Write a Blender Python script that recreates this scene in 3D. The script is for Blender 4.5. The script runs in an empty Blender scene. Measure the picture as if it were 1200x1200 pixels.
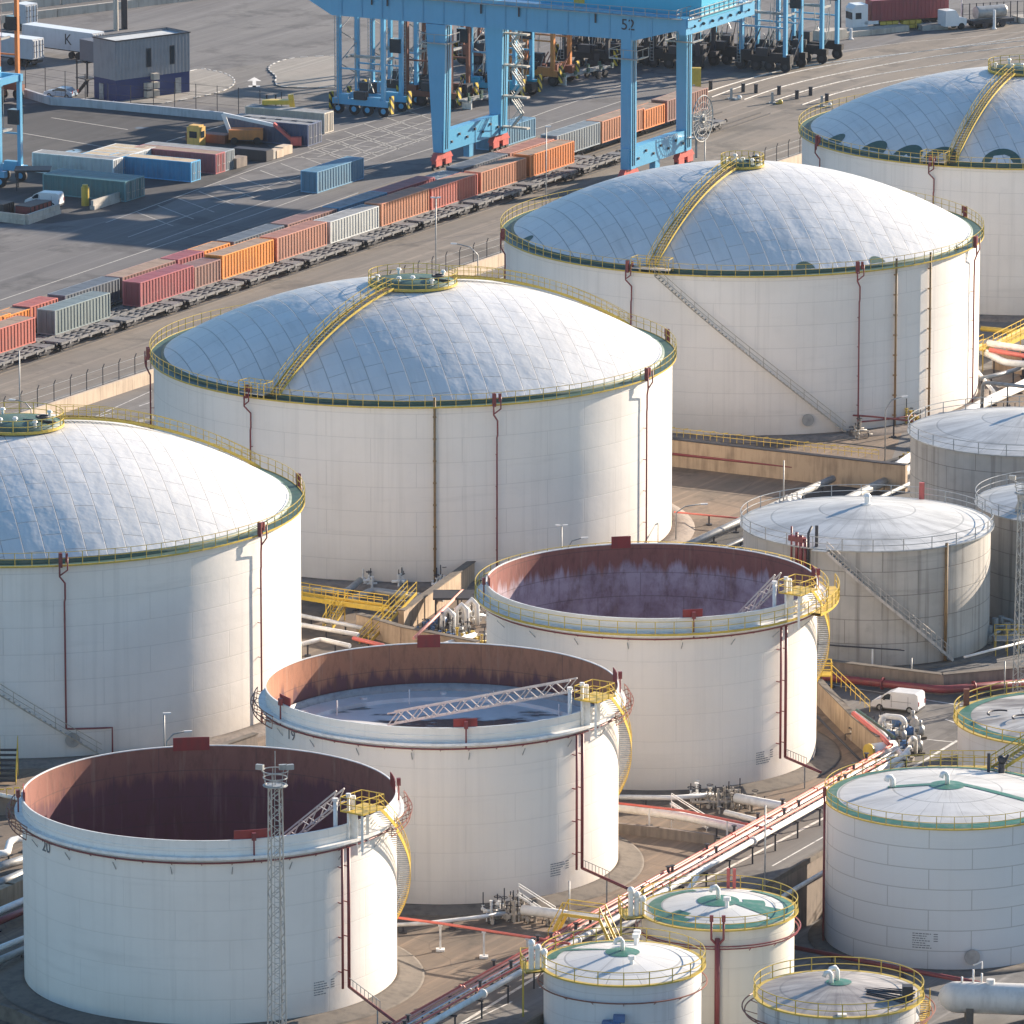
import bpy, math, random
from mathutils import Vector, Matrix
random.seed(7)
S = bpy.context.scene
COL = bpy.context.collection
R = math.radians
sin, cos, pi = math.sin, math.cos, math.pi
HC, FP, TH = 165.0, 8630.0, R(12.63)      # viewpoint height, focal length in 1200-pixel units, downward pitch
CT, ST = cos(TH), sin(TH)

def G(px, py, z=0.0):
    """world point at height z seen at photo coordinates px, py"""
    dx = px - 600; dy = FP*CT - (py-600)*ST; dz = -FP*ST - (py-600)*CT
    t = (z-HC)/dz
    return (dx*t, dy*t, z)

# ---------------------------------------------------------------- camera, sun, sky
cam = bpy.data.cameras.new('camera'); co = bpy.data.objects.new('camera', cam); COL.objects.link(co)
co.location = (0, 0, HC); co.rotation_euler = (pi/2-TH, 0, 0)
cam.sensor_width = 36; cam.lens = 36*FP/1200; cam.clip_start = 1; cam.clip_end = 12000
S.camera = co
AZ, EL = R(51), R(18.7)
sd = Vector((sin(AZ)*cos(EL), cos(AZ)*cos(EL), sin(EL)))
sun = bpy.data.lights.new('sun', 'SUN'); so = bpy.data.objects.new('sun', sun); COL.objects.link(so)
so.rotation_euler = sd.to_track_quat('Z', 'Y').to_euler(); so.location = (200, 200, 300)
sun.energy = 5.0; sun.angle = R(0.5); sun.color = (1.0, 0.85, 0.68)
W = bpy.data.worlds.new('World'); S.world = W; W.use_nodes = True
sk = W.node_tree.nodes.new('ShaderNodeTexSky'); sk.sky_type = 'NISHITA'; sk.sun_disc = False
sk.sun_elevation = EL; sk.sun_rotation = AZ; sk.air_density = 1.0; sk.dust_density = 0.4; sk.ozone_density = 2.1
bg = W.node_tree.nodes['Background']; hs = W.node_tree.nodes.new('ShaderNodeHueSaturation'); hs.inputs['Saturation'].default_value = 1.18; W.node_tree.links.new(sk.outputs[0], hs.inputs['Color']); W.node_tree.links.new(hs.outputs[0], bg.inputs[0]); bg.inputs[1].default_value = 0.088
S.view_settings.view_transform = 'Standard'; S.view_settings.look = 'None'
S.view_settings.exposure = 1.2; S.view_settings.gamma = 1

# ---------------------------------------------------------------- mesh builder
class MB:
    def __init__(s): s.v = []; s.f = []; s.sm = []; s.pr = []
    def add(s, vs, fs, smooth=False):
        b = len(s.v); s.pr.append((b, len(s.f))); s.v += [tuple(p) for p in vs]
        s.f += [tuple(b+i for i in f) for f in fs]; s.sm += [smooth]*len(fs); return s
    def box(s, c, d, rz=0.0):
        ca, sa = cos(rz), sin(rz); P = []
        for sx, sy, sz in ((-1,-1,-1),(1,-1,-1),(1,1,-1),(-1,1,-1),(-1,-1,1),(1,-1,1),(1,1,1),(-1,1,1)):
            x, y = sx*d[0]/2, sy*d[1]/2
            P.append((c[0]+x*ca-y*sa, c[1]+x*sa+y*ca, c[2]+sz*d[2]/2))
        return s.add(P, [(0,3,2,1),(4,5,6,7),(0,1,5,4),(1,2,6,5),(2,3,7,6),(3,0,4,7)])
    def beam(s, p, q, w, h, w2=None, h2=None):
        p, q = Vector(p), Vector(q); t = (q-p)
        if t.length < 1e-6: return s
        t.normalize(); up = Vector((0,0,1)) if abs(t.z) < .95 else Vector((0,1,0))
        a = t.cross(up).normalized(); b = a.cross(t).normalized(); w2 = w if w2 is None else w2; h2 = h if h2 is None else h2
        P = []
        for c, ww, hh in ((p,w,h),(q,w2,h2)):
            for i, j in ((-1,-1),(1,-1),(1,1),(-1,1)): P.append(c + a*(i*ww/2) + b*(j*hh/2))
        return s.add(P, [(0,1,2,3),(7,6,5,4),(0,4,5,1),(1,5,6,2),(2,6,7,3),(3,7,4,0)])
    def tube(s, pts, r, n=6, closed=False, cap=True):
        pts = [Vector(p) for p in pts]; m = len(pts)
        if m < 2: return s
        P = []; prev = None
        for i in range(m):
            if closed: t = (pts[(i+1) % m]-pts[i-1])
            elif i == 0: t = pts[1]-pts[0]
            elif i == m-1: t = pts[-1]-pts[-2]
            else: t = (pts[i+1]-pts[i]).normalized()+(pts[i]-pts[i-1]).normalized()
            if t.length < 1e-9: t = Vector((0,0,1))
            t.normalize()
            if prev is None:
                ref = Vector((0,0,1)) if abs(t.z) < .9 else Vector((1,0,0))
                a = t.cross(ref).normalized()
            else:
                a = prev - t*prev.dot(t)
                a = a.normalized() if a.length > 1e-6 else t.cross(Vector((0,0,1))).normalized()
            prev = a; b = t.cross(a)
            for k in range(n):
                an = 2*pi*(k+.5)/n; P.append(pts[i]+a*(r*cos(an))+b*(r*sin(an)))
        F = []
        for i in range(m if closed else m-1):
            j = (i+1) % m
            for k in range(n):
                l = (k+1) % n; F.append((i*n+k, i*n+l, j*n+l, j*n+k))
        nf = len(F)
        if cap and not closed: F += [tuple(range(n))[::-1], tuple((m-1)*n+k for k in range(n))]
        s.add(P, F, n > 5)
        if len(F) > nf:
            P2 = P[:n]+P[(m-1)*n:]; s.sm[-2:] = [False, False]
        return s
    def arc(s, c, rad, z, r, a0=0.0, a1=2*pi, seg=96, n=4):
        full = abs(a1-a0) > 2*pi-1e-3; k = seg if full else max(3, int(seg*abs(a1-a0)/(2*pi)))
        pts = [(c[0]+rad*sin(a0+(a1-a0)*i/k), c[1]-rad*cos(a0+(a1-a0)*i/k), z) for i in range(k if full else k+1)]
        return s.tube(pts, r, n, closed=full)
    def lathe(s, prof, c=(0,0,0), n=64, a0=0.0, a1=2*pi, smooth=True, closed=False):
        """profile of (radius, z); angle 0 is the front (-Y), growing towards +X"""
        full = abs(a1-a0) > 2*pi-1e-3; m = n if full else n+1; P = []; F = []
        for i in range(m):
            a = a0+(a1-a0)*i/n
            for r, z in prof: P.append((c[0]+r*sin(a), c[1]-r*cos(a), c[2]+z))
        k = len(prof)
        for i in range(n):
            j = (i+1) % m
            for q in range(k if closed else k-1):
                w = (q+1) % k; F.append((i*k+q, j*k+q, j*k+w, i*k+w))
        return s.add(P, F, smooth)
    def disc(s, c, r, n=32):
        P = [(c[0]+r*cos(2*pi*i/n), c[1]+r*sin(2*pi*i/n), c[2]) for i in range(n)]
        return s.add(P, [tuple(range(n))])
    def cyl(s, c, r, h, n=16, r2=None):
        r2 = r if r2 is None else r2
        P = [(c[0]+r*cos(2*pi*i/n), c[1]+r*sin(2*pi*i/n), c[2]) for i in range(n)]
        P += [(c[0]+r2*cos(2*pi*i/n), c[1]+r2*sin(2*pi*i/n), c[2]+h) for i in range(n)]
        s.add(P, [(i, (i+1) % n, n+(i+1) % n, n+i) for i in range(n)], True)
        s.add(P[:n], [tuple(range(n))[::-1]]); return s.add(P[n:], [tuple(range(n))])
    def wheel(s, c, r, w, ax, n=14):
        """cylinder with horizontal axis ax (2-vector)"""
        l = math.hypot(*ax); a = Vector((ax[0]/l, ax[1]/l, 0))*(w/2); c = Vector(c)
        return s.tube([c-a, c+a], r, n)
    def poly(s, pts): return s.add(pts, [tuple(range(len(pts)))])
    def prism(s, pts, z0, z1):
        n = len(pts); ar = sum(pts[i][0]*pts[(i+1) % n][1]-pts[(i+1) % n][0]*pts[i][1] for i in range(n))
        if ar < 0: pts = pts[::-1]
        P = [(p[0], p[1], z0) for p in pts]+[(p[0], p[1], z1) for p in pts]
        return s.add(P, [tuple(range(n))[::-1], tuple(range(n, 2*n))]+[(i, (i+1) % n, n+(i+1) % n, n+i) for i in range(n)])
    def profile(s, pts2, o, ax, d0, d1):
        """extrude a polygon (u along ax, z up) sideways from d0 to d1"""
        px = (-ax[1], ax[0]); n = len(pts2); P = []
        for d in (d0, d1):
            for u, z in pts2: P.append((o[0]+ax[0]*u+px[0]*d, o[1]+ax[1]*u+px[1]*d, o[2]+z))
        return s.add(P, [tuple(range(n)), tuple(range(n, 2*n))[::-1]]+[(i, n+i, n+(i+1) % n, (i+1) % n) for i in range(n)])
    def ball(s, c, r, n=10, m=6, sz=1.0):
        return s.lathe([(max(r*sin(pi*i/m), 1e-4), -r*sz*cos(pi*i/m)) for i in range(m+1)], c, n)
    def mesh(s, name, off=(0,0,0)):
        me = bpy.data.meshes.new(name)
        me.from_pydata([(x-off[0], y-off[1], z-off[2]) for x, y, z in s.v], [], s.f)
        me.polygons.foreach_set('use_smooth', s.sm); me.update(); return me

SPLIT = {'top_beam','engine_housing','platform_railing','landing_railing','cross_beam','treads','lug','bracket','spray_loop','roof_fitting','hand_wheel','valve','valve_stem','buffer','pipe_support','post','corner_guide','saddle','nozzle','flange','point_lever','barrier_block','wheel','air_conditioner','rolling_support','tail_light','headlight','body_panel','vent_stack','rib','lock_rod','arm'}
def pieces(mb):
    """groups of primitives that touch or nearly touch, each as a builder of its own"""
    pr = mb.pr+[(len(mb.v), len(mb.f))]; B = []
    for i in range(len(pr)-1):
        vs = mb.v[pr[i][0]:pr[i+1][0]]; B.append(([min(v[k] for v in vs) for k in range(3)], [max(v[k] for v in vs) for k in range(3)]))
    n = len(B); par = list(range(n))
    def find(a):
        while par[a] != a: par[a] = par[par[a]]; a = par[a]
        return a
    for i in range(n):
        for j in range(i+1, n):
            d = max(max(B[i][0][k]-B[j][1][k], B[j][0][k]-B[i][1][k]) for k in range(3))
            L = max(max(B[q][1][k]-B[q][0][k] for k in range(3)) for q in (i, j))
            if d < max(.02, L*.12): par[find(i)] = find(j)
    out = {}
    for i in range(n): out.setdefault(find(i), []).append(i)
    if len(out) < 2 or len(out) > 100: return [mb]
    R_ = []
    for g in out.values():
        o = MB()
        for i in g:
            a, f0 = pr[i]; b, f1 = pr[i+1]; o.add(mb.v[a:b], [tuple(q-a for q in f) for f in mb.f[f0:f1]]); o.sm[-(f1-f0):] = mb.sm[f0:f1]
        R_.append(o)
    return R_
def part(root, name, mb, m, label=None, local=False):
    if name in SPLIT and mb.pr:
        ps = pieces(mb)
        if len(ps) > 1: return [part_(root, name, p, m, label, local) for p in ps][0]
    return part_(root, name, mb, m, label, local)
def part_(root, name, mb, m, label=None, local=False):
    """mesh child; mb in world axes unless local; a root is never rotated unless it was built local"""
    off = (0,0,0)
    if not local:
        p = root
        off = Vector((0,0,0))
        while p is not None: off = off+Vector(p.location); p = p.parent
    o = bpy.data.objects.new(name, mb.mesh(name, off)); COL.objects.link(o); o.parent = root
    o.data.materials.append(m)
    if label: o['label'] = label
    return o
def thing(name, label, cat, loc=(0,0,0), rz=0.0, group=None):
    o = bpy.data.objects.new(name, None); COL.objects.link(o); o.location = loc; o.rotation_euler = (0,0,rz)
    o.empty_display_size = .5; o['label'] = label; o['category'] = cat
    if group: o['group'] = group
    return o
def solo(name, mb, m, label, cat, group=None):
    b = min(p[2] for p in mb.v); x = sum(p[0] for p in mb.v)/len(mb.v); y = sum(p[1] for p in mb.v)/len(mb.v)
    o = bpy.data.objects.new(name, mb.mesh(name, (x,y,b))); COL.objects.link(o); o.location = (x,y,b)
    o.data.materials.append(m); o['label'] = label; o['category'] = cat
    if group: o['group'] = group
    return o
def struct(name, mb, m, kind='structure', label=None):
    o = bpy.data.objects.new(name, mb.mesh(name)); COL.objects.link(o); o.data.materials.append(m); o['kind'] = kind
    if label: o['label'] = label
    return o
def copy_tree(o, parent=None):
    c = o.copy(); COL.objects.link(c); c.parent = parent
    for ch in list(o.children): copy_tree(ch, c)
    return c

# ---------------------------------------------------------------- materials
class NT:
    def __init__(s, name):
        s.m = bpy.data.materials.new(name); s.m.use_nodes = True; s.t = s.m.node_tree; s.n = s.t.nodes
        s.b = s.n['Principled BSDF']; s.tc = None
    def new(s, t, **k):
        n = s.n.new(t)
        for a, v in k.items(): setattr(n, a, v)
        return n
    def L(s, a, b): s.t.links.new(a, b)
    def obj(s):
        if s.tc is None: s.tc = s.new('ShaderNodeTexCoord')
        return s.tc.outputs['Object']
    def math(s, op, a, b=None, c=None):
        n = s.new('ShaderNodeMath', operation=op)
        for i, v in enumerate((a, b, c)):
            if v is None: continue
            if isinstance(v, (int, float)): n.inputs[i].default_value = v
            else: s.L(v, n.inputs[i])
        return n.outputs[0]
    def sep(s, v):
        n = s.new('ShaderNodeSeparateXYZ'); s.L(v, n.inputs[0]); return n.outputs
    def comb(s, x, y, z=0.0):
        n = s.new('ShaderNodeCombineXYZ')
        for i, v in enumerate((x, y, z)):
            if isinstance(v, (int, float)): n.inputs[i].default_value = v
            else: s.L(v, n.inputs[i])
        return n.outputs[0]
    def noise(s, vec, scale, detail=4, rough=.55, sc=None):
        if sc:
            mp = s.new('ShaderNodeMapping'); s.L(vec, mp.inputs[0]); mp.inputs['Scale'].default_value = sc; vec = mp.outputs[0]
        n = s.new('ShaderNodeTexNoise'); s.L(vec, n.inputs['Vector']); n.inputs['Scale'].default_value = scale
        n.inputs['Detail'].default_value = detail; n.inputs['Roughness'].default_value = rough; return n.outputs[0]
    def ramp(s, v, a, b, o0=0.0, o1=1.0):
        n = s.new('ShaderNodeMapRange'); s.L(v, n.inputs[0]); n.inputs[1].default_value = a; n.inputs[2].default_value = b
        n.inputs[3].default_value = o0; n.inputs[4].default_value = o1; return n.outputs[0]
    def mix(s, f, a, b):
        n = s.new('ShaderNodeMix', data_type='RGBA')
        if isinstance(f, (int, float)): n.inputs[0].default_value = f
        else: s.L(f, n.inputs[0])
        for i, v in ((6, a), (7, b)):
            if isinstance(v, tuple): n.inputs[i].default_value = (*v[:3], 1)
            else: s.L(v, n.inputs[i])
        return n.outputs[2]
    def brick(s, vec, w, h, mortar=.03, off=.5):
        n = s.new('ShaderNodeTexBrick'); s.L(vec, n.inputs['Vector']); n.offset = off
        n.inputs['Scale'].default_value = 1; n.inputs['Brick Width'].default_value = w; n.inputs['Row Height'].default_value = h
        n.inputs['Mortar Size'].default_value = mortar; n.inputs['Mortar Smooth'].default_value = .3
        n.inputs['Color1'].default_value = (0,0,0,1); n.inputs['Color2'].default_value = (1,1,1,1); n.inputs['Mortar'].default_value = (.5,.5,.5,1)
        return n.outputs['Fac'], n.outputs['Color']
    def bump(s, h, dist=.03, strength=1.0):
        n = s.new('ShaderNodeBump'); s.L(h, n.inputs['Height']); n.inputs['Distance'].default_value = dist
        n.inputs['Strength'].default_value = strength; s.L(n.outputs[0], s.b.inputs['Normal'])
    def done(s, col, rough=.6, metal=0.0):
        if isinstance(col, tuple): s.b.inputs['Base Color'].default_value = (*col[:3], 1)
        else: s.L(col, s.b.inputs['Base Color'])
        s.b.inputs['Roughness'].default_value = rough; s.b.inputs['Metallic'].default_value = metal
        return s.m

_mc = {}
def paint(name, col, rough=.5, var=.18, scale=1.2, dirt=None, metal=0.0, drips=True):
    """painted or weathered surface: patchy tone, grime in vertical drips"""
    if name in _mc: return _mc[name]
    t = NT(name); o = t.obj(); n1 = t.noise(o, scale, 5)
    n2 = t.noise(o, 1.0, 4, sc=(2.2,2.2,.25) if drips else (1.5,1.5,1.5))
    f = t.math('ADD', t.math('MULTIPLY', n1, .5), t.math('MULTIPLY', n2, .5))
    d = dirt or tuple(c*.45+.02 for c in col)
    c = t.mix(t.math('MULTIPLY', t.ramp(f, .46, .70), min(1, var*3.5)), col, d)
    _mc[name] = t.done(c, rough, metal); return _mc[name]
def flat(name, col, rough=.5, metal=0.0):
    if name in _mc: return _mc[name]
    t = NT(name); n = t.noise(t.obj(), 3.0, 3)
    _mc[name] = t.done(t.mix(t.ramp(n, .35, .7, 0, .35), col, tuple(c*.6 for c in col)), rough, metal); return _mc[name]

def shell_mat(name, col, rad, w=8.5, h=2.4, seam=.25, streak=.3, dirt=(.35,.31,.27), blue=0.0, seed=0.0, base_dirt=.25, height=16.0, bumpd=.012):
    t = NT(name); x, y, z = t.sep(t.obj())
    u = t.math('MULTIPLY', t.math('ARCTAN2', y, x), rad); vec = t.comb(u, z, seed)
    fac, cc = t.brick(vec, w, h, .045)
    n1 = t.noise(vec, .12, 5, .6); n2 = t.noise(vec, 1.0, 4, .6, sc=(1.5,.04,1)); n3 = t.noise(vec, .55, 5, .65); n4 = t.noise(vec, 1.0, 5, .65, sc=(.05,.5,1))
    c = t.mix(t.math('MULTIPLY', t.ramp(n1, .42, .75), .6*streak+.06), col, dirt)
    c = t.mix(t.math('MULTIPLY', t.ramp(n2, .50, .78), streak), c, dirt)
    c = t.mix(t.math('MULTIPLY', t.ramp(n3, .62, .85), .45*streak), c, tuple(v*.7 for v in dirt))
    c = t.mix(t.math('MULTIPLY', t.ramp(n4, .60, .72), .35*streak+.06), c, tuple(v*.75 for v in dirt))
    lo = t.ramp(z, 0.0, height*.25, 1.0, 0.0)
    c = t.mix(t.math('MULTIPLY', t.math('MULTIPLY', lo, base_dirt), t.ramp(n1, .3, .7, .3, 1)), c, (.42,.34,.26))
    c = t.mix(t.math('MULTIPLY', fac, seam), c, tuple(v*.6 for v in dirt))
    hh = t.math('ADD', t.math('MULTIPLY', n1, 2.2), t.math('MULTIPLY', fac, -.5))
    t.bump(hh, bumpd*8, .35)
    return t.done(c, .55)
def dome_mat(name, col, seed=0.0, dirt=(.45,.45,.44)):
    t = NT(name); x, y, z = t.sep(t.obj())
    a = R(-14); ca, sa = cos(a), sin(a)
    v = t.math('ADD', t.math('MULTIPLY', x, ca), t.math('MULTIPLY', y, -sa))
    u = t.math('ADD', t.math('MULTIPLY', x, sa), t.math('MULTIPLY', y, ca))
    vec = t.comb(u, v, seed)
    fac, cc = t.brick(vec, 3.7, 1.85, .045)
    n1 = t.noise(vec, .10, 5, .6); n3 = t.noise(vec, .33, 2, .45, sc=(.5,1,1)); n2 = t.noise(vec, 1.0, 4, .6, sc=(.12,1.1,1))
    c = t.mix(t.ramp(n1, .45, .75, 0, .30), col, dirt)
    c = t.mix(t.ramp(n2, .52, .8, 0, .35), c, tuple(q*.8 for q in dirt))
    sh = t.sep(cc)[0]
    c = t.mix(t.math('MULTIPLY', sh, .2), c, dirt)
    c = t.mix(t.math('MULTIPLY', fac, .5), c, (.20,.19,.18))
    # shingled sheets: each strip tilts slightly, dented between its seams
    fr = t.math('FRACT', t.math('DIVIDE', v, 1.85))
    h = t.math('ADD', t.math('MULTIPLY', n3, .20), t.math('MULTIPLY', fr, .20))
    h = t.math('ADD', h, t.math('MULTIPLY', fac, -.12)); h = t.math('ADD', h, t.math('MULTIPLY', sh, .05)); h = t.math('ADD', h, t.math('MULTIPLY', n1, .5))
    fr2 = t.math('FRACT', t.math('DIVIDE', t.math('ADD', u, t.math('MULTIPLY', t.math('FLOOR', t.math('DIVIDE', v, 1.85)), 1.85)), 3.7)); h = t.math('ADD', h, t.math('MULTIPLY', fr2, .16))
    t.bump(h, .72, .85)
    return t.done(c, .5)
def rust_mat(name, top, low, band, rad, seed=0.0, lilac=None):
    """inside of an open tank: top band, lower wall, drips between"""
    t = NT(name); x, y, z = t.sep(t.obj()); u = t.math('MULTIPLY', t.math('ARCTAN2', y, x), rad); vec = t.comb(u, z, seed)
    n = t.noise(vec, 1.0, 5, .65, sc=(.9,.06,1)); n2 = t.noise(vec, .3, 5, .65); n3 = t.noise(vec, 1.4, 5, .7, sc=(1,.35,1))
    edge = t.math('ADD', z, t.math('MULTIPLY', n, 5.0)); f = t.ramp(edge, band+2.2, band+3.0)
    lo = low
    if lilac: lo = t.mix(t.ramp(n2, .30, .56), low, lilac)
    c = t.mix(f, lo, top)
    c = t.mix(t.ramp(n3, .48, .72, 0, .6), c, tuple(q*.45 for q in (top)))
    c = t.mix(t.ramp(n, .56, .75, 0, .35), c, (.50,.36,.26))
    fac, _ = t.brick(vec, 8, 2.2, .05); c = t.mix(t.math('MULTIPLY', fac, .4), c, (.08,.05,.05))
    t.bump(n3, .05, .4)
    return t.done(c, .8)
def cone_mat(name, col, dirt, amount=.4, sect=28, seed=0.0, wedge=None):
    t = NT(name); x, y, z = t.sep(t.obj()); ang = t.math('ARCTAN2', y, x)
    rr = t.math('SQRT', t.math('ADD', t.math('MULTIPLY', x, x), t.math('MULTIPLY', y, y)))
    vec = t.comb(t.math('MULTIPLY', ang, sect/(2*pi)), t.math('MULTIPLY', rr, .22), 0.0)
    fac, cc = t.brick(vec, 1.0, 1.0, .02)
    p = t.comb(x, y, seed); n = t.noise(p, .22, 5, .65, sc=(.6,1.6,1)); n2 = t.noise(t.comb(ang, t.math('MULTIPLY', rr, .08), seed), 4.0, 5, .6, sc=(1.6,.5,1))
    c = t.mix(t.ramp(n, .45, .68, 0, amount), col, dirt)
    c = t.mix(t.ramp(n2, .5, .72, 0, amount), c, dirt)
    c = t.mix(t.math('MULTIPLY', t.sep(cc)[0], .15), c, dirt)
    c = t.mix(t.math('MULTIPLY', fac, .45), c, (.16,.16,.15))
    t.bump(t.math('ADD', t.math('MULTIPLY', n, .6), t.math('MULTIPLY', fac, -.3)), .06, .5)
    return t.done(c, .5)

M = {}
M['yellow'] = paint('yellow_paint', (.56,.40,.06), .45, .15, 2)
M['yellow2'] = paint('bright_yellow_paint', (.66,.45,.06), .4, .1, 2)
M['green'] = paint('green_walkway_paint', (.04,.10,.075), .55, .3, .8, dirt=(.10,.13,.11), drips=False)
M['red'] = paint('red_pipe_paint', (.22,.04,.045), .45, .2, 1.5)
M['redbox'] = paint('dark_red_plate_paint', (.30,.03,.03), .5, .2, 1)
M['redrack'] = paint('bright_red_pipe_paint', (.66,.15,.115), .4, .15, 1.0, drips=False)
M['pink'] = paint('faded_pink_pipe_paint', (.72,.32,.26), .5, .15, 1.0, drips=False)
M['white'] = paint('white_pipe_paint', (.85,.835,.80), .5, .15, 1, dirt=(.4,.37,.33), drips=False)
M['galv'] = paint('galvanised_steel', (.37,.375,.37), .45, .25, 2, metal=.2, drips=False)
M['dark'] = flat('dark_steel', (.035,.035,.045), .6)
M['black'] = flat('black_rubber', (.018,.018,.022), .8)
M['brown'] = paint('brown_pipe_paint', (.28,.17,.07), .6, .3, 1)
M['blue'] = paint('crane_blue_paint', (.095,.37,.60), .33, .08, .4, dirt=(.05,.24,.42)); M['blue'].node_tree.nodes['Principled BSDF'].inputs['Specular IOR Level'].default_value = .9
M['teal'] = paint('bright_teal_paint', (.05,.42,.62), .4, .05, .4, dirt=(.03,.3,.45))
M['craneRed'] = paint('bogie_red_paint', (.62,.12,.10), .5, .25, 1)
M['orange'] = paint('carrier_orange_paint', (.60,.22,.06), .5, .2, .6)
M['oxide'] = paint('oxide_brown_paint', (.23,.08,.05), .6, .2, .6)
M['conc'] = paint('pale_concrete', (.50,.46,.40), .9, .3, .5, dirt=(.3,.26,.22))
M['beige'] = paint('beige_concrete_wall', (.62,.50,.38), .9, .25, .4, dirt=(.4,.31,.23))
M['ochre'] = paint('ochre_bund_wall', (.45,.34,.235), .9, .35, .35, dirt=(.22,.16,.11))
M['bund'] = paint('grey_bund_wall', (.24,.20,.17), .9, .35, .5, dirt=(.12,.1,.09))
M['cabin'] = paint('amber_cabin_paint', (.75,.45,.12), .5, .15, 1)
M['glass'] = flat('dark_glass', (.02,.035,.05), .15)
M['white2'] = paint('vehicle_white_paint', (.75,.76,.77), .3, .06, .6)
M['line'] = paint('road_marking_paint', (.72,.70,.66), .8, .3, 1.5, dirt=(.35,.34,.33), drips=False)
M['pblue'] = paint('pump_blue_paint', (.06,.15,.33), .5, .2, 1)
M['gold'] = paint('insulated_pipe_cladding', (.42,.38,.33), .5, .2, 1)
PZ = -5.5
M['conc2'] = paint('apron_concrete', (.17,.145,.12), .9, .5, .6, dirt=(.08,.07,.06), drips=False)
# ================================================================ ground and its paving
def asphalt(name, c0, c1, c2, streakdir=None, puddle=0.0, big=.012, crack=False, rough=.9):
    t = NT(name); o = t.obj(); x, y, z = t.sep(o)
    a = math.atan2(TD[1], TD[0]); ca, sa = cos(a), sin(a)
    u = t.math('ADD', t.math('MULTIPLY', x, ca), t.math('MULTIPLY', y, sa)); v = t.math('ADD', t.math('MULTIPLY', x, -sa), t.math('MULTIPLY', y, ca))
    uv = t.comb(u, v, 0)
    n1 = t.noise(o, big, 6, .6); n2 = t.noise(uv, 1.0, 5, .6, sc=(.02,.28,1)); n3 = t.noise(o, .5, 5, .7); n4 = t.noise(uv, 1.0, 3, .6, sc=(.008,.9,1))
    c = t.mix(t.ramp(n1, .40, .62), c0, c1); c = t.mix(t.ramp(n2, .46, .70, 0, .75), c, c2)
    c = t.mix(t.ramp(n4, .52, .70, 0, .55), c, tuple(q*1.6 for q in c0)); c = t.mix(t.ramp(n3, .50, .80, 0, .5), c, tuple(q*.5 for q in c1))
    n5 = t.noise(uv, 1.0, 4, .65, sc=(.05,2.2,1)); c = t.mix(t.ramp(n5, .55, .75, 0, .45), c, tuple(q*.55 for q in c0)); n6 = t.noise(o, .09, 5, .7); c = t.mix(t.ramp(n6, .54, .62, 0, .6), c, tuple(q*.6 for q in c2))
    if crack:
        vo = t.new('ShaderNodeTexVoronoi', feature='DISTANCE_TO_EDGE'); t.L(o, vo.inputs['Vector']); vo.inputs['Scale'].default_value = .16
        c = t.mix(t.ramp(vo.outputs['Distance'], 0, .012, .5, 0), c, tuple(q*.4 for q in c1))
    if puddle: c = t.mix(t.ramp(t.noise(o, .05, 3, .5), puddle, puddle+.02), c, (.04,.045,.05))
    t.bump(n3, .02, .3); return t.done(c, rough)
g0, g1 = G(3,438), G(858,150)
_d = Vector((g1[0]-g0[0], g1[1]-g0[1])).normalized(); TD = (_d.x, _d.y)          # direction of the railway
ND = (-TD[1], TD[0])                                                           # away from the tanks
TA = math.atan2(TD[1], TD[0])
def off(p, along=0.0, away=0.0, z=None): return (p[0]+TD[0]*along+ND[0]*away, p[1]+TD[1]*along+ND[1]*away, p[2] if z is None else z)

A_ = asphalt('asphalt_yard', (.125,.121,.124), (.165,.16,.158), (.08,.08,.088), big=.02)
B_ = asphalt('dusty_track_ground', (.215,.18,.145), (.17,.15,.13), (.12,.108,.095), big=.03)
C_ = asphalt('bund_floor_earth', (.215,.155,.11), (.15,.118,.09), (.09,.075,.062), big=.05, crack=True)
D_ = asphalt('dark_asphalt_patch', (.05,.05,.055), (.08,.078,.077), (.035,.037,.043), big=.03, puddle=.66)
F_ = asphalt('pit_floor_concrete', (.22,.21,.20), (.17,.165,.16), (.12,.12,.12), big=.05)
R_ = asphalt('road_asphalt', (.15,.142,.135), (.185,.172,.16), (.10,.096,.095), big=.05)
L_ = asphalt('light_paving', (.27,.25,.22), (.30,.27,.24), (.22,.21,.19), big=.05)
PE0, PE1 = G(560,1237), G(1290,811)
pit = [PE0, PE1, (110,575,0), (15,470,0)]
# ground sheet with the sunken compound cut out
mb = MB(); outer = [(-3500,-600,0), (-3500,5500,0), (4500,5500,0), (4500,-600,0)]
pp = [pit[0], pit[1], pit[2], pit[3]]
mb.add([*outer, *pp], [(7,4,1,0),(4,5,2,1),(5,6,3,2),(6,7,0,3)])
struct('ground', mb, R_)
mb = MB(); mb.poly([(p[0], p[1], PZ) for p in pit]); struct('sunken_floor', mb, F_)
for i in range(4):
    a, b = pit[i], pit[(i+1) % 4]; mb = MB(); mb.add([(a[0],a[1],-.02),(b[0],b[1],-.02),(b[0],b[1],PZ),(a[0],a[1],PZ)], [(0,1,2,3)])
    struct('sunken_floor_edge', mb, M['bund'])
mb = MB(); a, b = Vector(PE0), Vector(PE1); mb.beam(a+Vector((0,0,.22)), b+Vector((0,0,.22)), .3, .44)
solo('retaining_curb', mb, M['conc2'], 'low grey curb along the edge between the road and the sunken compound', 'curb')
mb = MB(); d = (b-a).normalized(); s = Vector((d.y, -d.x, 0))
for k in (2.2,): mb.tube([a+s*.9+Vector((0,0,-1.0)), b+s*.9+Vector((0,0,-1.0))], .2, 8)
solo('white_pipe', mb, M['white'], 'white pipe along the dark wall of the sunken compound', 'pipe')

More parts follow.
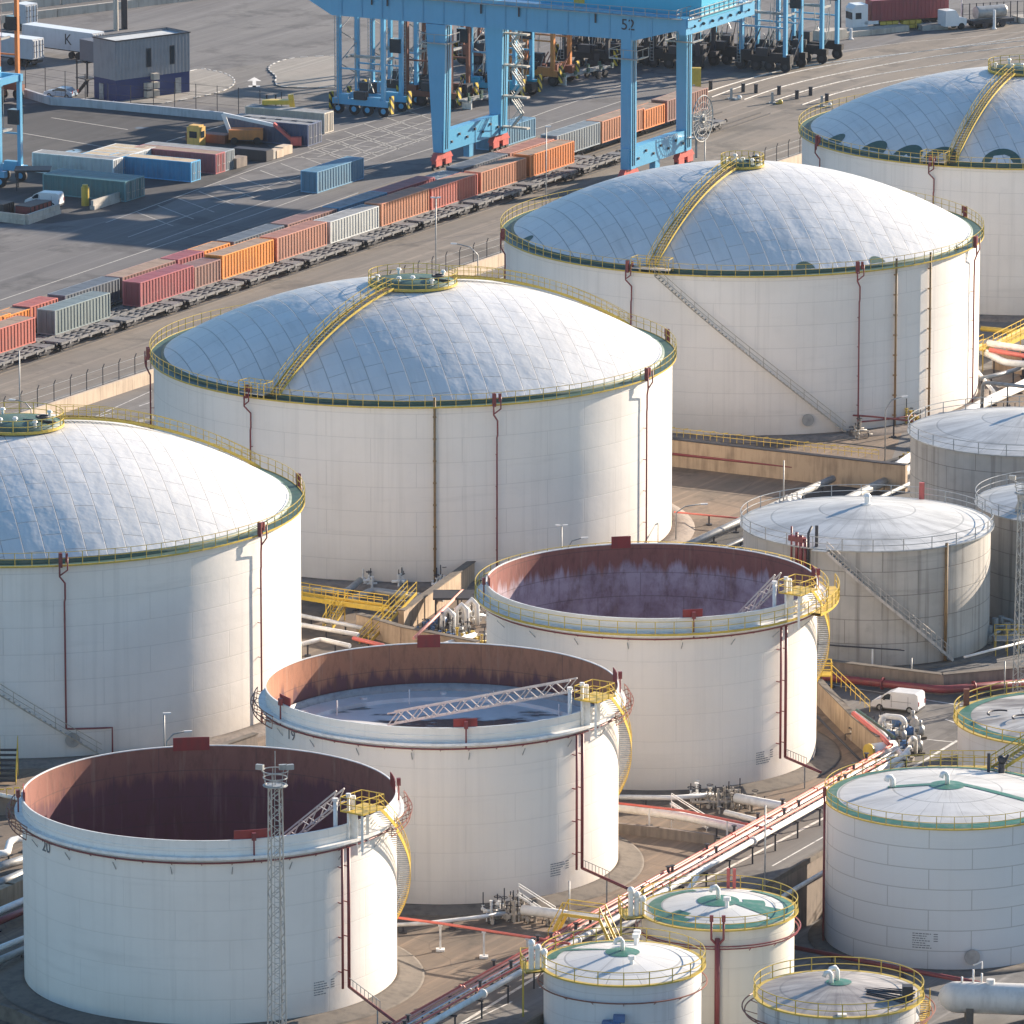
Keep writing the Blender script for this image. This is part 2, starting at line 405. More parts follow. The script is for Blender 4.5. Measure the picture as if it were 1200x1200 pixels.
def sheet(name, pts, z, m, kind='structure'):
    if sum(pts[i-1][0]*pts[i][1]-pts[i][0]*pts[i-1][1] for i in range(len(pts))) < 0: pts = pts[::-1]
    mb = MB(); mb.poly([(p[0], p[1], z) for p in pts]); return struct(name, mb, m, kind)
# rail yard and container yard
n0, n1 = G(-300, 618), G(1500, -10)
sheet('yard_asphalt', [G(-500,560), G(1250,-15), G(1250,-200), G(-500,-200)], .004, A_)
sheet('track_bed', [G(-100,520), G(-100,395), G(450,217), G(860,85), G(1250,15), G(1250,75), G(960,170)], .008, B_)
sheet('dark_ground', [G(-20,262), G(-20,123), G(100,119), G(262,140), G(330,180), G(180,246), G(60,262)], .012, D_)
sheet('access_road', [G(215,121), G(262,108), G(278,92), G(250,83), G(318,72), G(312,88), G(328,101), G(392,102), G(392,118), G(330,133)], .012, R_)
def curve(pts, n=6):
    out = []
    for i in range(len(pts)-1):
        p0, p1, p2, p3 = pts[max(i-1,0)], pts[i], pts[i+1], pts[min(i+2,len(pts)-1)]
        for k in range(n):
            t = k/n; out.append(tuple(.5*((2*p1[j])+(-p0[j]+p2[j])*t+(2*p0[j]-5*p1[j]+4*p2[j]-p3[j])*t*t+(-p0[j]+3*p1[j]-3*p2[j]+p3[j])*t**3) for j in (0,1)))
    out.append(tuple(pts[-1][:2])); return out
for nm, P in (('pavement', [(130,121),(222,84.5),(250,84),(268,89),(275,97),(265,106),(235,114),(190,122)]), ('pavement', [(392,66),(345,69),(322,75),(315,82),(323,90),(329,102),(392,103.5)])):
    q = curve([G(*p) for p in P]); mb = MB(); mb.prism(q, .0, .13); struct(nm, mb, L_)
    mb = MB()
    for i in range(len(q)-1):
        if i % 2 == 0: mb.beam((*q[i],.15), (*q[i+1],.15), .2, .06)
    struct('pavement_edging', mb, M['line'])
# earth floors of the tank compounds
sheet('compound_floor', [G(-200,1010), G(-200,700), G(340,560), G(560,640), G(960,790), G(1005,860), G(1015,905), G(470,1215), G(300,1330), G(-200,1330)], .004, C_)
sheet('compound_floor', [G(600,640), G(600,500), G(1060,500), G(1020,600), G(905,655), G(840,700)], .006, C_)
sheet('compound_floor', [G(870,780), G(960,760), G(1105,788), G(1230,770), G(1230,640), G(900,640)], .008, F_)
sheet('compound_floor', [G(1100,500), G(1320,360), G(1320,560), G(1100,600)], .006, C_)
sheet('dark_ground', [G(790,662),G(815,632),G(985,556),G(1070,530),G(1075,556),G(900,650)], .012, D_)  # flat dark sheet on the strip between the grey pipes
sheet('bounce_sheet', [(-220,250,0),(0,250,0),(5,470,0),(-20,505,0),(-220,505,0)], .010, M['beige'])  # unseen pale sheet, added to reflect light onto the lowest open tank
# road markings
def marks(segs, w, z=.016, m=None, name='road_marking'):
    mb = MB()
    for P in segs:
        P = [Vector(G(*p)) for p in P]
        for i in range(len(P)-1):
            d = (P[i+1]-P[i]).normalized(); s = Vector((-d.y, d.x, 0))*w/2
            mb.add([(*(P[i]-s)[:2],z), (*(P[i]+s)[:2],z), (*(P[i+1]+s)[:2],z), (*(P[i+1]-s)[:2],z)], [(0,1,2,3)])
    return struct(name, mb, m or M['line'])
marks([[(480,1237),(740,1076),(905,990),(1000,941),(1122,868)]], .32)
marks([[(520,1212),(600,1174)],[(632,1158),(662,1141)],[(905,1015),(1000,961)]], .16)
marks([[(965,801),(1140,829)],[(1108,843),(1130,851)],[(1080,866),(1120,870)]], .2)
marks([[(104,492),(134,483)],[(163,476),(178,471)],[(205,462),(235,453)],[(565,333),(590,325)]], .15, m=M['line'])
marks([[(60,512),(178,458)],[(560,322),(592,312)]], .12)
worn = paint('worn_marking_paint', (.46,.44,.40), .9, .35, .8, dirt=(.22,.21,.20), drips=False)
seg = []
for i in range(13):                       # lattice of bay lines in the container yard
    x0 = 195+i*24; y0 = 262-i*8.2; seg.append([(x0-34,y0-13),(x0+8,y0+3)])
for k, (dx, dy) in enumerate(((0,0),(-26,-17),(22,9))): seg.append([(150+dx,278+dy),(330+dx,213+dy),(500+dx,160+dy)])
for i in range(9): x0 = 395+i*17; seg.append([(x0-52,190-i*5-6),(x0+22,182-i*5+8)])
for i in range(6): x0 = 380+i*22; y0 = 186-i*9; seg.append([(x0-20,y0-14),(x0+30,y0+4)])
for i in range(5): seg.append([(352+i*10,166+i*9),(515,120+i*9)])
marks(seg, .2, m=worn)
marks([[(0,352),(150,301),(300,251),(420,208)],[(30,365),(420,226)],[(600,160),(700,128),(745,113)],[(590,150),(640,131),(740,96)]], .22, m=worn)
marks([[(20,155),(120,172),(180,178)],[(60,138),(150,152)],[(195,166),(265,146)]], .25, m=worn)
# curved rails and groove lines at the upper right
cl = [[(802,118),(850,101),(920,82),(1000,70),(1100,58),(1240,38)], [(834,114),(880,98),(940,83),(1020,69),(1110,57),(1240,44)],
      [(872,117),(920,101),(980,87),(1060,72),(1130,62),(1240,50)], [(908,118),(960,102),(1020,89),(1090,78),(1150,70),(1240,62)], [(940,123),(990,107),(1060,93),(1120,84)], [(985,60),(1060,50),(1130,44),(1240,33)]]
for P in cl[:5]:
    q = curve([G(*p) for p in P], 8); mb = MB()
    for i in range(len(q)-1): mb.beam((*q[i],.05), (*q[i+1],.05), .12, .09)
    struct('embedded_rail', mb, M['line'])
q = curve([G(*p) for p in cl[5]], 8); mb = MB()
for i in range(len(q)-1):
    d = Vector((q[i+1][0]-q[i][0], q[i+1][1]-q[i][1])).normalized(); s = (-d.y*.1, d.x*.1)
    mb.add([(q[i][0]-s[0],q[i][1]-s[1],.016),(q[i][0]+s[0],q[i][1]+s[1],.016),(q[i+1][0]+s[0],q[i+1][1]+s[1],.016),(q[i+1][0]-s[0],q[i+1][1]-s[1],.016)], [(0,1,2,3)])
struct('road_marking', mb, worn)
# arrow on the access road
mb = MB(); o = Vector(G(298,98)); u = (Vector(G(298,92))-o).normalized(); s = Vector((u.y,-u.x,0))
def fl(P): mb.poly([tuple((o+u*a+s*b)[:2])+(.03,) for a, b in P])
fl([(-3,-.25),(2,-.25),(2,.25),(-3,.25)]); fl([(2,-1.0),(5.5,0),(2,1.0)]); fl([(-3,-.8),(-1.8,-.8),(-1.8,.8),(-3,.8)])
struct('arrow_marking', mb, M['line'])
# pools of standing water on the dark asphalt
t = NT('standing_water'); M['water'] = t.done((.22,.26,.31), .12)
for cx, cy, rx, ry in ((60,186,20,3.2),(84,178,9,1.6),(90,176,5,1),(165,150,7,1.2)):
    c = Vector(G(cx,cy)); k = rx/8.9; mb = MB(); P = []
    for i in range(20):
        a = 2*pi*i/20; r = 1+.25*sin(3*a+cx)+.15*sin(5*a+1); P.append((c.x+k*cos(a)*r, c.y+ry/1.5*sin(a)*r+k*.1*cos(a), .017))
    mb.poly(P); struct('puddle', mb, M['water'])
# far quay apron beyond the barrier
sheet('far_road', [G(-100,22), G(300,-8), G(300,-120), G(-100,-120)], .010, A_)

# ---------------------------------------------------------------- running rails
def rails(line, x0, x1, away):
    mb = MB(); a, b = Vector(G(x0, line(x0))), Vector(G(x1, line(x1)))
    for s in (-.72, .72):
        p, q = off(a, 0, away+s, .09), off(b, 0, away+s, .09); mb.beam(p, q, .09, .17)
    return struct('rail_track', mb, M['dark'])
lineN = lambda x: 439-.337*x
rails(lineN, -60, 905, 1.0); 
# ================================================================ storage tanks
def pol(c, r, a, z): return (c[0]+r*sin(a), c[1]-r*cos(a), z)
def railing(mb, c, r, z, h=1.1, n=100, a0=0.0, a1=2*pi, t=.035, rails=2, seg=96):
    full = abs(a1-a0) > 2*pi-1e-3
    for k in range(rails): mb.arc(c, r, z+h*(k+1)/rails, t, a0, a1, seg)
    for i in range(n if full else n+1):
        a = a0+(a1-a0)*i/n; mb.beam(pol(c, r, a, z), pol(c, r, a, z+h), t*2, t*2)
def ring_plate(mb, c, r0, r1, z, th=.06, n=96, a0=0.0, a1=2*pi):
    mb.lathe([(r0,z-th),(r1,z-th),(r1,z),(r0,z)], (c[0],c[1],0), n, a0, a1, smooth=False, closed=True)
def gooseneck(mb, p, h=1.2, r=.28, ax=(1,0)):
    x, y, z = p; mb.tube([(x,y,z),(x,y,z+h*.7),(x+ax[0]*.2*h,y+ax[1]*.2*h,z+h*.95),(x+ax[0]*.55*h,y+ax[1]*.55*h,z+h*.9),(x+ax[0]*.7*h,y+ax[1]*.7*h,z+h*.6)], r, 10)
def stair_helix(c, R0, z0, z1, a0, a1, w=.8, step=.26, treads=None, stringer=None, rail=None, sh=.34, bal=4):
    n = max(4, int(abs(z1-z0)/step)); P = []; Q = []
    for i in range(n+1):
        f = i/n; a = a0+(a1-a0)*f; z = z0+(z1-z0)*f
        if treads is not None:
            p, q = pol(c, R0+.06, a, z), pol(c, R0+w, a, z); treads.beam(p, q, .24, .04)
        P.append(pol(c, R0+w, a, z)); Q.append(pol(c, R0+.08, a, z))
    for i in range(n):
        if stringer is not None: stringer.beam(P[i], P[i+1], .04, sh)
    if rail is not None:
        rail.tube([(x,y,z+1.05) for x,y,z in P], .035, 4); rail.tube([(x,y,z+.55) for x,y,z in P], .028, 4)
        for i in range(0, n+1, bal): rail.beam(P[i], (P[i][0],P[i][1],P[i][2]+1.05), .05, .05)
def digits(root, txt, c, rad, a, z, size, m):
    """lettering wrapped flat on a shell at angle a"""
    cu = bpy.data.curves.new('t', 'FONT'); cu.body = txt; cu.size = size; cu.align_x = 'CENTER'; cu.extrude = .01
    o = bpy.data.objects.new('number', cu); COL.objects.link(o)
    dg = bpy.context.evaluated_depsgraph_get(); me = bpy.data.meshes.new_from_object(o.evaluated_get(dg))
    bpy.data.objects.remove(o); bpy.data.curves.remove(cu)
    n = bpy.data.objects.new('number', me); COL.objects.link(n); n.parent = root
    p = pol(c, rad, a, z); L = root.location
    n.location = (p[0]-L.x, p[1]-L.y, p[2]-L.z); n.rotation_euler = (pi/2, 0, a); me.materials.clear(); me.materials.append(m); return n
def spec_rows(root, c, rad, a, z, m, rows=6, w=1.6):
    mb = MB()
    for i in range(rows):
        u = 0
        while u < w*(.5+.5*random.random()):
            l = random.uniform(.08, .3); aa = a+(u+l/2)/rad; mb.box(pol(c, rad+.012, aa, z-i*.2), (l, .014, .07), aa); u += l+.06
        if i < 4:
            aa = a+(w*1.15)/rad; mb.box(pol(c, rad+.012, aa, z-i*.2), (.35, .014, .07), aa)
    return part(root, 'stencilled_lettering', mb, m)

def foam_riser(root, c, rad, a, h, zlow=0.3, jog=None, m=None):
    mb = MB(); m = m or M['red']; r = rad+.38; da = .55/rad
    mb.box(pol(c, rad+.55, a, h+.55), (.3,.4,1.3), a)
    mb.box(pol(c, rad+.55, a+da, h+.75), (.2,.25,.8), a)
    pts = [pol(c, rad+.75, a-da*.2, h+.2), pol(c, rad+.75, a-da*.2, h-.9), pol(c, r, a+da*.72, h-1.6), pol(c, r, a+da*.72, h-3), pol(c, r, a+da*.6, h-3.3), pol(c, r, a+da*.6, zlow)]
    if jog:
        pts[-1] = pol(c, r, a+da*.6, jog[1]); k = 8
        for i in range(k+1): pts.append(pol(c, r, a+da*.6+jog[0]*i/k, jog[1]-.2*i/k))
        pts.append(pol(c, r, a+da*.6+jog[0], .3))
    mb.tube(pts, .085, 6); mb.tube([pol(c, rad+.9, a+da, h+.9), pol(c, rad+.9, a+da, h-.3), pol(c, rad+.8, a-da*.2, h-.8)], .07, 6)
    z = h-5
    while z > (jog[1] if jog else zlow)+.5: mb.beam(pol(c, rad, a+da*.6, z), pol(c, r, a+da*.6, z), .06, .06); z -= 3.2
    return part(root, 'foam_pipe', mb, m)
def manhole(root, c, rad, a, z, r, m):
    mb = MB(); p = Vector(pol(c, rad-.05, a, z)); q = Vector(pol(c, rad+.22, a, z)); mb.tube([p, q], r, 16); mb.tube([q, q+(q-p)*.3], r*1.2, 16)
    return part(root, 'manhole', mb, m)

def dome_tank(label, X, Y, Rr, h, stair, risers, poles, seed, shell_stair=None, back_walk=None, patches=(), plat=3.9, big_landing=False, low_valves=(), jogs={}, manh=None):
    c = (X, Y); root = thing('domed_storage_tank', label, 'storage tank', (X,Y,0), group='large dome roofed storage tanks')
    sm = shell_mat('dome_tank_shell', (.85,.80,.74), Rr, 9.0, 2.45, .20, .30, (.50,.47,.43), seed=seed, base_dirt=.45, height=h)
    mb = MB(); mb.lathe([(Rr,-.3),(Rr,h)], (X,Y,0), 128); sh = part(root, 'shell', mb, sm)
    mb = MB(); mb.lathe([(Rr-.02,.35),(Rr+1.3,.35),(Rr+2.4,0),(Rr+2.4,-.3),(Rr-.02,-.3)], (X,Y,0), 96, closed=True); part(root, 'foundation_ring', mb, M['bund'])
    # dome cap
    r0, rise = Rr-.85, 7.0; sr = (r0*r0+rise*rise)/(2*rise); am = math.asin(r0/sr)
    def dz(r): return h+.30 + math.sqrt(sr*sr-r*r)-(sr-rise)
    prof = [(sr*sin(am*i/18) if i else 1e-3, dz(sr*sin(am*i/18))) for i in range(18, -1, -1)]
    
    mb = MB(); mb.lathe(prof, (X,Y,0), 128); part(root, 'dome_roof', mb, dome_mat('dome_roof_sheet', (.74,.73,.71), seed, (.46,.455,.44)))
    mb = MB(); ring_plate(mb, c, Rr-.9, Rr+.38, h+.03, .10, 128); mb.lathe([(r0+.06,h),(r0+.06,h+.34),(r0-.5,h+.50)], (X,Y,0), 128); wk = part(root, 'walkway', mb, M['green'])
    mb = MB(); ring_plate(mb, c, Rr+.36, Rr+.44, h+.08, .15, 128)
    part(wk, 'kick_plate', mb, M['yellow'])
    mb = MB(); railing(mb, c, Rr+.40, h+.1, 1.15, 110, t=.033, seg=128); part(root, 'railing', mb, M['yellow'])
    # crown platform
    zt = dz(plat)+.25; mb = MB(); mb.lathe([(1e-3,zt+.55),(plat*.5,zt+.5),(plat,zt+.1),(plat,zt-.1)], (X,Y,0), 48); pf = part(root, 'crown_platform', mb, M['green'])
    mb = MB(); railing(mb, c, plat+.05, zt, 1.15, 20, t=.04, seg=40); ring_plate(mb, c, plat, plat+.12, zt+.12, .25, 48); part(pf, 'platform_railing', mb, M['yellow'])
    for i, (rr, aa) in enumerate(((.3,0),(.78,.6),(.8,2.1),(.75,3.6),(.82,4.9),(.5,5.6))):
        mb = MB(); p = pol(c, plat*rr, aa, zt+.2); mb.cyl(p, .14, .6, 10); mb.cyl((p[0],p[1],p[2]+.55), .27, .2, 12, .18)
        part(pf, 'vent', mb, M['white'])
    mb = MB(); p = pol(c, plat*.62, 1.2, zt+.7); mb.arc((p[0],p[1]), .55, zt+.9, .12, seg=16, n=6); mb.tube([pol(c, plat*.2, .9, zt+.5), pol(c, plat*.9, 1.3, zt+.4)], .12, 8); part(pf, 'roof_pipework', mb, M['dark'])
    # stair over the dome
    def roof_stair(a, rA, rB, nm='roof_stair'):
        tr, ra = MB(), MB(); n = 46; P = [[], []]
        for i in range(n+1):
            r = rA+(rB-rA)*i/n; z = dz(min(r, r0))+.38 if r < r0 else h+.4
            for k, s in enumerate((-1, 1)):
                q = (X+r*sin(a)+s*.5*cos(a), Y-r*cos(a)+s*.5*sin(a), z); P[k].append(q)
            if i % 1 == 0: tr.beam(P[0][-1], P[1][-1], .26, .05)
        st = part(root, nm, tr, M['brown'])
        for k in (0, 1):
            for i in range(n): ra.beam(P[k][i], P[k][i+1], .06, .24)
            ra.tube([(x,y,z+1.1) for x,y,z in P[k]], .035, 4); ra.tube([(x,y,z+.6) for x,y,z in P[k]], .03, 4)
            for i in range(0, n+1, 3): ra.beam(P[k][i], (P[k][i][0],P[k][i][1],P[k][i][2]+1.1), .06, .06)
        part(st, 'stair_railing', ra, M['yellow'])
    roof_stair(R(stair), Rr-.5, plat+.1)
    if back_walk is not None: roof_stair(R(back_walk), Rr-.5, plat+.1, 'roof_walkway')
    # landing at the rim
    mb, ml = MB(), MB(); a = R(stair)-.045; w = .14 if big_landing else .085
    aL, aH = (a-.02, a+w) if big_landing else (a-w, a+.03)
    ring_plate(ml, c, Rr-1.0, Rr+.9, h+.55, .1, 8, aL, aH)
    mb.arc(c, Rr+.9, h+1.1, .04, aL, aH); mb.arc(c, Rr+.9, h+1.65, .04, aL, aH); mb.arc(c, Rr-.7, h+1.65, .04, aL, aH)
    for k in range(5):
        aa = aL+(aH-aL)*k/4
        for q in (Rr+.9, Rr-.7): mb.beam(pol(c, q, aa, h+.2), pol(c, q, aa, h+1.65), .07, .07)
    for aa in (aL, aH): mb.beam(pol(c, Rr+.9, aa, h+1.65), pol(c, Rr-.7, aa, h+1.65), .06, .06)
    ld = part(root, 'landing', ml, M['conc']); part(ld, 'landing_railing', mb, M['yellow2'])
    for i, r in enumerate(risers): foam_riser(root, c, Rr, R(r), h, .3, jogs.get(i))
    for a in poles:
        mb = MB(); mb.tube([pol(c, Rr+.3, R(a), .2), pol(c, Rr+.3, R(a), h+1.0)], .13, 8); z = 1.5
        while z < h: mb.box(pol(c, Rr+.22, R(a), z), (.32,.34,.12), R(a)); z += 2.2
        part(root, 'gauge_pipe', mb, M['brown'])
    if shell_stair:
        a0, a1 = map(R, shell_stair); tr, sg, ra = MB(), MB(), MB(); stair_helix(c, Rr, h-.2, .4, a0, a1, .75, .3, tr, sg, ra, .12)
        s = part(root, 'shell_stair', tr, M['stairtan']); part(s, 'stringer', sg, paint('weathered_stringer', (.42,.37,.29), .7)); part(s, 'handrail', ra, paint('weathered_stringer', (.42,.37,.29), .7))
    for a, sz in patches:
        mb = MB(); a = R(a); n = 12; P = []
        for i in range(n+1):
            q = pi*i/n; r = Rr-1.1-sz*.95*sin(q); aa = a+sz*cos(q)/Rr; P.append(pol(c, r, aa, dz(r)+.035))
        mb.poly(P); part(root, 'green_patch', mb, M['green'])
    if manh is not None: manhole(root, c, Rr, R(manh), 1.9, .55, M['galv'])
    return root

def open_tank(label, X, Y, Rr, h, seed, number, numa, interior, roofz, boxes, gauge, walk=False, bw=3.0, col=(.86,.81,.75), ladder_len=None):
    c = (X, Y); root = thing('open_top_storage_tank', label, 'storage tank', (X,Y,0), group='open top floating roof tanks')
    sm = shell_mat('open_tank_shell', col, Rr, 8.5, 2.4, .14, .26, (.52,.48,.44), seed=seed, base_dirt=.35, height=h)
    mb = MB(); mb.lathe([(Rr,-.2),(Rr,h)], (X,Y,0), 128); part(root, 'shell', mb, sm)
    mb = MB(); mb.lathe([(Rr-.05,h-.01),(Rr-.05,.2)], (X,Y,0), 128); part(root, 'inner_wall', mb, interior)
    mb = MB(); ring_plate(mb, c, Rr-.07, Rr+.05, h+.05, .08, 128); part(root, 'rim', mb, M['white'])
    mb = MB(); mb.lathe([(Rr-.02,.45),(Rr+.35,.4),(Rr+2.0,.12),(Rr+2.2,.12),(Rr+2.2,-.3),(Rr-.02,-.3)], (X,Y,0), 96, closed=True); part(root, 'foundation_ring', mb, M['conc2'])
    # wind girder and cooling ring
    gw = .55 if not walk else .95; zg = h-1.2
    mb = MB(); ring_plate(mb, c, Rr-.02, Rr+gw, zg, .06, 128); ring_plate(mb, c, Rr+gw-.02, Rr+gw+.05, zg+.02, .22, 128); ring_plate(mb, c, Rr, Rr+.05, zg+.6, .05, 128)
    part(root, 'wind_girder', mb, M['white'])
    mb = MB(); ro = Rr+gw+.12; zo = zg-.5
    mb.arc(c, Rr+gw*.6, zo, .075, seg=128, n=6)
    for i in range(40):
        a = 2*pi*i/40; mb.beam(pol(c, Rr, a, zo-.25), pol(c, Rr+gw*.6, a, zo), .05, .05)
    part(root, 'cooling_ring', mb, M['red'])
    mb = MB(); 
    for i in range(20):
        a = 2*pi*(i+.5)/20; mb.beam(pol(c, Rr-.02, a, zo-1.0), pol(c, Rr+gw*.6+.15, a, zo-.3), .06, .06)
    part(root, 'bracket', mb, M['galv'])
    if not walk:
        mb = MB()                      # bunched hoses and spray loop at the far left and right
        for a0, a1 in ((R(-100),R(-62)), (R(66),R(104))):
            for k, (rr, zz) in enumerate(((1.1,-.2),(1.25,.35),(1.0,.8))): mb.arc(c, Rr+rr, zo+zz, .05, a0, a1, 128)
            for i in range(9):
                a = a0+(a1-a0)*i/8; mb.beam(pol(c, Rr+.2, a, zo-.1), pol(c, Rr+1.25, a, zo+.35), .05, .05); mb.beam(pol(c, Rr+1.1, a, zo-.2), pol(c, Rr+1.0, a, zo+.8), .05, .05)
        part(root, 'spray_loop', mb, M['oxide'])
    else:
        mb = MB(); railing(mb, c, Rr+gw+.05, zg, 1.15, 60, t=.038, seg=128); ky = part(root, 'railing', mb, M['yellow']); mb = MB(); ring_plate(mb, c, Rr+gw+.06, Rr+gw+.13, zg+.1, .2, 128); part(ky, 'kick_plate', mb, M['yellow'])
        mb = MB(); ring_plate(mb, c, Rr+gw+.05, Rr+gw+1.0, zg+.02, .25, 24, R(62), R(100)); railing(mb, c, Rr+gw+1.0, zg, 1.15, 8, R(62), R(100), t=.045); part(root, 'side_landing', mb, M['yellow2'])
    # foam shield plates standing on the rim
    for a in boxes:
        a = R(a); mb = MB(); n = 6; da = bw/Rr/2; V = []
        for i in range(n+1):
            aa = a-da+2*da*i/n
            for rr in (Rr-.14, Rr-.08):
                for z in (h-.35, h+.75): V.append(pol(c, rr, aa, z))
        F = []
        for i in range(n):
            b = i*4; F += [(b,b+4,b+5,b+1),(b+2,b+3,b+7,b+6),(b+1,b+5,b+7,b+3),(b,b+2,b+6,b+4)]
        F += [(0,1,3,2),(n*4,n*4+2,n*4+3,n*4+1)]
        mb.add(V, F); bx = part(root, 'foam_shield', mb, M['redbox'])
        mb = MB(); mb.tube([pol(c, Rr+.3, a, h+.5), pol(c, Rr+.3, a, zo)], .07, 6); mb.box(pol(c, Rr+.3, a, h+.3), (.3,.3,.6), a); part(bx, 'foam_pipe', mb, M['red'])
    # floating roof
    mb = MB(); rf = Rr-.22
    mb.lathe([(1e-3,roofz-.35),(rf*.35,roofz-.38),(rf*.86,roofz-.32),(rf*.865,roofz),(rf,roofz+.12),(rf,roofz-.8)], (X,Y,0), 96, smooth=False)
    fr = part(root, 'floating_roof', mb, M['pontoon'])
    mb = MB(); mb.lathe([(rf+.0,roofz-.1),(rf+.02,roofz+.75),(rf-.05,roofz+.75),(rf-.12,roofz+.1)], (X,Y,0), 96); part(fr, 'rim_seal', mb, M['galv'])
    mb = MB()
    for i in range(12):
        p = pol(c, rf*.93, 2*pi*i/12, roofz); mb.cyl(p, .3, .22, 12)
    for i in range(10):
        p = pol(c, rf*.8, 2*pi*(i+.4)/10, roofz-.3); mb.cyl(p, .06, 1.3, 6)
    part(fr, 'roof_fitting', mb, M['white'])
    # gauge platform, its stair and the rolling ladder
    ga = R(gauge); g = M['yellow2']
    mb = MB(); u = (sin(ga), -cos(ga)); v = (cos(ga), sin(ga)); B = Vector(pol(c, Rr-.3, ga, h))
    def W_(r, s, z): return (B.x+u[0]*r+v[0]*s, B.y+u[1]*r+v[1]*s, h+z)
    mf = MB(); mf.beam(W_(.9,-1.5,1.05), W_(.9,1.5,1.05), 2.2, .12)
    pf = part(root, 'gauge_platform', mf, g)
    corners = [(-.2,-1.5),(2.0,-1.5),(2.0,1.2),(-.2,1.2)]
    for i in range(4):
        a_, b_ = corners[i], corners[(i+1) % 4]
        for z in (1.65, 2.2): mb.beam(W_(*a_,z), W_(*b_,z), .06, .06)
        for k in range(3): 
            q = [a_[j]+(b_[j]-a_[j])*k/3 for j in (0,1)]; mb.beam(W_(*q,1.0), W_(*q,2.2), .06, .06)
    part(pf, 'platform_railing', mb, g)
    mb = MB(); mb.tube([W_(-.4,-1.9,-3.0), W_(-.4,-1.9,2.0)], .17, 10); mb.tube([W_(.35,-1.2,-2.0), W_(.35,-1.2,2.4)], .12, 10); mb.cyl(W_(.35,-1.2,2.2), .2, .3, 10); mb.cyl(W_(-.4,-1.9,1.9), .24, .25, 10); mb.cyl(W_(.35,-.6,1.1), .2, 1.1, 10)
    mb.beam(W_(.6,.9,-2.0), W_(.6,.9,1.0), .25, .25); mb.beam(W_(1.7,-1.2,-2.0), W_(1.7,-1.2,1.0), .2, .2); mb.beam(W_(.35,-.5,-2.6), W_(.35,-.5,1.0), .6, .6)
    part(pf, 'gauge_pipe', mb, M['white'])
    # short flight down from the platform to the wind girder level, then the spiral flight round the shell
    a1 = ga+3.9/Rr; tr, sg, ra = MB(), MB(), MB()
    stair_helix(c, Rr+.15, h+1.0, h-1.5, ga+1.3/Rr, a1+.03, .95, .24, tr, sg, ra, .3)
    s = part(root, 'upper_stair', tr, M['galv']); part(s, 'stringer', sg, g); part(s, 'handrail', ra, g)
    tr, sg, ra = MB(), MB(), MB(); a2 = a1+(h-1.7)*1.08/Rr
    stair_helix(c, Rr+.1, h-1.6, .2, a1+.02, a2, 1.0, .24, tr, sg, ra, .38)
    s = part(root, 'spiral_stair', tr, M['galv']); part(s, 'stringer', sg, g); part(s, 'handrail', ra, g)
    # rolling ladder truss
    mb = MB(); pA = Vector(W_(-.6,-1.0,1.6)); dirv = Vector((-u[0],-u[1],0)); L = ladder_len or math.hypot(Rr*1.15, 0)
    drop = (h+1.6)-(roofz+.3); hor = min(2*Rr-4.5, max(8.0, L)); 
    pB = pA+dirv*hor; pB.z = roofz+.4; n = int((pB-pA).length/1.1); sd_ = Vector((v[0], v[1], 0))
    for s in (-.5, .5):
        for k in range(n):
            f0, f1 = k/n, (k+1)/n; a_, b_ = pA.lerp(pB, f0)+sd_*s, pA.lerp(pB, f1)+sd_*s
            up = Vector((0,0,1.0)); mb.beam(a_, b_, .12, .12); mb.beam(a_+up, b_+up, .12, .12)
            if k % 2: mb.beam(a_, b_+up, .07, .07)
            else: mb.beam(a_+up, b_, .07, .07)
            if s > 0: mb.beam(a_-sd_, a_, .07, .05)
    part(root, 'rolling_ladder', mb, M['ladder'])
    # pair of red risers and their low branch
    for da, rr in ((-.1, .11), (.028, .14)):
        mb = MB(); a = ga-.12+da*.35; pts = [pol(c, Rr+.5, a, zo), pol(c, Rr+.5, a, 2.2)]; mb.tube(pts, rr, 8)
        for z in (3.5, 6.3, 9.1, 12): mb.beam(pol(c, Rr, a, z), pol(c, Rr+.5, a, z), .07, .07)
        part(root, 'riser_pipe', mb, M['red'])
    if number: digits(root, number, c, Rr+.04, R(numa), zo-1.0, 1.3, M['stencil'])
    spec_rows(root, c, Rr, ga-.32, 3.0, M['stencil'])
    return root, (ga-.12)

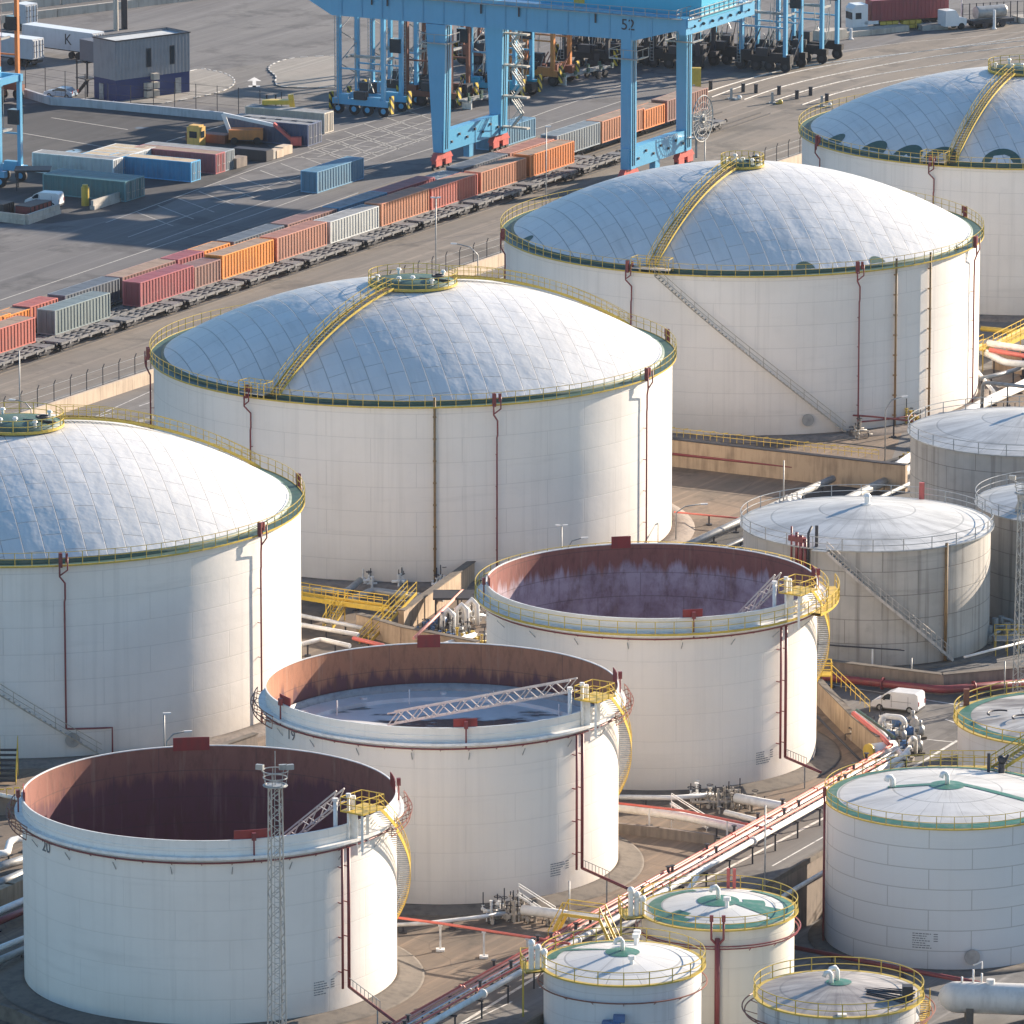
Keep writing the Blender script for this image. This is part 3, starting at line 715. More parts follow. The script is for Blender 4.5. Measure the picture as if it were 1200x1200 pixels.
def cone_tank(label, X, Y, Rr, zb, z, rise, roofm, shellm, railm, ring=None, ringm=None, rail_n=24, rail_off=.1, green=None, kind='cone_roof_storage_tank', group=None, rail_h=1.1, edge=None, railt=.04, extra=None, rails=2):
    c = (X, Y); root = thing(kind, label, 'storage tank', (X,Y,zb), group=group)
    mb = MB(); mb.lathe([(Rr,zb-.2),(Rr,z)], (X,Y,0), 96); part(root, 'shell', mb, shellm)
    def rz(r): return z+.05+rise*(1-(r/Rr)**1.25)
    mb = MB(); mb.lathe([(Rr+.04,z-.12),(Rr+.04,z+.04)]+[(max(Rr*(1-i/10),1e-3), rz(Rr*(1-i/10))) for i in range(11)], (X,Y,0), 96); part(root, 'cone_roof', mb, roofm)
    if green: green(root, c, rz)
    mb = MB(); railing(mb, c, Rr+rail_off, z, rail_h, rail_n, t=railt, rails=rails)
    if edge: ring_plate(mb, c, Rr+.03, Rr+rail_off+.08, z+.06, .12, 96)
    part(root, 'railing', mb, railm)
    if ring:
        mb = MB()
        for dr, zz in ring: mb.arc(c, Rr+dr, z+zz, .06, seg=96, n=5)
        for i in range(16): a = 2*pi*i/16; mb.beam(pol(c, Rr, a, z+ring[0][1]-.3), pol(c, Rr+ring[0][0], a, z+ring[0][1]), .05, .05)
        part(root, 'cooling_ring', mb, ringm or M['red'])
    mb = MB(); mb.lathe([(Rr-.02,zb+.2),(Rr+1.4,zb+.15),(Rr+1.4,zb-.3),(Rr-.02,zb-.3)], (X,Y,0), 64, closed=True); part(root, 'foundation_ring', mb, M['conc2'])
    return root, c, rz
def green_fan(parts):
    """parts: (r0,r1,a0,a1) patches of green anti-slip paint laid on the roof"""
    def f(root, c, rz):
        for r0, r1, a0, a1 in parts:
            mb = MB(); n = max(4, int(abs(a1-a0)/6)); a0_, a1_ = R(a0), R(a1); k = 6
            P = []; F = []
            for i in range(n+1):
                for j in range(k+1):
                    r = r0+(r1-r0)*j/k; r = max(r, .02); P.append(pol(c, r, a0_+(a1_-a0_)*i/n, rz(r)+.035))
            for i in range(n):
                for j in range(k): F.append((i*(k+1)+j, (i+1)*(k+1)+j, (i+1)*(k+1)+j+1, i*(k+1)+j+1))
            mb.add(P, F, True); part(root, 'green_painted_deck', mb, M['green2'])
    return f
def strip(root, c, rz, p0, p1, w, m, name='green_painted_strip'):
    """painted path on the roof from polar p0 to p1 (r, degrees)"""
    a = Vector(pol(c, p0[0], R(p0[1]), 0)); b = Vector(pol(c, p1[0], R(p1[1]), 0)); d = (b-a).normalized(); s = Vector((-d.y, d.x, 0))*w/2; P = []; n = 12
    for i in range(n+1):
        q = a.lerp(b, i/n)
        for k in (-1, 0, 1):
            t = q+s*k; r = math.hypot(t.x-c[0], t.y-c[1]); P.append((t.x, t.y, rz(r)+.045))
    mb = MB(); mb.add(P, [(i*3+k, (i+1)*3+k, (i+1)*3+k+1, i*3+k+1) for i in range(n) for k in (0,1)], True); part(root, name, mb, m)

M['stencil'] = flat('faded_stencil_paint', (.17,.175,.19), .8)
M['stairtan'] = paint('stair_tan', (.55,.50,.45), .6, .3, 1)
M['conc2'] = paint('apron_concrete', (.17,.145,.12), .9, .5, .6, dirt=(.08,.07,.06), drips=False)
M['green2'] = paint('green_roof_paint', (.04,.17,.12), .5, .3, 1.5, dirt=(.14,.23,.19), drips=False)
M['ladder'] = paint('ladder_white_paint', (.62,.56,.52), .5, .2, 1)
t = NT('pontoon_deck'); x, y, z = t.sep(t.obj()); n = t.noise(t.comb(x, y, 3.0), .16, 4, .55, sc=(.6,1.5,1)); n2 = t.noise(t.comb(x, y, 1.0), .8, 5)
rr = t.math('SQRT', t.math('ADD', t.math('MULTIPLY', x, x), t.math('MULTIPLY', y, y)))
cc_ = t.mix(t.ramp(n2, .4, .7, 0, .3), (.74,.74,.72), (.50,.50,.49))
wet = t.math('MULTIPLY', t.ramp(n, .55, .60), t.ramp(rr, 12.4, 12.7, 1, 0))
cc_ = t.mix(wet, cc_, (.07,.09,.10)); t.L(t.ramp(wet, 0, 1, .5, .15), t.b.inputs['Roughness']); M['pontoon'] = t.m; t.L(cc_, t.b.inputs['Base Color'])

# ---- large domed tanks
dome_tank('large white domed tank cut off by the left edge with a green crown', -45.45, 660.49, 26, 17.9, -31, (-100,-40,12,59,105,150,200), (-2.6,), 3.0, shell_stair=(-37,19.5), back_walk=122, jogs={2:(.16,3.0)}, manh=14, plat=4.3)
dome_tank('large white domed tank in the middle with a wide green crown platform', -10.0, 729.6, 26.2, 17.87, -31, (-85,-37,18,61,105,150,205), (5.3,), 11.0, back_walk=122, plat=4.4)
dome_tank('large white domed tank with a small crown and a long stair slanting down its shell', 25.34, 798.57, 26.2, 17.7, -24, (-80,-29,25.8,70,110,160,205), (37,48.4), 23.0, shell_stair=(-22,23), big_landing=True, plat=2.3, patches=((14,1.1),(-72,.9),(34,1.0)), jogs={2:(.3,1.3)}, manh=14)
dome_tank('farthest large domed tank, at the right edge, with green patches round its rim', 60.53, 865.11, 26, 17.6, -22, (-68,-27,20,70,115,160,205), (), 37.0, plat=3.9, patches=((-66,1.5),(-48,1.9),(-36,2.0),(-26,2.2),(-9,2.4)))

# ---- open top tanks
iD = rust_mat('rusted_maroon_interior', (.27,.105,.075), (.15,.05,.06), 12.6, 14.8, 1)
iF = rust_mat('rusted_brown_interior', (.42,.175,.095), (.15,.06,.065), 12.8, 14.8, 5)
iE = rust_mat('rusted_interior_with_lilac_scale', (.27,.095,.075), (.24,.15,.17), 13.6, 14.8, 9, lilac=(.47,.37,.41))
tD, gD = open_tank('white open top tank lowest in the picture, deep dark maroon interior', -24.07, 566.48, 14.88, 15.24, 50, '20', -57, iD, 2.6, (-84,15.5,98,188), 53.5, ladder_len=17)
tF, gF = open_tank('middle one of three white open top tanks, pale floating roof high inside it', -5.88, 601.04, 14.85, 15.45, 60, '19', -57, iF, 11.2, (-62,8,98,185), 56, col=(.82,.765,.70), bw=2.0, ladder_len=18.5)
tE, gE = open_tank('white open top tank with a yellow railed rim walkway and lilac stained interior', 12.44, 637.76, 14.72, 15.86, 70, None, 0, iE, 4.6, (-84,13,98,190), 56, walk=True, bw=1.8, col=(.82,.76,.69), ladder_len=12)

# ---- grey cone roof tanks
gs = lambda n, s, rad: shell_mat(n, (.48,.45,.41), rad, 7.0, 2.3, .6, 1.0, (.19,.172,.155), seed=s, height=11)
cr = lambda n, s: cone_mat(n, (.66,.655,.63), (.33,.325,.31), .75, 32, s)
def grey(label, X, Y, Rr, h, seed, stair=None, gp=None, zb=0.0):
    root, c, rz = cone_tank(label, X, Y, Rr, zb, h, 1.9, cr('grey_cone_roof_'+str(seed), seed), gs('weathered_grey_shell_'+str(seed), seed, Rr), M['galv'], rail_n=26, rail_off=.25, group='grey cone roof tanks', rail_h=1.15, edge=True, railt=.042)
    mb = MB(); mb.cyl((X,Y,rz(0)-.1), .5, .12, 16); mb.cyl((X,Y,rz(0)), .25, .8, 12); mb.cyl((X,Y,rz(0)+.7), .4, .3, 12, .2); part(root, 'apex_vent', mb, M['white'])
    if stair:
        a0, a1 = map(R, stair); tr, sg, ra = MB(), MB(), MB(); stair_helix(c, Rr, h-.1, .3, a0, a1, .85, .24, tr, sg, ra, .26, 2)
        s = part(root, 'shell_stair', tr, M['galv']); part(s, 'stringer', sg, M['stairtan']); part(s, 'handrail', ra, M['stairtan'])
        mb = MB(); ring_plate(mb, c, Rr-.2, Rr+1.0, h, .08, 6, a0-.12, a0); part(root, 'stair_landing', mb, M['galv'])
        mb = MB(); a = R(-38)
        for k, (da, hh, rr) in enumerate(((-.02,2.6,.1),(.03,1.9,.16),(.07,1.6,.2),(.11,1.2,.15))): mb.tube([pol(c, Rr+.15, a+da, h-1.6-.4*k), pol(c, Rr+.15, a+da, h+hh*.7)], rr, 8)
        mb.box(pol(c, Rr+.1, a+.03, h+.7), (1.7,.5,.5), a); part(root, 'foam_pipework', mb, M['red'])
        mb = MB(); p = pol(c, Rr-.3, R(-27), h); mb.cyl(p, .16, 2.1, 10); mb.tube([pol(c, Rr+.2, R(-30), h-2.6), pol(c, Rr+.2, R(-30), h+1.4), pol(c, Rr-.5, R(-30), h+1.9)], .13, 8); part(root, 'vent_stack', mb, M['dark'])
        mb = MB(); mb.tube([pol(c, Rr+.2, R(36), .2), pol(c, Rr+.2, R(36), h+.3)], .16, 8); part(root, 'gauge_pipe', mb, M['brown'])
        mb = MB(); mb.box(pol(c, Rr-.3, R(150), h+1.0), (.5,.4,1.6), 0); part(root, 'foam_chamber', mb, M['craneRed'])
    return root, c, rz
grey('grey streaked cone roof tank with a railed stair slanting down its shell', 33.66, 681.23, 11.73, 11.23, 101, stair=(-20,38))
grey('farthest grey cone roof tank, at the right edge just below the large domed ones', 51.8, 724.23, 11.72, 11.0, 117)
rt, ct_, rz_ = grey('narrow grey tank cut off by the right edge beside the lattice floodlight mast', 55.2, 694.0, 10.2, 10.4, 131)
mb = MB(); pc = pol(ct_, 8.0, R(-50), 10.8)
for k in range(7): a = k*.9; mb.tube([(pc[0]+.9*cos(a),pc[1]+.9*sin(a),10.6),(pc[0]+.5*cos(a),pc[1]+.5*sin(a),11.7),(pc[0]-.6*cos(a),pc[1]+.2,11.9)], .13, 6)
mb.cyl((pc[0],pc[1],10.6), .35, 2.0, 10); mb.wheel((pc[0]-.4,pc[1]-.3,12.2), .55, .15, (1,.4)); part(rt, 'roof_valve_group', mb, M['galv'])

# ---- white flat cone tanks in the sunken compound
PZ = -5.5
ms = shell_mat('plated_white_shell', (.64,.655,.66), 10.15, 7.2, 1.75, .55, .12, (.42,.41,.40), seed=3, height=12)
mr = cone_mat('plated_white_roof', (.68,.67,.645), (.40,.39,.37), .6, 26, 3)
rM, cM, zM = cone_tank('white plated tank with a green rim and a green stripe across its roof', 36.46, 596.87, 10.15, PZ, 6.71, 1.15, mr, ms, M['yellow'], rail_n=44, rail_off=.12, edge=True,
    green=green_fan([(9.25,10.12,0,360),(0.02,1.5,0,360)]), kind='cone_roof_storage_tank', group='white tanks in the sunken compound', railt=.032)
strip(rM, cM, zM, (1.2,100), (9.4,66), .75, M['green2']); strip(rM, cM, zM, (1.2,262), (5.0,262), .7, M['green2'])
mb = MB(); gooseneck(mb, (cM[0],cM[1],zM(0)-.05), 1.15, .2, (-.7,-.5)); part(rM, 'gooseneck_vent', mb, M['white'])
mb = MB(); p = pol(cM, 4.6, R(262), 0); gooseneck(mb, (p[0],p[1],zM(4.6)-.05), 1.0, .24, (-.8,-.3)); part(rM, 'gooseneck_vent', mb, M['white'])
mb = MB(); p = pol(cM, 9.0, R(146), 0); mb.cyl((p[0],p[1],zM(9)-.05), .28, .9, 10); mb.ball((p[0],p[1],zM(9)+1.2), .35); mb.box((p[0]-1.1,p[1],zM(9)+.8), (.25,.25,1.8)); mb.tube([(p[0],p[1],zM(9)+.5),(p[0]+.6,p[1],zM(9)+1.6)], .12, 8); part(rM, 'valve', mb, M['dark'])
mb = MB(); mb.tube([pol(cM, 10.4, R(-83), PZ), pol(cM, 10.4, R(-83), 7.9)], .11, 8); mb.box(pol(cM, 10.4, R(-83), 7.6), (.3,.3,.7)); part(rM, 'foam_pipe', mb, M['red'])
manhole(rM, cM, 10.15, R(9), PZ+1.3, .55, M['galv']); spec_rows(rM, cM, 10.15, R(-19), PZ+3.2, M['stencil'], 7, 1.7)
# stair bridge leaving the back of that tank to the right
a_, b_ = Vector((41.0,605.2,7.0)), Vector((49.5,611.5,10.6)); mb, m2 = MB(), MB(); s_ = Vector((-.6,.8,0))*.55
for s in (-1, 1):
    m2.beam(a_+s_*s, b_+s_*s, .08, .28); m2.beam(a_+s_*s+Vector((0,0,1.1)), b_+s_*s+Vector((0,0,1.1)), .08, .08); m2.beam(a_+s_*s+Vector((0,0,.6)), b_+s_*s+Vector((0,0,.6)), .06, .06)
    for k in range(8): q = a_.lerp(b_, k/7)+s_*s; m2.beam(q, q+Vector((0,0,1.1)), .07, .07)
    for q in (a_.lerp(b_, .55)+s_*s, b_+s_*s): m2.beam((q.x,q.y,PZ), q, .18, .18)
for k in range(30): q = a_.lerp(b_, k/29); mb.beam(q-s_, q+s_, .26, .05)
st = thing('access_stair', 'yellow access stair rising to the right behind the green rimmed tank', 'stair', (a_.x,a_.y,PZ)); part(st, 'treads', mb, M['galv']); part(st, 'stair_railing', m2, M['yellow'])
mb = MB(); 
for xy in ((36.0,606.95),(41.3,606.95)): 
    for z in (6.8, 7.4, 7.95): pass
q0 = [(35.6,607.3),(41.2,607.3),(41.2,605.6)]
for i in range(2):
    for z in (7.5, 8.1): mb.beam((*q0[i],z), (*q0[i+1],z), .06, .06)
for i in range(7): mb.beam((35.6+i*.93,607.3,6.7), (35.6+i*.93,607.3,8.1), .06, .06)
mb.beam((35.4,606.9,6.75), (41.3,606.9,6.75), .9, .08); part(rM, 'rear_platform', mb, M['yellow'])

ns = shell_mat('cream_small_shell', (.72,.68,.58), 6.15, 6, 2.3, .12, .2, (.45,.40,.33), seed=8, height=10)
os_ = shell_mat('pale_small_shell', (.66,.67,.68), 6.2, 6, 2.3, .15, .4, (.42,.41,.40), seed=12, height=10)
ps = shell_mat('stained_small_shell', (.60,.60,.59), 6.25, 2.4, 2.3, .3, .9, (.16,.15,.15), seed=15, height=10)
nr = cone_mat('small_roof_patchy', (.70,.69,.65), (.42,.41,.39), .5, 14, 8); orf = cone_mat('small_roof_clean', (.72,.71,.68), (.42,.41,.39), .5, 14, 12)
prf = cone_mat('small_roof_stained', (.50,.46,.42), (.16,.14,.135), .9, 14, 15)
G3 = 'white tanks in the sunken compound'
rN, cN, zN = cone_tank('small cream walled tank with patchy green paint on its roof', 16.55, 570.0, 6.13, PZ, 4.6, .8, nr, ns, M['yellow'], ring=[(.35,-1.5),(.5,-1.25)], rail_n=20, rail_off=.25, edge=True, green=green_fan([(5.3,6.1,-60,150),(4.6,5.6,200,330),(.02,1.7,0,360),(.8,5.4,52,80),(3.6,6.0,-60,-38),(2.0,3.8,60,105)]), group=G3)
rO, cO, zO = cone_tank('small white tank bottom centre with a round green spot on its roof', 8.65, 554.7, 6.18, PZ, 4.5, 1.0, orf, os_, M['yellow'], ring=[(.45,-1.35)], ringm=M['oxide'], rail_n=20, rail_off=.28, edge=True, green=green_fan([(.02,1.35,0,360),(5.2,6.1,165,265),(1.2,5.6,232,240)]), group=G3)
rP, cP, zP = cone_tank('small stained tank at the bottom right edge with a dark streaked roof', 25.2, 546.2, 6.25, PZ, 4.5, 1.0, prf, ps, M['yellow'], ring=[(1.0,-1.3),(1.2,-1.0)], ringm=M['oxide'], rail_n=22, rail_off=.3, edge=True, green=green_fan([(.02,1.0,0,360)]), group=G3)
for rt, c, rz, L in ((rN,cN,zN,((0,0,1.5),(1.9,20,.8))), (rO,cO,zO,((0,0,1.4),(2.6,15,.5),(3.2,160,.9),(4.7,165,1.1))), (rP,cP,zP,((.3,200,1.5),(.7,300,1.3)))):
    for r, a, hh in L:
        p = pol(c, r, R(a), 0); mb = MB()
        if hh > 1.2: gooseneck(mb, (p[0],p[1],rz(r)-.05), hh*.8, .17, (-.8,-.4))
        else: mb.cyl((p[0],p[1],rz(r)-.05), .16, hh*.8, 8); mb.cyl((p[0],p[1],rz(r)+hh*.7), .3, .3, 10)
        part(rt, 'vent', mb, M['white'])
for rt, c, z in ((rN,cN,4.6),(rO,cO,4.5),(rP,cP,4.5)):
    if rt is rP: continue
    a = R(-75 if rt is rN else -78); mb = MB()
    for k in range(3): p = pol(c, 6.3+.5*k, a, z); mb.cyl(p, .22, 1.1+.4*k, 8); mb.ball((p[0],p[1],z+1.3+.4*k), .3)
    part(rt, 'roof_valves', mb, M['white'])
    mb = MB(); a0, a1 = a-.28, a+.12; ring_plate(mb, c, 6.4, 8.0, z, .12, 6, a0, a1)
    mb.arc(c, 8.0, z+1.1, .05, a0, a1); mb.arc(c, 8.0, z+.6, .05, a0, a1)
    for k in range(5): aa = a0+(a1-a0)*k/4; mb.beam(pol(c, 8.0, aa, z), pol(c, 8.0, aa, z+1.1), .08, .08)
    mb.beam(pol(c, 8.0, a0, z+1.1), pol(c, 6.3, a0, z+1.1), .06, .06); mb.beam(pol(c, 7.8, a0, z), pol(c, 7.8, a0, PZ), .15, .15)
    part(rt, 'side_platform', mb, M['yellow'])
mb = MB(); a = R(-2); mb.tube([pol(cN, 6.5, a, PZ), pol(cN, 6.5, a, 4.0)], .22, 10)
for s in (-.08, .08): mb.tube([pol(cN, 6.5, a, 3.4), pol(cN, 6.7, a+s*.9, 4.0), pol(cN, 6.7, a+s*.9, 5.6)], .1, 6); mb.box(pol(cN, 6.7, a+s*.9, 5.7), (.3,.3,.5))
part(rN, 'foam_pipe', mb, M['red'])
mb = MB()
for da in (-.03, .05): mb.beam(pol(cN, 6.2, R(168)+da, 4.6), pol(cN, 6.2, R(168)+da, 6.3), .25, .25)
part(rN, 'foam_chamber', mb, M['craneRed'])
mb = MB(); mb.box(pol(cO, 6.9, R(-8), 1.2), (1.4,.9,1.2), R(-8)); mb.box(pol(cO, 6.7, R(-3), 2.0), (.9,.7,.5), R(-3)); part(rO, 'instrument_box', mb, M['pblue'])
mb = MB()
for k in range(4): mb.tube([pol(cO, 6.2, R(2+k*5), .6), pol(cO, 7.0, R(2+k*5), .7), pol(cO, 7.0, R(2+k*5), 1.4)], .12, 8)
mb.beam(pol(cO, 6.9, R(0), .6), pol(cO, 6.9, R(18), .6), .3, .3); part(rO, 'shell_valves', mb, M['galv'])
mb = MB(); tr, sg, ra = MB(), MB(), MB(); stair_helix(cP, 6.25, 4.3, PZ+.3, R(80), R(80)+1.5, .8, .25, tr, sg, ra, .3)
s = part(rP, 'spiral_stair', tr, M['yellow2']); part(s, 'stringer', sg, M['yellow2']); part(s, 'handrail', ra, M['yellow2'])
mb = MB(); mb.box(pol(cP, 6.1, R(0), 4.55), (.7,.5,.35)); part(rP, 'roof_hatch', mb, M['white'])
mb = MB()
for k in range(6): a = R(58+k*7); mb.tube([pol(cP, 5.9, a, 4.7), pol(cP, 4.9-.4*(k % 3), a-.1, zP(4.7)+.12), pol(cP, 3.2-.3*k, a-.35, zP(3)+.1)], .07, 5)
mb.box(pol(cP, 5.6, R(68), 5.2), (.8,.8,1.2)); part(rP, 'hose_bundle', mb, M['dark'])

ls = shell_mat('low_tank_shell', (.66,.655,.64), 10.1, 7, 2.3, .15, .4, (.42,.38,.34), seed=19, height=10)
lr = cone_mat('stained_roof_low_tank', (.62,.60,.56), (.16,.135,.12), .95, 26, 19)
rL, cL, zL = cone_tank('white tank cut off by the right edge with a green rim and stained roof', 49.6, 632.0, 10.12, PZ, 4.6, 1.0, lr, ls, M['yellow'], rail_n=36, rail_off=.35, edge=True, green=green_fan([(9.0,10.1,0,360)]), group=G3, railt=.045)
mb = MB(); mb.box(pol(cL, 10.3, R(-118), 5.4), (.5,.4,1.5)); part(rL, 'foam_chamber', mb, M['oxide'])
for q in ((2.2,-60,1.0),(3.5,-80,1.2)):
    mb = MB(); mb.arc(pol(cL, 3+q[0], R(q[1]), 0)[:2], q[2], zL(4)+.06, .08, 2.6, 5.2, seg=30, n=5); part(rL, 'roof_hose', mb, M['dark'])
# ================================================================ bund walls, pipes, pumps, lamps and masts around the tanks
V3 = Vector
def wall(name, pts, h, th, m, label, cat='wall', cap=None, z0=-.2, kidsfn=None):
    """wall along photo points on the ground"""
    P = [V3(p) if len(p) == 3 else V3(G(*p)) for p in pts]; mb = MB()
    root = thing(name, label, cat, tuple(P[0]))
    for i in range(len(P)-1):
        d = (P[i+1]-P[i]).normalized(); e = d*(th/2 if i < len(P)-2 else 0)
        mb.beam(P[i]+V3((0,0,(h+z0)/2)), P[i+1]+e+V3((0,0,(h+z0)/2)), th, h-z0)
    part(root, 'wall_body', mb, m)
    if cap:
        mb = MB()
        for i in range(len(P)-1): mb.beam(P[i]+V3((0,0,h+.045)), P[i+1]+V3((0,0,h+.045)), th+.2, .1)
        part(root, 'coping', mb, cap)
    return root, P
def pipe(name, pts, r, m, label, cat='pipe', sup=None, group=None, n=8, flg=None):
    P = [V3(p) for p in pts]
    root = thing(name, label, cat, (P[0].x, P[0].y, 0), group=group); mb = MB()
    Q = [P[0]]
    for i in range(1, len(P)-1):
        a = (P[i-1]-P[i]); b = (P[i+1]-P[i]); k = min(r*2.2, a.length*.4, b.length*.4); A, B = P[i]+a.normalized()*k, P[i]+b.normalized()*k
        Q += [A, (A+B)/2*.5+P[i]*.5, B]
    Q.append(P[-1]); mb.tube(Q, r, n); part(root, 'pipe_run', mb, m)
    if flg:
        mb = MB(); tot = 0
        for i in range(len(P)-1):
            L = (P[i+1]-P[i]).length; d = (P[i+1]-P[i]).normalized(); s = flg-tot % flg
            while s < L: q = P[i]+d*s; mb.tube([q-d*.06, q+d*.06], r*1.6, 10); s += flg
            tot += L
        if mb.v: part(root, 'flange', mb, m)
    if sup:
        step, sm, zb = sup; mb = MB()
        for i in range(len(P)-1):
            L = (P[i+1]-P[i]).length; k = max(1, int(L/step))
            for j in range(k):
                q = P[i].lerp(P[i+1], (j+.5)/k)
                if q.z-r-zb > .15: mb.beam((q.x,q.y,zb), (q.x,q.y,q.z-r), .16, .16); mb.box((q.x,q.y,zb+.06), (.6,.6,.12))
        if mb.v: part(root, 'pipe_support', mb, sm)
    return root
def gz(px, py, z): return G(px, py, z)

# --- concrete dike in front of the large tank on the right
wall('bund_wall', [(640,529),(1030,574),(1062,577)], 2.9, .6, M['ochre'], 'ochre bund wall with a dark coping in front of the large domed tank right of the middle', cap=M['dark'])
pipe('red_pipe', [gz(700,522,1.4), gz(1015,557,1.4)], .14, M['red'], 'thin red pipe fixed to the ochre bund wall')
pipe('red_pipe', [gz(790,600,1.0), gz(872,608,1.0)], .09, M['redrack'], 'thin red pipe on black posts over the sunlit brown ground', sup=(6,M['dark'],0))
rt = thing('walkway_railing', 'yellow railing along the top of the ochre bund wall', 'railing', G(790,567)); mb = MB(); a, b = V3(G(770,544)), V3(G(1030,573))
for i in range(34):
    q = a.lerp(b, i/33)+V3((0,1.1,2.95)); mb.beam(q, q+V3((0,0,.9)), .05, .05)
    if i % 2 == 0: mb.beam(q+V3((0,0,.9)), q+V3((.5,.3,.9)), .07, .07)
for z in (.5, .9): mb.beam(a+V3((0,1.1,2.95+z)), b+V3((0,1.1,2.95+z)), .05, .05)
part(rt, 'rail', mb, M['yellow'])
# big grey pipes running behind the grey tank
for i, (x0, y0, x1, y1, r) in enumerate(((770,655,976,561,.38),(800,664,960,592,.2),(850,655,1072,547,.48),(880,655,1080,560,.2))):
    pipe('grey_pipe', [gz(x0,y0,1.0), gz(x1,y1,1.0)], r, M['galv'], ('thick grey pipe running up to the ochre bund wall, leftmost of the bundle', 'slim grey pipe second from the left in the bundle behind the grey tank', 'thick grey pipe passing behind the grey tank towards the farthest grey one', 'slim grey pipe rightmost in the bundle behind the grey tank')[i], sup=(5,M['dark'],0), group='grey pipe bundle between the tanks')
mb = MB(); 
for i in range(3): p = V3(G(922+i*6, 588-i*2, 1.2)); mb.tube([p-V3((.4,0,0)), p+V3((.4,.2,0))], .28, 10); mb.cyl((p.x,p.y,1.3), .12, .6, 8)
solo('valve_group', mb, M['white'], 'white valve group on the grey pipe bundle behind the grey tank', 'valve')

# --- grey tank bund and its red pipes
BW = [(940,794),(1104,814),(1215,804)]
wall('bund_wall', BW, 1.9, .5, M['bund'], 'dark grey bund wall bending round the foot of the streaked grey tank', cap=M['conc2'])
pipe('red_pipe', [gz(930,789,.9), gz(1020,799.5,.9), gz(1105,808.5,.9), gz(1215,799,.9)], .38, M['red'], 'thick dark red pipe along the foot of the grey bund wall', flg=9, sup=(8,M['dark'],0))
pipe('grey_pipe', [gz(905,750,2.2), gz(985,757,2.2), gz(1060,762,2.2)], .07, M['dark'], 'thin dark pipe across the foot of the grey tank', sup=(9,M['white'],0))
pipe('white_pipe', [gz(1130,770,1.0), gz(1200,752,1.6)], .12, M['white'], 'thin white pipe behind the grey bund wall near the lattice mast')
# steps and valves right of the grey tank
mb = MB()
for i in range(7): p = V3(G(1160+i*7, 757-(i % 3)*6, 0)); mb.tube([p, p+V3((0,0,1.0+.4*(i % 3))), p+V3((1.0,.3,1.4))], .16, 7); mb.cyl((p.x,p.y+1,.2), .3, 1.5+.3*(i % 2), 9)
solo('valve_group', mb, M['galv'], 'tangle of grey valves in the shade right of the streaked grey tank', 'valve')
rt = thing('access_platform', 'small yellow railed platform beside the lattice mast near the grey tank', 'platform', G(1170,765)); mb, m2 = MB(), MB(); p = V3(G(1166,766)); m2.box((p.x+1.6,p.y,1.5), (3.4,2.0,.1))
for dx in (0,1.1,2.2,3.3):
    for dy in (-1,1): mb.beam((p.x+dx,p.y+dy,0), (p.x+dx,p.y+dy,2.6), .08, .08)
for dy in (-1,1):
    for z in (2.05,2.6): mb.beam((p.x,p.y+dy,z), (p.x+3.3,p.y+dy,z), .06, .06)
part(rt, 'platform_railing', mb, M['yellow']); part(rt, 'platform_floor', m2, M['galv'])

# --- bund wall between the walkway rimmed tank and the van
wall('bund_wall', [(948,812),(968,835),(1000,868),(1030,893)], 2.3, .45, M['ochre'], 'sunlit ochre bund wall running from the walkway rimmed tank down to the pipe rack', cap=M['conc2'])
pipe('black_pipe', [gz(948,830,.9), gz(1010,893,.9)], .12, M['dark'], 'thin black pipe low on the sunlit ochre bund wall')
# --- bund wall round the left large tank
wall('bund_wall', [(-60,960),(60,950),(170,925),(300,880)], 1.6, .4, M['bund'], 'grey bund wall behind the lowest open tank', cap=M['conc2'])
pipe('white_pipe', [gz(-30,925,1.9), gz(60,944,1.9)], .18, M['white'], 'white pipe over the bund wall at the left edge')
rt = thing('crossover_stair', 'small dark crossover stair with yellow rails at the left edge below the large domed tank', 'stair', G(10,905)); mb, m2 = MB(), MB(); p = V3(G(10,912))
for i in range(7): mb.box((p.x,p.y-2+i*.45,.3+i*.35), (1.5,.42,.12))
for s in (-.8,.8):
    m2.beam((p.x+s,p.y-2.2,1.2), (p.x+s,p.y+1,3.6), .07, .07); m2.beam((p.x+s,p.y-2.2,0), (p.x+s,p.y-2.2,1.2), .07, .07); m2.beam((p.x+s,p.y+1,0), (p.x+s,p.y+1,3.6), .07, .07); m2.beam((p.x+s,p.y-2.2,.2), (p.x+s,p.y+1,2.5), .08, .2)
part(rt, 'treads', mb, M['dark']); part(rt, 'handrail', m2, M['yellow2'])
rt = thing('walkway_railing', 'short yellow and black railing on the wall behind the lowest open tank', 'railing', G(0,925)); mb = MB()
for i in range(12): q = V3(G(-10+i*9, 938-i*1.0, 1.7)); mb.beam(q, q+V3((0,0,.9)), .07, .07); mb.beam(q+V3((0,0,.9)), q+V3((.45,0,.9)), .1, .1)
part(rt, 'rail', mb, M['yellow2'])
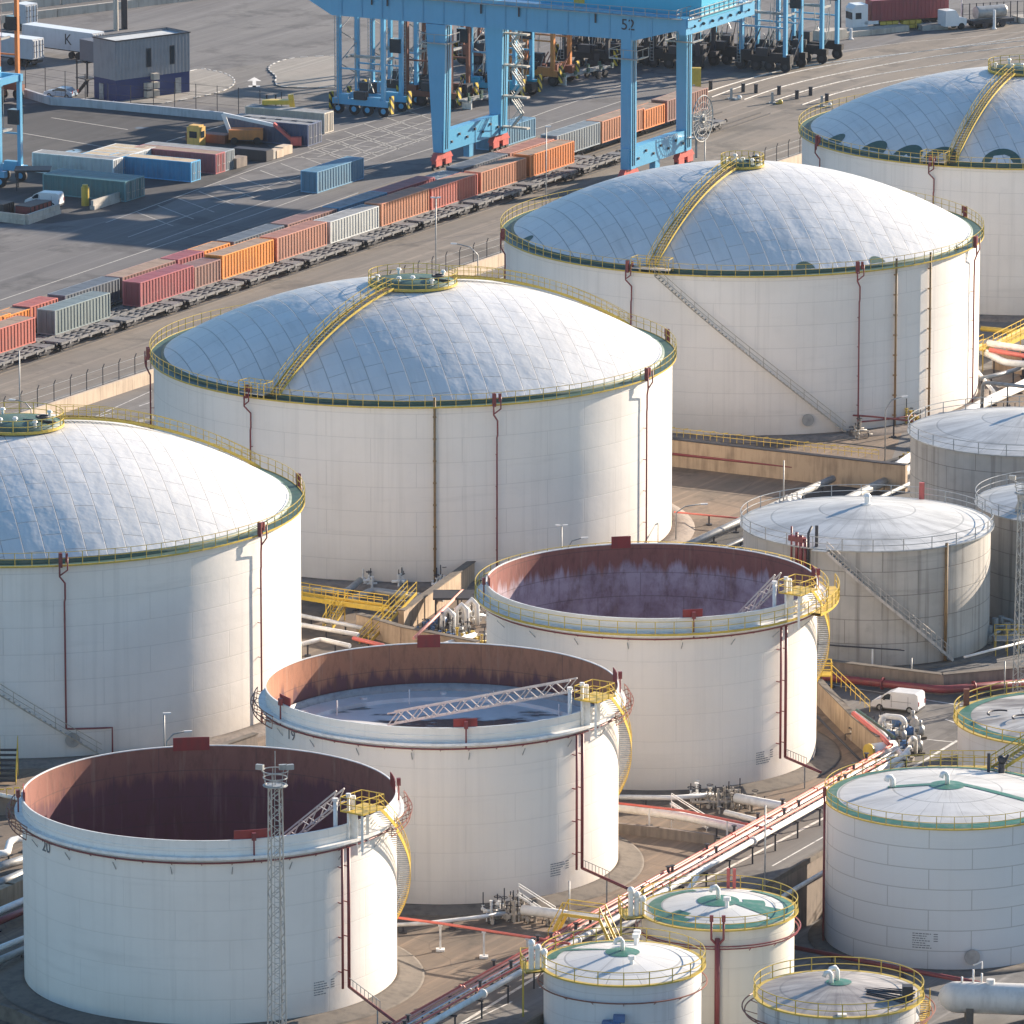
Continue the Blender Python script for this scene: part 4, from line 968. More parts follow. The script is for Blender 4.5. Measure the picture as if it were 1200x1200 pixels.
# pipes in the lower left corner
for i, (P, r, m, lb) in enumerate((
    ([(-20,1000,1.2),(8,1001,1.2),(12,985,1.2),(45,980,1.2)], .32, M['white'], 'bent white pipe at the left edge beside the lowest open tank'),
    ([(-20,1022,1.0),(50,1000,1.0)], .38, M['galv'], 'thick grey pipe under the bent white one at the left edge'),
    ([(-20,1043,1.0),(50,1014,1.0)], .38, M['galv'], 'thick grey pipe at the left edge, just above the brown wall stump'),
    ([(-20,1076,1.0),(50,1046,1.0)], .30, M['white'], 'white pipe directly above the dark red one at the left edge'),
    ([(-20,1088,.8),(50,1058,.8)], .30, M['red'], 'dark red pipe at the left edge beside the lowest open tank'),
    ([(-20,1119,1.0),(50,1091,1.0)], .26, M['white'], 'white pipe with a thin stand at the left edge below the red one'),
    ([(-20,1134,.8),(40,1108,.8)], .32, M['galv'], 'lowest grey pipe at the left edge'))):
    pipe('yard_pipe', [gz(*p) for p in P], r, m, lb, sup=(3,M['dark'],0))
wall('bund_wall', [(-30,1075),(10,1058),(45,1040)], 1.6, .8, M['ochre'], 'brown wall stump between the pipes at the left edge')
wall('bund_wall', [(-40,1180),(20,1200),(100,1240)], 1.2, .4, M['conc2'], 'grey low wall in the bottom left corner')

# --- pipe rack crossing the foreground
ra0, ra1 = V3(G(440,1226,2.0)), V3(G(1062,876,2.0)); rd = (ra1-ra0).normalized(); rn = V3((-rd.y, rd.x, 0))
lab = ['upper pink red pipe on the long rack', 'thin bright red pipe second from the top on the long rack', 'pale pink pipe in the middle of the long rack', 'dark red pipe in the middle of the long rack', 'second pale pipe of the long rack', 'lower bright red pipe on the long rack', 'thick white pipe along the near side of the long rack']
for i, (o, z, r, m) in enumerate(((1.35,2.1,.10,M['redrack']),(1.05,2.1,.09,M['pink']),(.75,1.9,.14,M['pink']),(.45,2.0,.06,M['white']),(.15,1.85,.12,M['white']),(-.15,2.05,.09,M['redrack']),(-.65,1.8,.24,M['white']))):
    e = 0 if i != 6 else -1.0
    pipe('rack_pipe', [ra0+rn*o+V3((0,0,z-2)), ra1+rn*o+rd*(-2.5*(i % 3)+e)+V3((0,0,z-2))], r, m, lab[i], group='parallel pipes of the long rack', n=10, flg=None if i in (2,4) else 17)
rk = rt = thing('pipe_rack', 'low steel frames carrying the red and white pipes across the foreground', 'pipe rack', tuple(V3(G(440,1226)))); L = (ra1-ra0).length; mb = MB(); k = int(L/4.5)
for i in range(k):
    mb = MB(); q = ra0+rd*(i+.5)*L/k
    for o in (-.95, 1.9): mb.beam((q.x+rn.x*o,q.y+rn.y*o,0), (q.x+rn.x*o,q.y+rn.y*o,1.5), .14, .14)
    mb.beam(q+rn*-1.1+V3((0,0,-.55)), q+rn*2.0+V3((0,0,-.55)), .14, .14)
    part(rt, 'frame', mb, M['dark'])
random.seed(5)
for i in range(26):
    q = ra0+rd*random.uniform(4, L-4)+rn*random.uniform(-.2, 1.6)+V3((0,0,.35)); mb = MB(); mb.cyl((q.x,q.y,q.z-.25), .13, .5, 8); mb.cyl((q.x,q.y,q.z+.25), .24, .06, 8); part(rt, 'valve', mb, M['dark'])
pipe('white_pipe', [ra0+rn*-1.55+rd*32+V3((0,0,-.7)), ra0+rn*-1.55+rd*(L*.52)+V3((0,0,-.7)), ra0+rn*-1.0+rd*(L*.55)+V3((0,0,-.3))], .2, M['white'], 'lower white pipe beside the near edge of the long rack')
# yellow crossover on the rack
q = ra0+rd*L*.36; rt = thing('crossover_stair', 'yellow crossover steps over the long pipe rack behind the green spotted tank', 'stair', (q.x,q.y,0)); mb = MB()
for s in (0, 1.1):
    P = [q+rd*s+rn*-2.6+V3((0,0,-1.6)), q+rd*s+rn*-1.3+V3((0,0,.9)), q+rd*s+rn*2.0+V3((0,0,.9)), q+rd*s+rn*3.3+V3((0,0,-1.6))]
    for a, b in zip(P, P[1:]): mb.beam(a, b, .09, .25); mb.beam(a+V3((0,0,1.0)), b+V3((0,0,1.0)), .07, .07)
    for a in P: mb.beam(a, a+V3((0,0,1.0)), .08, .08)
part(rt, 'handrail', mb, M['yellow2']); mb = MB(); mb.beam(q+rn*-1.3+rd*.55+V3((0,0,.95)), q+rn*2.0+rd*.55+V3((0,0,.95)), 1.0, .08); part(rt, 'treads', mb, M['galv'])

# --- low red pipe on white posts between two open tanks, and white feed lines
rt = thing('red_pipe', 'long red pipe on white posts between the two lower open tanks', 'pipe', G(450,1108)); mb, m2 = MB(), MB(); P = [V3(G(448,1073,2.3)), V3(G(516,1082,2.3)), V3(G(567,1090,2.3)), V3(G(618,1098,2.3)), V3(G(668,1106,2.3))]
mb.tube(P, .11, 8); part(rt, 'pipe_run', mb, M['redrack'])
for p in P[1:]:
    m2 = MB(); m2.beam((p.x,p.y,0), (p.x,p.y,p.z-.1), .16, .16); m2.box((p.x,p.y,.08), (.7,.7,.16)); m2.box((p.x,p.y,p.z-.15), (.35,.35,.12)); part(rt, 'post', m2, M['white'])
pipe('white_pipe', [gz(445,1085,.7), gz(500,1082,.7), gz(560,1075,.7), gz(592,1070,.7)], .17, M['white'], 'white pipe lying along the foot of the middle open tank', sup=(5,M['dark'],0))
pipe('white_pipe', [gz(612,1066,1.1), gz(675,1074,1.1), gz(715,1082,1.1)], .42, M['white'], 'thick white pipe from the valve cluster of the middle open tank to the long rack', sup=(4,M['conc2'],0))
pipe('white_pipe', [gz(862,935,1.1), gz(900,942,1.1), gz(935,949,1.1)], .42, M['white'], 'thick white pipe from the valve cluster of the walkway rimmed tank', sup=(4,M['conc2'],0))
pipe('white_pipe', [gz(850,952,.9), gz(905,966,.9)], .25, M['white'], 'slimmer white pipe in front of the thick one at the walkway rimmed tank', sup=(4,M['dark'],0))
pipe('white_pipe', [gz(724,934,1.0), gz(790,935,1.0), gz(840,931,1.0)], .22, M['white'], 'white pipe along the foot of the walkway rimmed tank', sup=(5,M['dark'],0))
pipe('white_pipe', [gz(722,946,1.3), gz(800,957,1.3), gz(880,973,1.3)], .40, M['white'], 'thick pale pipe between the middle open tank and the long rack', sup=(6,M['dark'],0))
pipe('red_pipe', [gz(722,941,2.0), gz(800,950,2.0), gz(905,972,2.0)], .11, M['redrack'], 'red pipe above the thick pale pipe near the walkway rimmed tank', sup=(9,M['white'],0))
wall('bund_wall', [(722,976),(770,981),(838,990)], .9, .4, M['bund'], 'low dark wall beneath the pale pipe beside the middle open tank')
# branches from the red risers
for tank, a, c, R0, lb, end in ((tD, gD, (-24.07,566.48), 14.88, 'black and yellow', (470,1203,2.0)), (tF, gF, (-5.88,601.04), 14.85, 'dark red', (735,1041,2.0)), (tE, gE, (12.44,637.76), 14.72, 'dark red', (962,905,2.0))):
    p0 = pol(c, R0+.5, a+.01, 2.2); p1 = V3(G(*end)); rt = part(tank, 'branch_pipe', (lambda mb: mb.tube([p0, p1], .13, 8))(MB()), M['red'])
    mb = MB(); a_, b_ = V3(p0), p1
    for k in range(9): q = a_.lerp(b_, k/8*.6); mb.beam(q+V3((0,0,.15)), q+V3((0,0,.75)), .05, .05)
    mb.beam(a_+V3((0,0,.75)), a_.lerp(b_,.6)+V3((0,0,.75)), .05, .05); q = a_.lerp(b_,.55); mb.beam((q.x,q.y,0), q, .12, .12); part(rt, 'bracket', mb, M['galv'])
# valve clusters
def valve_cluster(px, py, lb, n=26, sx=3.0, seed=1, mat='gold'):
    random.seed(seed); o = V3(G(px, py)); rt = thing('valve_cluster', lb, 'valves', tuple(o)); mb, m2, m3 = MB(), MB(), MB()
    for i in range(n):
        x, y = o.x+random.gauss(0, sx*.45), o.y+random.gauss(0, .9); h = random.uniform(.6, 2.0)*max(.4, 1-abs(x-o.x)/sx*.6)
        mb.cyl((x,y,0), random.uniform(.05,.13), h, 7); mb.cyl((x,y,h), random.uniform(.1,.22), .1, 9)
        if i % 3 == 0: mb.ball((x,y,h*.6), .2, 8, 5); m3.tube([(x,y,h), (x,y,h+random.uniform(.4,1.2))], .05, 5)
        if i % 4 == 0: mb.tube([(x-.5,y,h*.5),(x+.5,y+.2,h*.5)], .1, 8)
        if i % 3 == 1: x2, y2_ = x+random.uniform(-.8,.8), y+random.uniform(-.4,.4); m3.tube([(x,y,h*.8),(x2,y2_,h*.8),(x2,y2_,.1)], .06, 5)
        if i % 5 == 2: mb.box((x,y,h*.4), (.4,.3,.35), x)
        if i % 5 == 0: m2.arc((x,y), .28, h+.35, .04, seg=10, n=4)
    mb.tube([(o.x-sx*.8,o.y-.6,.6),(o.x+sx*.8,o.y-.3,.6)], .14, 8)
    part(rt, 'valve', mb, M[mat]); part(rt, 'valve_stem', m3, M['dark'])
    if m2.v: part(rt, 'hand_wheel', m2, M['dark'])
    return rt
valve_cluster(606,1078,'cluster of valves at the foot of the middle open tank beside a small white stair', 34, 2.6, 3)
valve_cluster(580,1074,'small pair of valves left of the larger cluster at the middle open tank', 9, 1.2, 8, 'white')
valve_cluster(847,946,'cluster of valves at the foot of the walkway rimmed tank', 40, 3.2, 4)
valve_cluster(820,940,'few pale valves left of the cluster at the walkway rimmed tank', 8, 1.2, 12, 'white')
for px, py, lb in ((628,1080,'small white stair at the foot of the middle open tank'), (806,972,'small white stair over the pipes by the walkway rimmed tank')):
    o = V3(G(px,py)); rt = thing('pipe_stair', lb, 'stair', tuple(o)); mb = MB()
    for s in (0,.8): mb.beam((o.x-1.4,o.y+s,2.2), (o.x+1.6,o.y+s-.6,.3), .07, .16); mb.beam((o.x-1.4,o.y+s,3.0), (o.x+1.6,o.y+s-.6,1.2), .06, .06); mb.beam((o.x-1.4,o.y+s,0), (o.x-1.4,o.y+s,3.0), .07, .07); mb.beam((o.x+1.6,o.y+s-.6,0), (o.x+1.6,o.y+s-.6,1.2), .07, .07)
    part(rt, 'handrail', mb, M['white']); mb = MB()
    for k in range(7): f = k/6; mb.box((o.x-1.4+3*f,o.y+.4-.6*f,2.15-1.9*f), (.3,.8,.05))
    part(rt, 'treads', mb, M['galv'])

# --- pump station beside the van
def pump(px, py, rz, lb, m='pblue'):
    o = V3(G(px,py)); rt = thing('pump', lb, 'pump', tuple(o), rz, 'blue pumps by the van'); mb = MB(); mb.box((0,0,.12), (2.6,1.1,.24)); part(rt, 'plinth', mb, M['conc2'], local=True)
    mb = MB(); mb.tube([(-1.1,0,.75),(.1,0,.75)], .42, 14); mb.box((-.5,0,1.2), (.4,.35,.25)); part(rt, 'motor', mb, M[m], local=True)
    mb = MB(); mb.tube([(.2,0,.75),(.5,0,.75)], .16, 10); mb.tube([(.55,0,.75),(1.1,0,.75)], .5, 14); mb.tube([(.8,0,1.1),(.8,0,1.7)], .2, 10); part(rt, 'pump_body', mb, M['galv'], local=True)
    return rt
pump(1060,855,.4,'blue pump nearest the white van'); pump(1068,866,.3,'blue pump between the other two by the road sign'); pump(1066,884,.2,'lowest blue pump beside the end of the long rack'); pump(1047,872,.2,'blue pump under the white arched pipes')
for i, (P, r, m, lb) in enumerate((
    ([(1032,858,.3),(1032,845,2.0),(1036,839,2.4),(1056,841,2.4),(1060,846,2.0),(1060,858,.3)], .25, 'white', 'large white arched pipe over the pumps by the van'),
    ([(1066,880,.3),(1066,868,1.9),(1069,864,2.3),(1073,866,1.9),(1073,882,.3)], .18, 'white', 'small white arched pipe beside the road sign'),
    ([(1003,836,2.2),(1030,855,1.6),(1062,890,1.2),(1048,903,1.2)], .24, 'white', 'white pipe bending round the end of the long rack'),
    ([(1000,836,3.0),(1036,866,2.2),(1043,874,2.0)], .22, 'redrack', 'bright red pipe slanting down from the bund wall to the long rack'),
    ([(1004,832,3.0),(1048,864,2.1)], .14, 'green', 'thin green pipe beside the bright red slanting one'),
    ([(1066,876,1.4),(1054,890,1.4),(1030,907,1.4),(1005,920,1.4)], .22, 'white', 'white pipe joining the long rack below the pumps'))):
    pipe('pump_pipe', [gz(*p) for p in P], r, M[m], lb)
valve_cluster(1022,862,'crowd of grey and white fittings between the bund wall and the van', 34, 2.2, 22, 'white'); valve_cluster(1044,886,'brass coloured fittings at the end of the long rack', 16, 2.0, 24)
o = V3(G(1035,896)); rt = thing('pipe_end_vessel', 'short round vessel with a yellow and blue end at the end of the long rack', 'vessel', tuple(o)); mb = MB(); mb.tube([(o.x-1.2,o.y-.7,1.3),(o.x+1.0,o.y+.7,1.3)], .75, 16); part(rt, 'vessel_body', mb, M['white']); mb = MB(); mb.tube([(o.x-1.4,o.y-.83,1.3),(o.x-1.2,o.y-.7,1.3)], .8, 16); part(rt, 'end_cap', mb, M['yellow2'])
rt = thing('yellow_platform', 'bright yellow railed steps at the top of the sunlit bund wall', 'platform', G(962,822)); mb, m2 = MB(), MB(); o = V3(G(960,822)); m2.box((o.x,o.y,2.6), (2.2,1.6,.12))
for dx in (-1.1,0,1.1):
    for dy in (-.8,.8): mb.beam((o.x+dx,o.y+dy,0), (o.x+dx,o.y+dy,3.8), .1, .1)
for z in (3.2,3.8):
    for dy in (-.8,.8): mb.beam((o.x-1.1,o.y+dy,z), (o.x+1.1,o.y+dy,z), .09, .09)
    for dx in (-1.1,1.1): mb.beam((o.x+dx,o.y-.8,z), (o.x+dx,o.y+.8,z), .09, .09)
for z in (2.8,3.35): mb.beam((o.x+1.1,o.y-.8,z+.3), (o.x+4.0,o.y-13,z), .05, .05)
for k in range(9): q = (o.x+1.1+2.9*k/8,o.y-.8-12.2*k/8); mb.beam((*q,2.3), (*q,3.4), .05, .05)
part(rt, 'platform_railing', mb, M['yellow2']); part(rt, 'platform_floor', m2, M['yellow2'])
# road sign
o = V3(G(1071,880)); rt = thing('road_sign', 'round road sign on a thin pole, seen from behind, right of the pumps', 'road sign', tuple(o)); mb = MB(); mb.tube([(o.x,o.y,0),(o.x,o.y,2.9)], .05, 6); part(rt, 'pole', mb, M['galv']); mb = MB(); mb.tube([(o.x,o.y-.03,2.6),(o.x+.02,o.y+.03,2.6)], .42, 20); part(rt, 'sign_disc', mb, M['galv'])

# --- crossover walkways, slab and pumps between the large tanks and the open ones
def walkway(pts, w, z, lb, legs=True):
    P = [V3(G(*p, z)) for p in pts]; rt = thing('yellow_walkway', lb, 'walkway', (P[0].x,P[0].y,0)); mb, m2 = MB(), MB()
    for i in range(len(P)-1):
        d = (P[i+1]-P[i]); L = d.length; d.normalize(); s = V3((-d.y, d.x, 0))*w/2; mb.beam(P[i], P[i+1], w, .1)
        for k in (-1, 1):
            m2.beam(P[i]+s*k, P[i+1]+s*k, .08, .4)
            for zz in (.6, 1.15): m2.beam(P[i]+s*k+V3((0,0,zz)), P[i+1]+s*k+V3((0,0,zz)), .07, .07)
            n = max(2, int(L/1.4))
            for j in range(n+1): q = P[i]+d*L*j/n+s*k; m2.beam(q, q+V3((0,0,1.15)), .07, .07)
            if legs:
                for j in range(0, n+1, 3): q = P[i]+d*L*j/n+s*k; m2.beam((q.x,q.y,0), q, .12, .12)
    part(rt, 'deck', mb, M['yellow2']); part(rt, 'walkway_railing', m2, M['yellow2']); return rt
walkway([(345,697),(400,706),(452,713)], 1.2, 1.9, 'yellow railed walkway between the left and middle domed tanks')
def steps(px, py, z, dx, dy, lb, n=9, w=1.0):
    o = V3(G(px,py,z)); rt = thing('yellow_steps', lb, 'stair', (o.x,o.y,0)); mb, m2 = MB(), MB(); e = o+V3((dx,dy,-z+.1)); d = V3((dx,dy,0)).normalized(); s = V3((-d.y,d.x,0))*w/2
    for k in (-1,1):
        m2.beam(o+s*k, e+s*k, .07, .3); m2.beam(o+s*k+V3((0,0,1.1)), e+s*k+V3((0,0,1.1)), .07, .07); m2.beam(o+s*k+V3((0,0,.6)), e+s*k+V3((0,0,.6)), .06, .06)
        for j in range(5): q = o.lerp(e, j/4)+s*k; m2.beam(q, q+V3((0,0,1.1)), .07, .07)
    for j in range(n): q = o.lerp(e, (j+.5)/n); mb.beam(q-s, q+s, .28, .05)
    part(rt, 'treads', mb, M['galv']); part(rt, 'handrail', m2, M['yellow2']); return rt
steps(402,705,1.9,-1.4,-3.4,'yellow steps going down from the railed walkway between the domed tanks')
steps(483,694,3.2,-4.5,-8,'flight of yellow steps beside the sloping brown wall'); 
wall('bund_wall', [(470,742),(500,722),(558,680)], 2.2, .6, M['ochre'], 'sloping brown wall with yellow rails climbing towards the middle domed tank', cap=M['conc2'])
wall('bund_wall', [(420,742),(470,757),(560,775)], 1.9, .5, M['ochre'], 'brown bund wall directly behind the middle open tank', cap=M['conc2'])
for P, r, m, lb in (
    ([(345,690,1.2),(405,694,1.2),(422,680,1.2)], .32, 'galv', 'grey pipe bending up to the foot of the middle domed tank, leftmost'),
    ([(398,710,1.2),(436,692,1.2),(478,698,1.2),(520,701,1.2)], .36, 'galv', 'thick grey pipe passing under the yellow walkway'),
    ([(345,720,1.0),(425,736,1.0)], .2, 'white', 'upper white pipe below the yellow walkway'),
    ([(345,731,1.0),(420,744,1.0)], .22, 'white', 'lower white pipe below the yellow walkway'),
    ([(345,757,1.3),(376,749,1.3),(410,757,1.3)], .22, 'white', 'white pipe bent over black posts behind the middle open tank'),
    ([(414,748,1.3),(450,757,1.3)], .2, 'redrack', 'short bright red pipe behind the middle open tank'),
    ([(500,762,1.5),(556,744,1.5)], .25, 'white', 'white pipe by the blue machinery behind the middle open tank'),
    ([(485,748,2.6),(542,692,2.6)], .16, 'pink', 'thin pale pipe above the sloping brown wall')):
    pipe('service_pipe', [gz(*p) for p in P], r, M[m], lb, sup=(4,M['dark'],0))
for px, py, lb, sd_ in ((430,686,'pair of valve stems at the foot of the middle domed tank, left',31),(468,687,'valve stems at the foot of the middle domed tank, centre',32),(518,690,'valve stems at the foot of the middle domed tank beside the gauge pipe',33)): valve_cluster(px, py, lb, 9, .9, sd_, 'white')
for k, (px, py) in enumerate(((525,748),(541,742),(553,736))):
    p = V3(G(px,py)); mb = MB(); mb.tube([(p.x-.5,p.y,.3),(p.x-.5,p.y,2.3),(p.x,p.y,2.8),(p.x+.5,p.y,2.3),(p.x+.5,p.y,.3)], .26, 8); solo('arched_pipe', mb, M['white'], ('white arched pipe standing left of the other two behind the open tanks','white arched pipe between two others behind the open tanks','white arched pipe nearest the walkway rimmed tank')[k], 'pipe', 'white arched pipes')
for k, (px, py) in enumerate(((508,742),(531,756),(520,735))): pump(px, py, .3*k, ('blue pump behind the middle open tank, at its left','blue pump behind the middle open tank, lowest','blue pump behind the middle open tank, farthest')[k])
valve_cluster(540,758,'tangle of yellow railed valves left of the walkway rimmed tank', 26, 3.4, 41, 'yellow'); valve_cluster(500,752,'dark tangle of fittings beside the blue pumps behind the open tanks', 24, 2.6, 61, 'pblue'); valve_cluster(548,728,'pale fittings beside the dark pump shelter', 22, 2.2, 62, 'white'); valve_cluster(530,750,'mixed fittings around the white arched pipes', 26, 3.0, 42, 'galv')
mb = MB(); p = V3(G(535,728)); mb.box((p.x,p.y,2.6), (4.5,3.5,.2)); 
for dx in (-2,2):
    for dy in (-1.5,1.5): mb.beam((p.x+dx,p.y+dy,0), (p.x+dx,p.y+dy,2.5), .15, .15)
solo('pump_shelter', mb, M['dark'], 'dark flat roofed pump shelter left of the walkway rimmed tank', 'shelter')

# --- pipework between the two domed tanks at the right edge
for P, r, m, lb in (
    ([(1150,385,1.5),(1200,390,1.5),(1260,396,1.5)], .3, 'yellow2', 'yellow beam of the far platform at the right edge'),
    ([(1158,402,3.2),(1240,415,3.2)], .35, 'white', 'upper cream pipe at the right edge between the domed tanks'),
    ([(1160,410,2.6),(1240,424,2.6)], .28, 'redrack', 'bright red pipe at the right edge between the domed tanks'),
    ([(1152,412,2.0),(1178,425,2.0),(1240,430,2.0)], .40, 'white', 'thick cream pipe bending at the right edge between the domed tanks'),
    ([(1148,444,1.5),(1175,438,1.5),(1200,430,1.5)], .25, 'galv', 'grey pipe slanting at the right edge below the cream ones'),
    ([(1146,436,1.3),(1165,460,1.3)], .22, 'white', 'short cream pipe beside the foot of the domed tank, right'),
    ([(1150,488,.4),(1152,448,4.4),(1210,454,4.4)], .22, 'galv', 'tall grey pipe frame at the right edge above the grey tanks'),
    ([(1099,505,.4),(1100,485,2.6),(1145,490,2.6),(1150,500,.6)], .28, 'galv', 'low grey pipe frame behind the farthest grey tank'),
    ([(1105,498,.8),(1150,474,.8),(1210,446,.8)], .55, 'white', 'thick bright sunlit pipe behind the farthest grey tank'),
    ([(1030,560,.8),(1075,530,.8)], .45, 'white', 'thick bright sunlit pipe left of the farthest grey tank'),
    ([(960,484,2.0),(1020,488,2.0),(1075,494,2.0),(1120,500,2.0)], .10, 'red', 'thin dark red pipe round the foot of the domed tank right of the middle'),):
    pipe('service_pipe', [gz(*p) for p in P], r, M[m], lb, sup=(5,M['dark'],0))
wall('bund_wall', [(1165,432),(1260,450)], 2.0, .6, M['ochre'], 'brown bund wall at the right edge between the domed tanks')
walkway([(1172,404),(1235,372)], 1.6, 2.8, 'yellow railed stair at the right edge between the domed tanks'); walkway([(1146,410),(1158,404)], 1.2, 2.4, 'short yellow railed platform at the foot of the domed tank, right', True)
valve_cluster(1060,497,'valves beside yellow rails at the foot of the domed tank right of the middle', 22, 2.2, 51, 'yellow'); valve_cluster(1005,510,'yellow valves at the foot of the domed tank under its grey stair', 10, 1.2, 52, 'gold'); valve_cluster(1182,500,'bright white fittings behind the farthest grey tank', 22, 2.2, 53, 'white')
valve_cluster(1075,540,'yellow railed fittings left of the farthest grey tank', 14, 1.6, 54, 'yellow')

# --- lamps, masts and poles
def lamp(px, py, h, lb, arm=(1.6,0.3), heads=1, thin=.07):
    o = V3(G(px,py)); rt = thing('street_lamp', lb, 'street lamp', tuple(o), group='street lamps'); mb = MB()
    if arm: mb.tube([(o.x,o.y,0),(o.x,o.y,h*.8),(o.x+arm[0]*.35,o.y+arm[1]*.35,h*.95),(o.x+arm[0],o.y+arm[1],h)], thin, 6)
    else: mb.tube([(o.x,o.y,0),(o.x,o.y,h)], thin, 6)
    part(rt, 'pole', mb, M['galv']); a = arm or (0,0)
    for k in range(heads):
        m2 = MB(); s = (1 if arm is None or arm[0] > 0 else -1)*(1 if k == 0 else -1); m2.box((o.x+a[0]+s*.25,o.y+a[1]*(1 if k == 0 else 0),h), (.7,.25,.13), .15*s); part(rt, 'lamp_head', m2, M['white2'])
def lampz(px, py_top, py_base, lb, arm, heads=1):
    o = V3(G(px,py_base)); zc = math.hypot(o.x, o.y, HC); h = (py_base-py_top)/(FP/zc)/.972; lamp(px, py_base, h, lb, arm, heads)
lampz(193,836,905,'tall thin lamp in front of the left domed tank, behind the lowest open tank',None)
lampz(196,858,912,'shorter curved lamp beside the thin one in front of the left domed tank',(1.6,.3)); lampz(658,616,700,'thin lamp with two small heads behind the walkway rimmed tank',None,2); lampz(664,631,700,'curved lamp behind the walkway rimmed tank',(1.5,.2))
lampz(792,592,636,'curved lamp on the sunlit ground beside the middle domed tank',(2.6,.5)); lampz(1037,466,540,'curved lamp in front of the domed tank right of the middle',(1.8,.3))
lampz(640,150,262,'tall grey lamp pole rising behind the domed tank right of the middle',None); lampz(511,233,345,'tall lamp pole behind the crown of the middle domed tank',None,2); lampz(24,412,515,'thin pole behind the left domed tank crown',None,0); lampz(896,943,1058,'thin white pole standing between the cream and the green striped tanks',None,0)
lampz(918,540,620,'thin pole on the ground left of the farthest grey tank',None,0); lampz(826,165,225,'thin dark pole by the far fence',None,0); lampz(37,470,520,'curved lamp behind the left domed tank crown',(-1.8,.5)); lampz(560,288,345,'curved lamp behind the middle domed tank',(-2.6,1.0))
lampz(710,858,1056,'thin pole in front of the lit side of the middle open tank, standing on the long rack',None) if False else None
lampz(667,1032,1100,'thin grey pole beside the rack in front of the middle open tank',None,0)
lampz(1068,771,800,'thin white post behind the grey bund wall',None,0); lampz(1177,775,815,'thin post at the grey bund wall near the lattice mast',None,0)
def lattice_mast(px, yb, ytop, w, lb, heads=True):
    o = V3(G(px,yb,-0.0)); zc = math.hypot(o.x, o.y, HC); h = (yb-ytop)/(FP/zc)/.975; rt = thing('lattice_mast', lb, 'floodlight mast', tuple(o)); mb = MB(); n = int(h/.75); a = .3
    ca, sa = cos(a), sin(a)
    def C(i, f): s = w*(1.15-.35*f)/2; q = ((-1,-1),(1,-1),(1,1),(-1,1))[i]; return V3((o.x+(q[0]*ca-q[1]*sa)*s, o.y+(q[0]*sa+q[1]*ca)*s, h*f))
    for i in range(4):
        mb.beam(C(i,0), C(i,1), .11, .11)
        for k in range(n): p, q = C(i if k % 2 else (i+1) % 4, k/n), C((i+1) % 4 if k % 2 else i, (k+1)/n); mb.beam(p, q, .05, .05)
    part(rt, 'mast_frame', mb, M['mast'])
    mb = MB(); mb.beam(C(0,0)+V3((.25,-.1,0)), C(0,1)+V3((.25,-.1,0)), .05, .05); mb.beam(C(0,0)+V3((.6,0,0)), C(0,1)+V3((.6,0,0)), .05, .05)
    for k in range(int(h/.4)): q = C(0, k*.4/h); mb.beam(q+V3((.25,-.1,0)), q+V3((.6,0,0)), .04, .04)
    part(rt, 'mast_ladder', mb, M['mast'])
    if heads:
        mb = MB(); 
        for z, r in ((h,1.0),(h+.55,1.15),(h+1.1,1.25)): mb.arc((o.x,o.y), r*.8, z, .05, seg=14, n=4)
        for k in range(7): p = 2*pi*k/7; mb.beam((o.x+.8*cos(p),o.y+.8*sin(p),h), (o.x+1.0*cos(p),o.y+1.0*sin(p),h+1.1), .05, .05)
        mb.cyl((o.x,o.y,h-.1), .95, .08, 12); mb.beam((o.x,o.y,h), (o.x,o.y,h+2.6), .07, .07); part(rt, 'head_platform', mb, M['galv'])
        for s, m in ((-1.35,'white2'),(1.3,'galv'),(.7,'galv')):
            mb = MB(); mb.box((o.x+s*.85,o.y-.1,h+1.4), (.6,.3,.4), .3*s); part(rt, 'floodlight', mb, M['galv'])
M['mast'] = paint('mast_galvanised', (.42,.42,.40), .5, .25, 2, metal=.2, drips=False)
lattice_mast(325, 1262, 918, 1.05, 'lattice floodlight mast standing in front of the lowest open tank'); lattice_mast(1197, 822, 578, 1.1, 'lattice mast at the right edge in front of the narrow grey tank')
# horizontal vessel in the sunken compound
o = V3(G(1112,1196,PZ)); rt = thing('horizontal_vessel', 'white horizontal pressure vessel cut off by the lower right edge', 'vessel', tuple(o)); mb = MB()
prof = [(1e-3,-.9),(.75,-.7),(1.3,-.25),(1.55,.25),(1.6,.6),(1.6,9.5),(1.3,10.3),(1e-3,10.8)]; P = []
n = 24
for r, u in prof:
    for k in range(n): a = 2*pi*k/n; P.append((o.x+u, o.y+.8*r*cos(a)-u*.12, PZ+2.0+.8*r*sin(a)))
F = [(i*n+k, i*n+(k+1) % n, (i+1)*n+(k+1) % n, (i+1)*n+k) for i in range(len(prof)-1) for k in range(n)]
mb.add(P, F, True); part(rt, 'vessel_body', mb, paint('vessel_cream_paint', (.70,.68,.63), .45, .15, .6))
mb = MB(); 
for u in (1.6, 6.5): mb.box((o.x+u,o.y-u*.12,PZ+.7), (.6,2.4,1.4))
part(rt, 'saddle', mb, M['conc2']); mb = MB(); 
for u, h in ((1.0,.5),(1.9,1.1),(2.6,.8)): mb.tube([(o.x+u,o.y-.2,PZ+3.2),(o.x+u,o.y-.2,PZ+3.25+h)], .08, 6)
mb.tube([(o.x+1.9,o.y-.2,PZ+4.7),(o.x+2.6,o.y-.2,PZ+5.0),(o.x+2.6,o.y-.2,PZ+4.4)], .07, 6); mb.cyl((o.x+3.3,o.y-.4,PZ+3.2), .35, .4, 12); part(rt, 'nozzle', mb, M['white'])
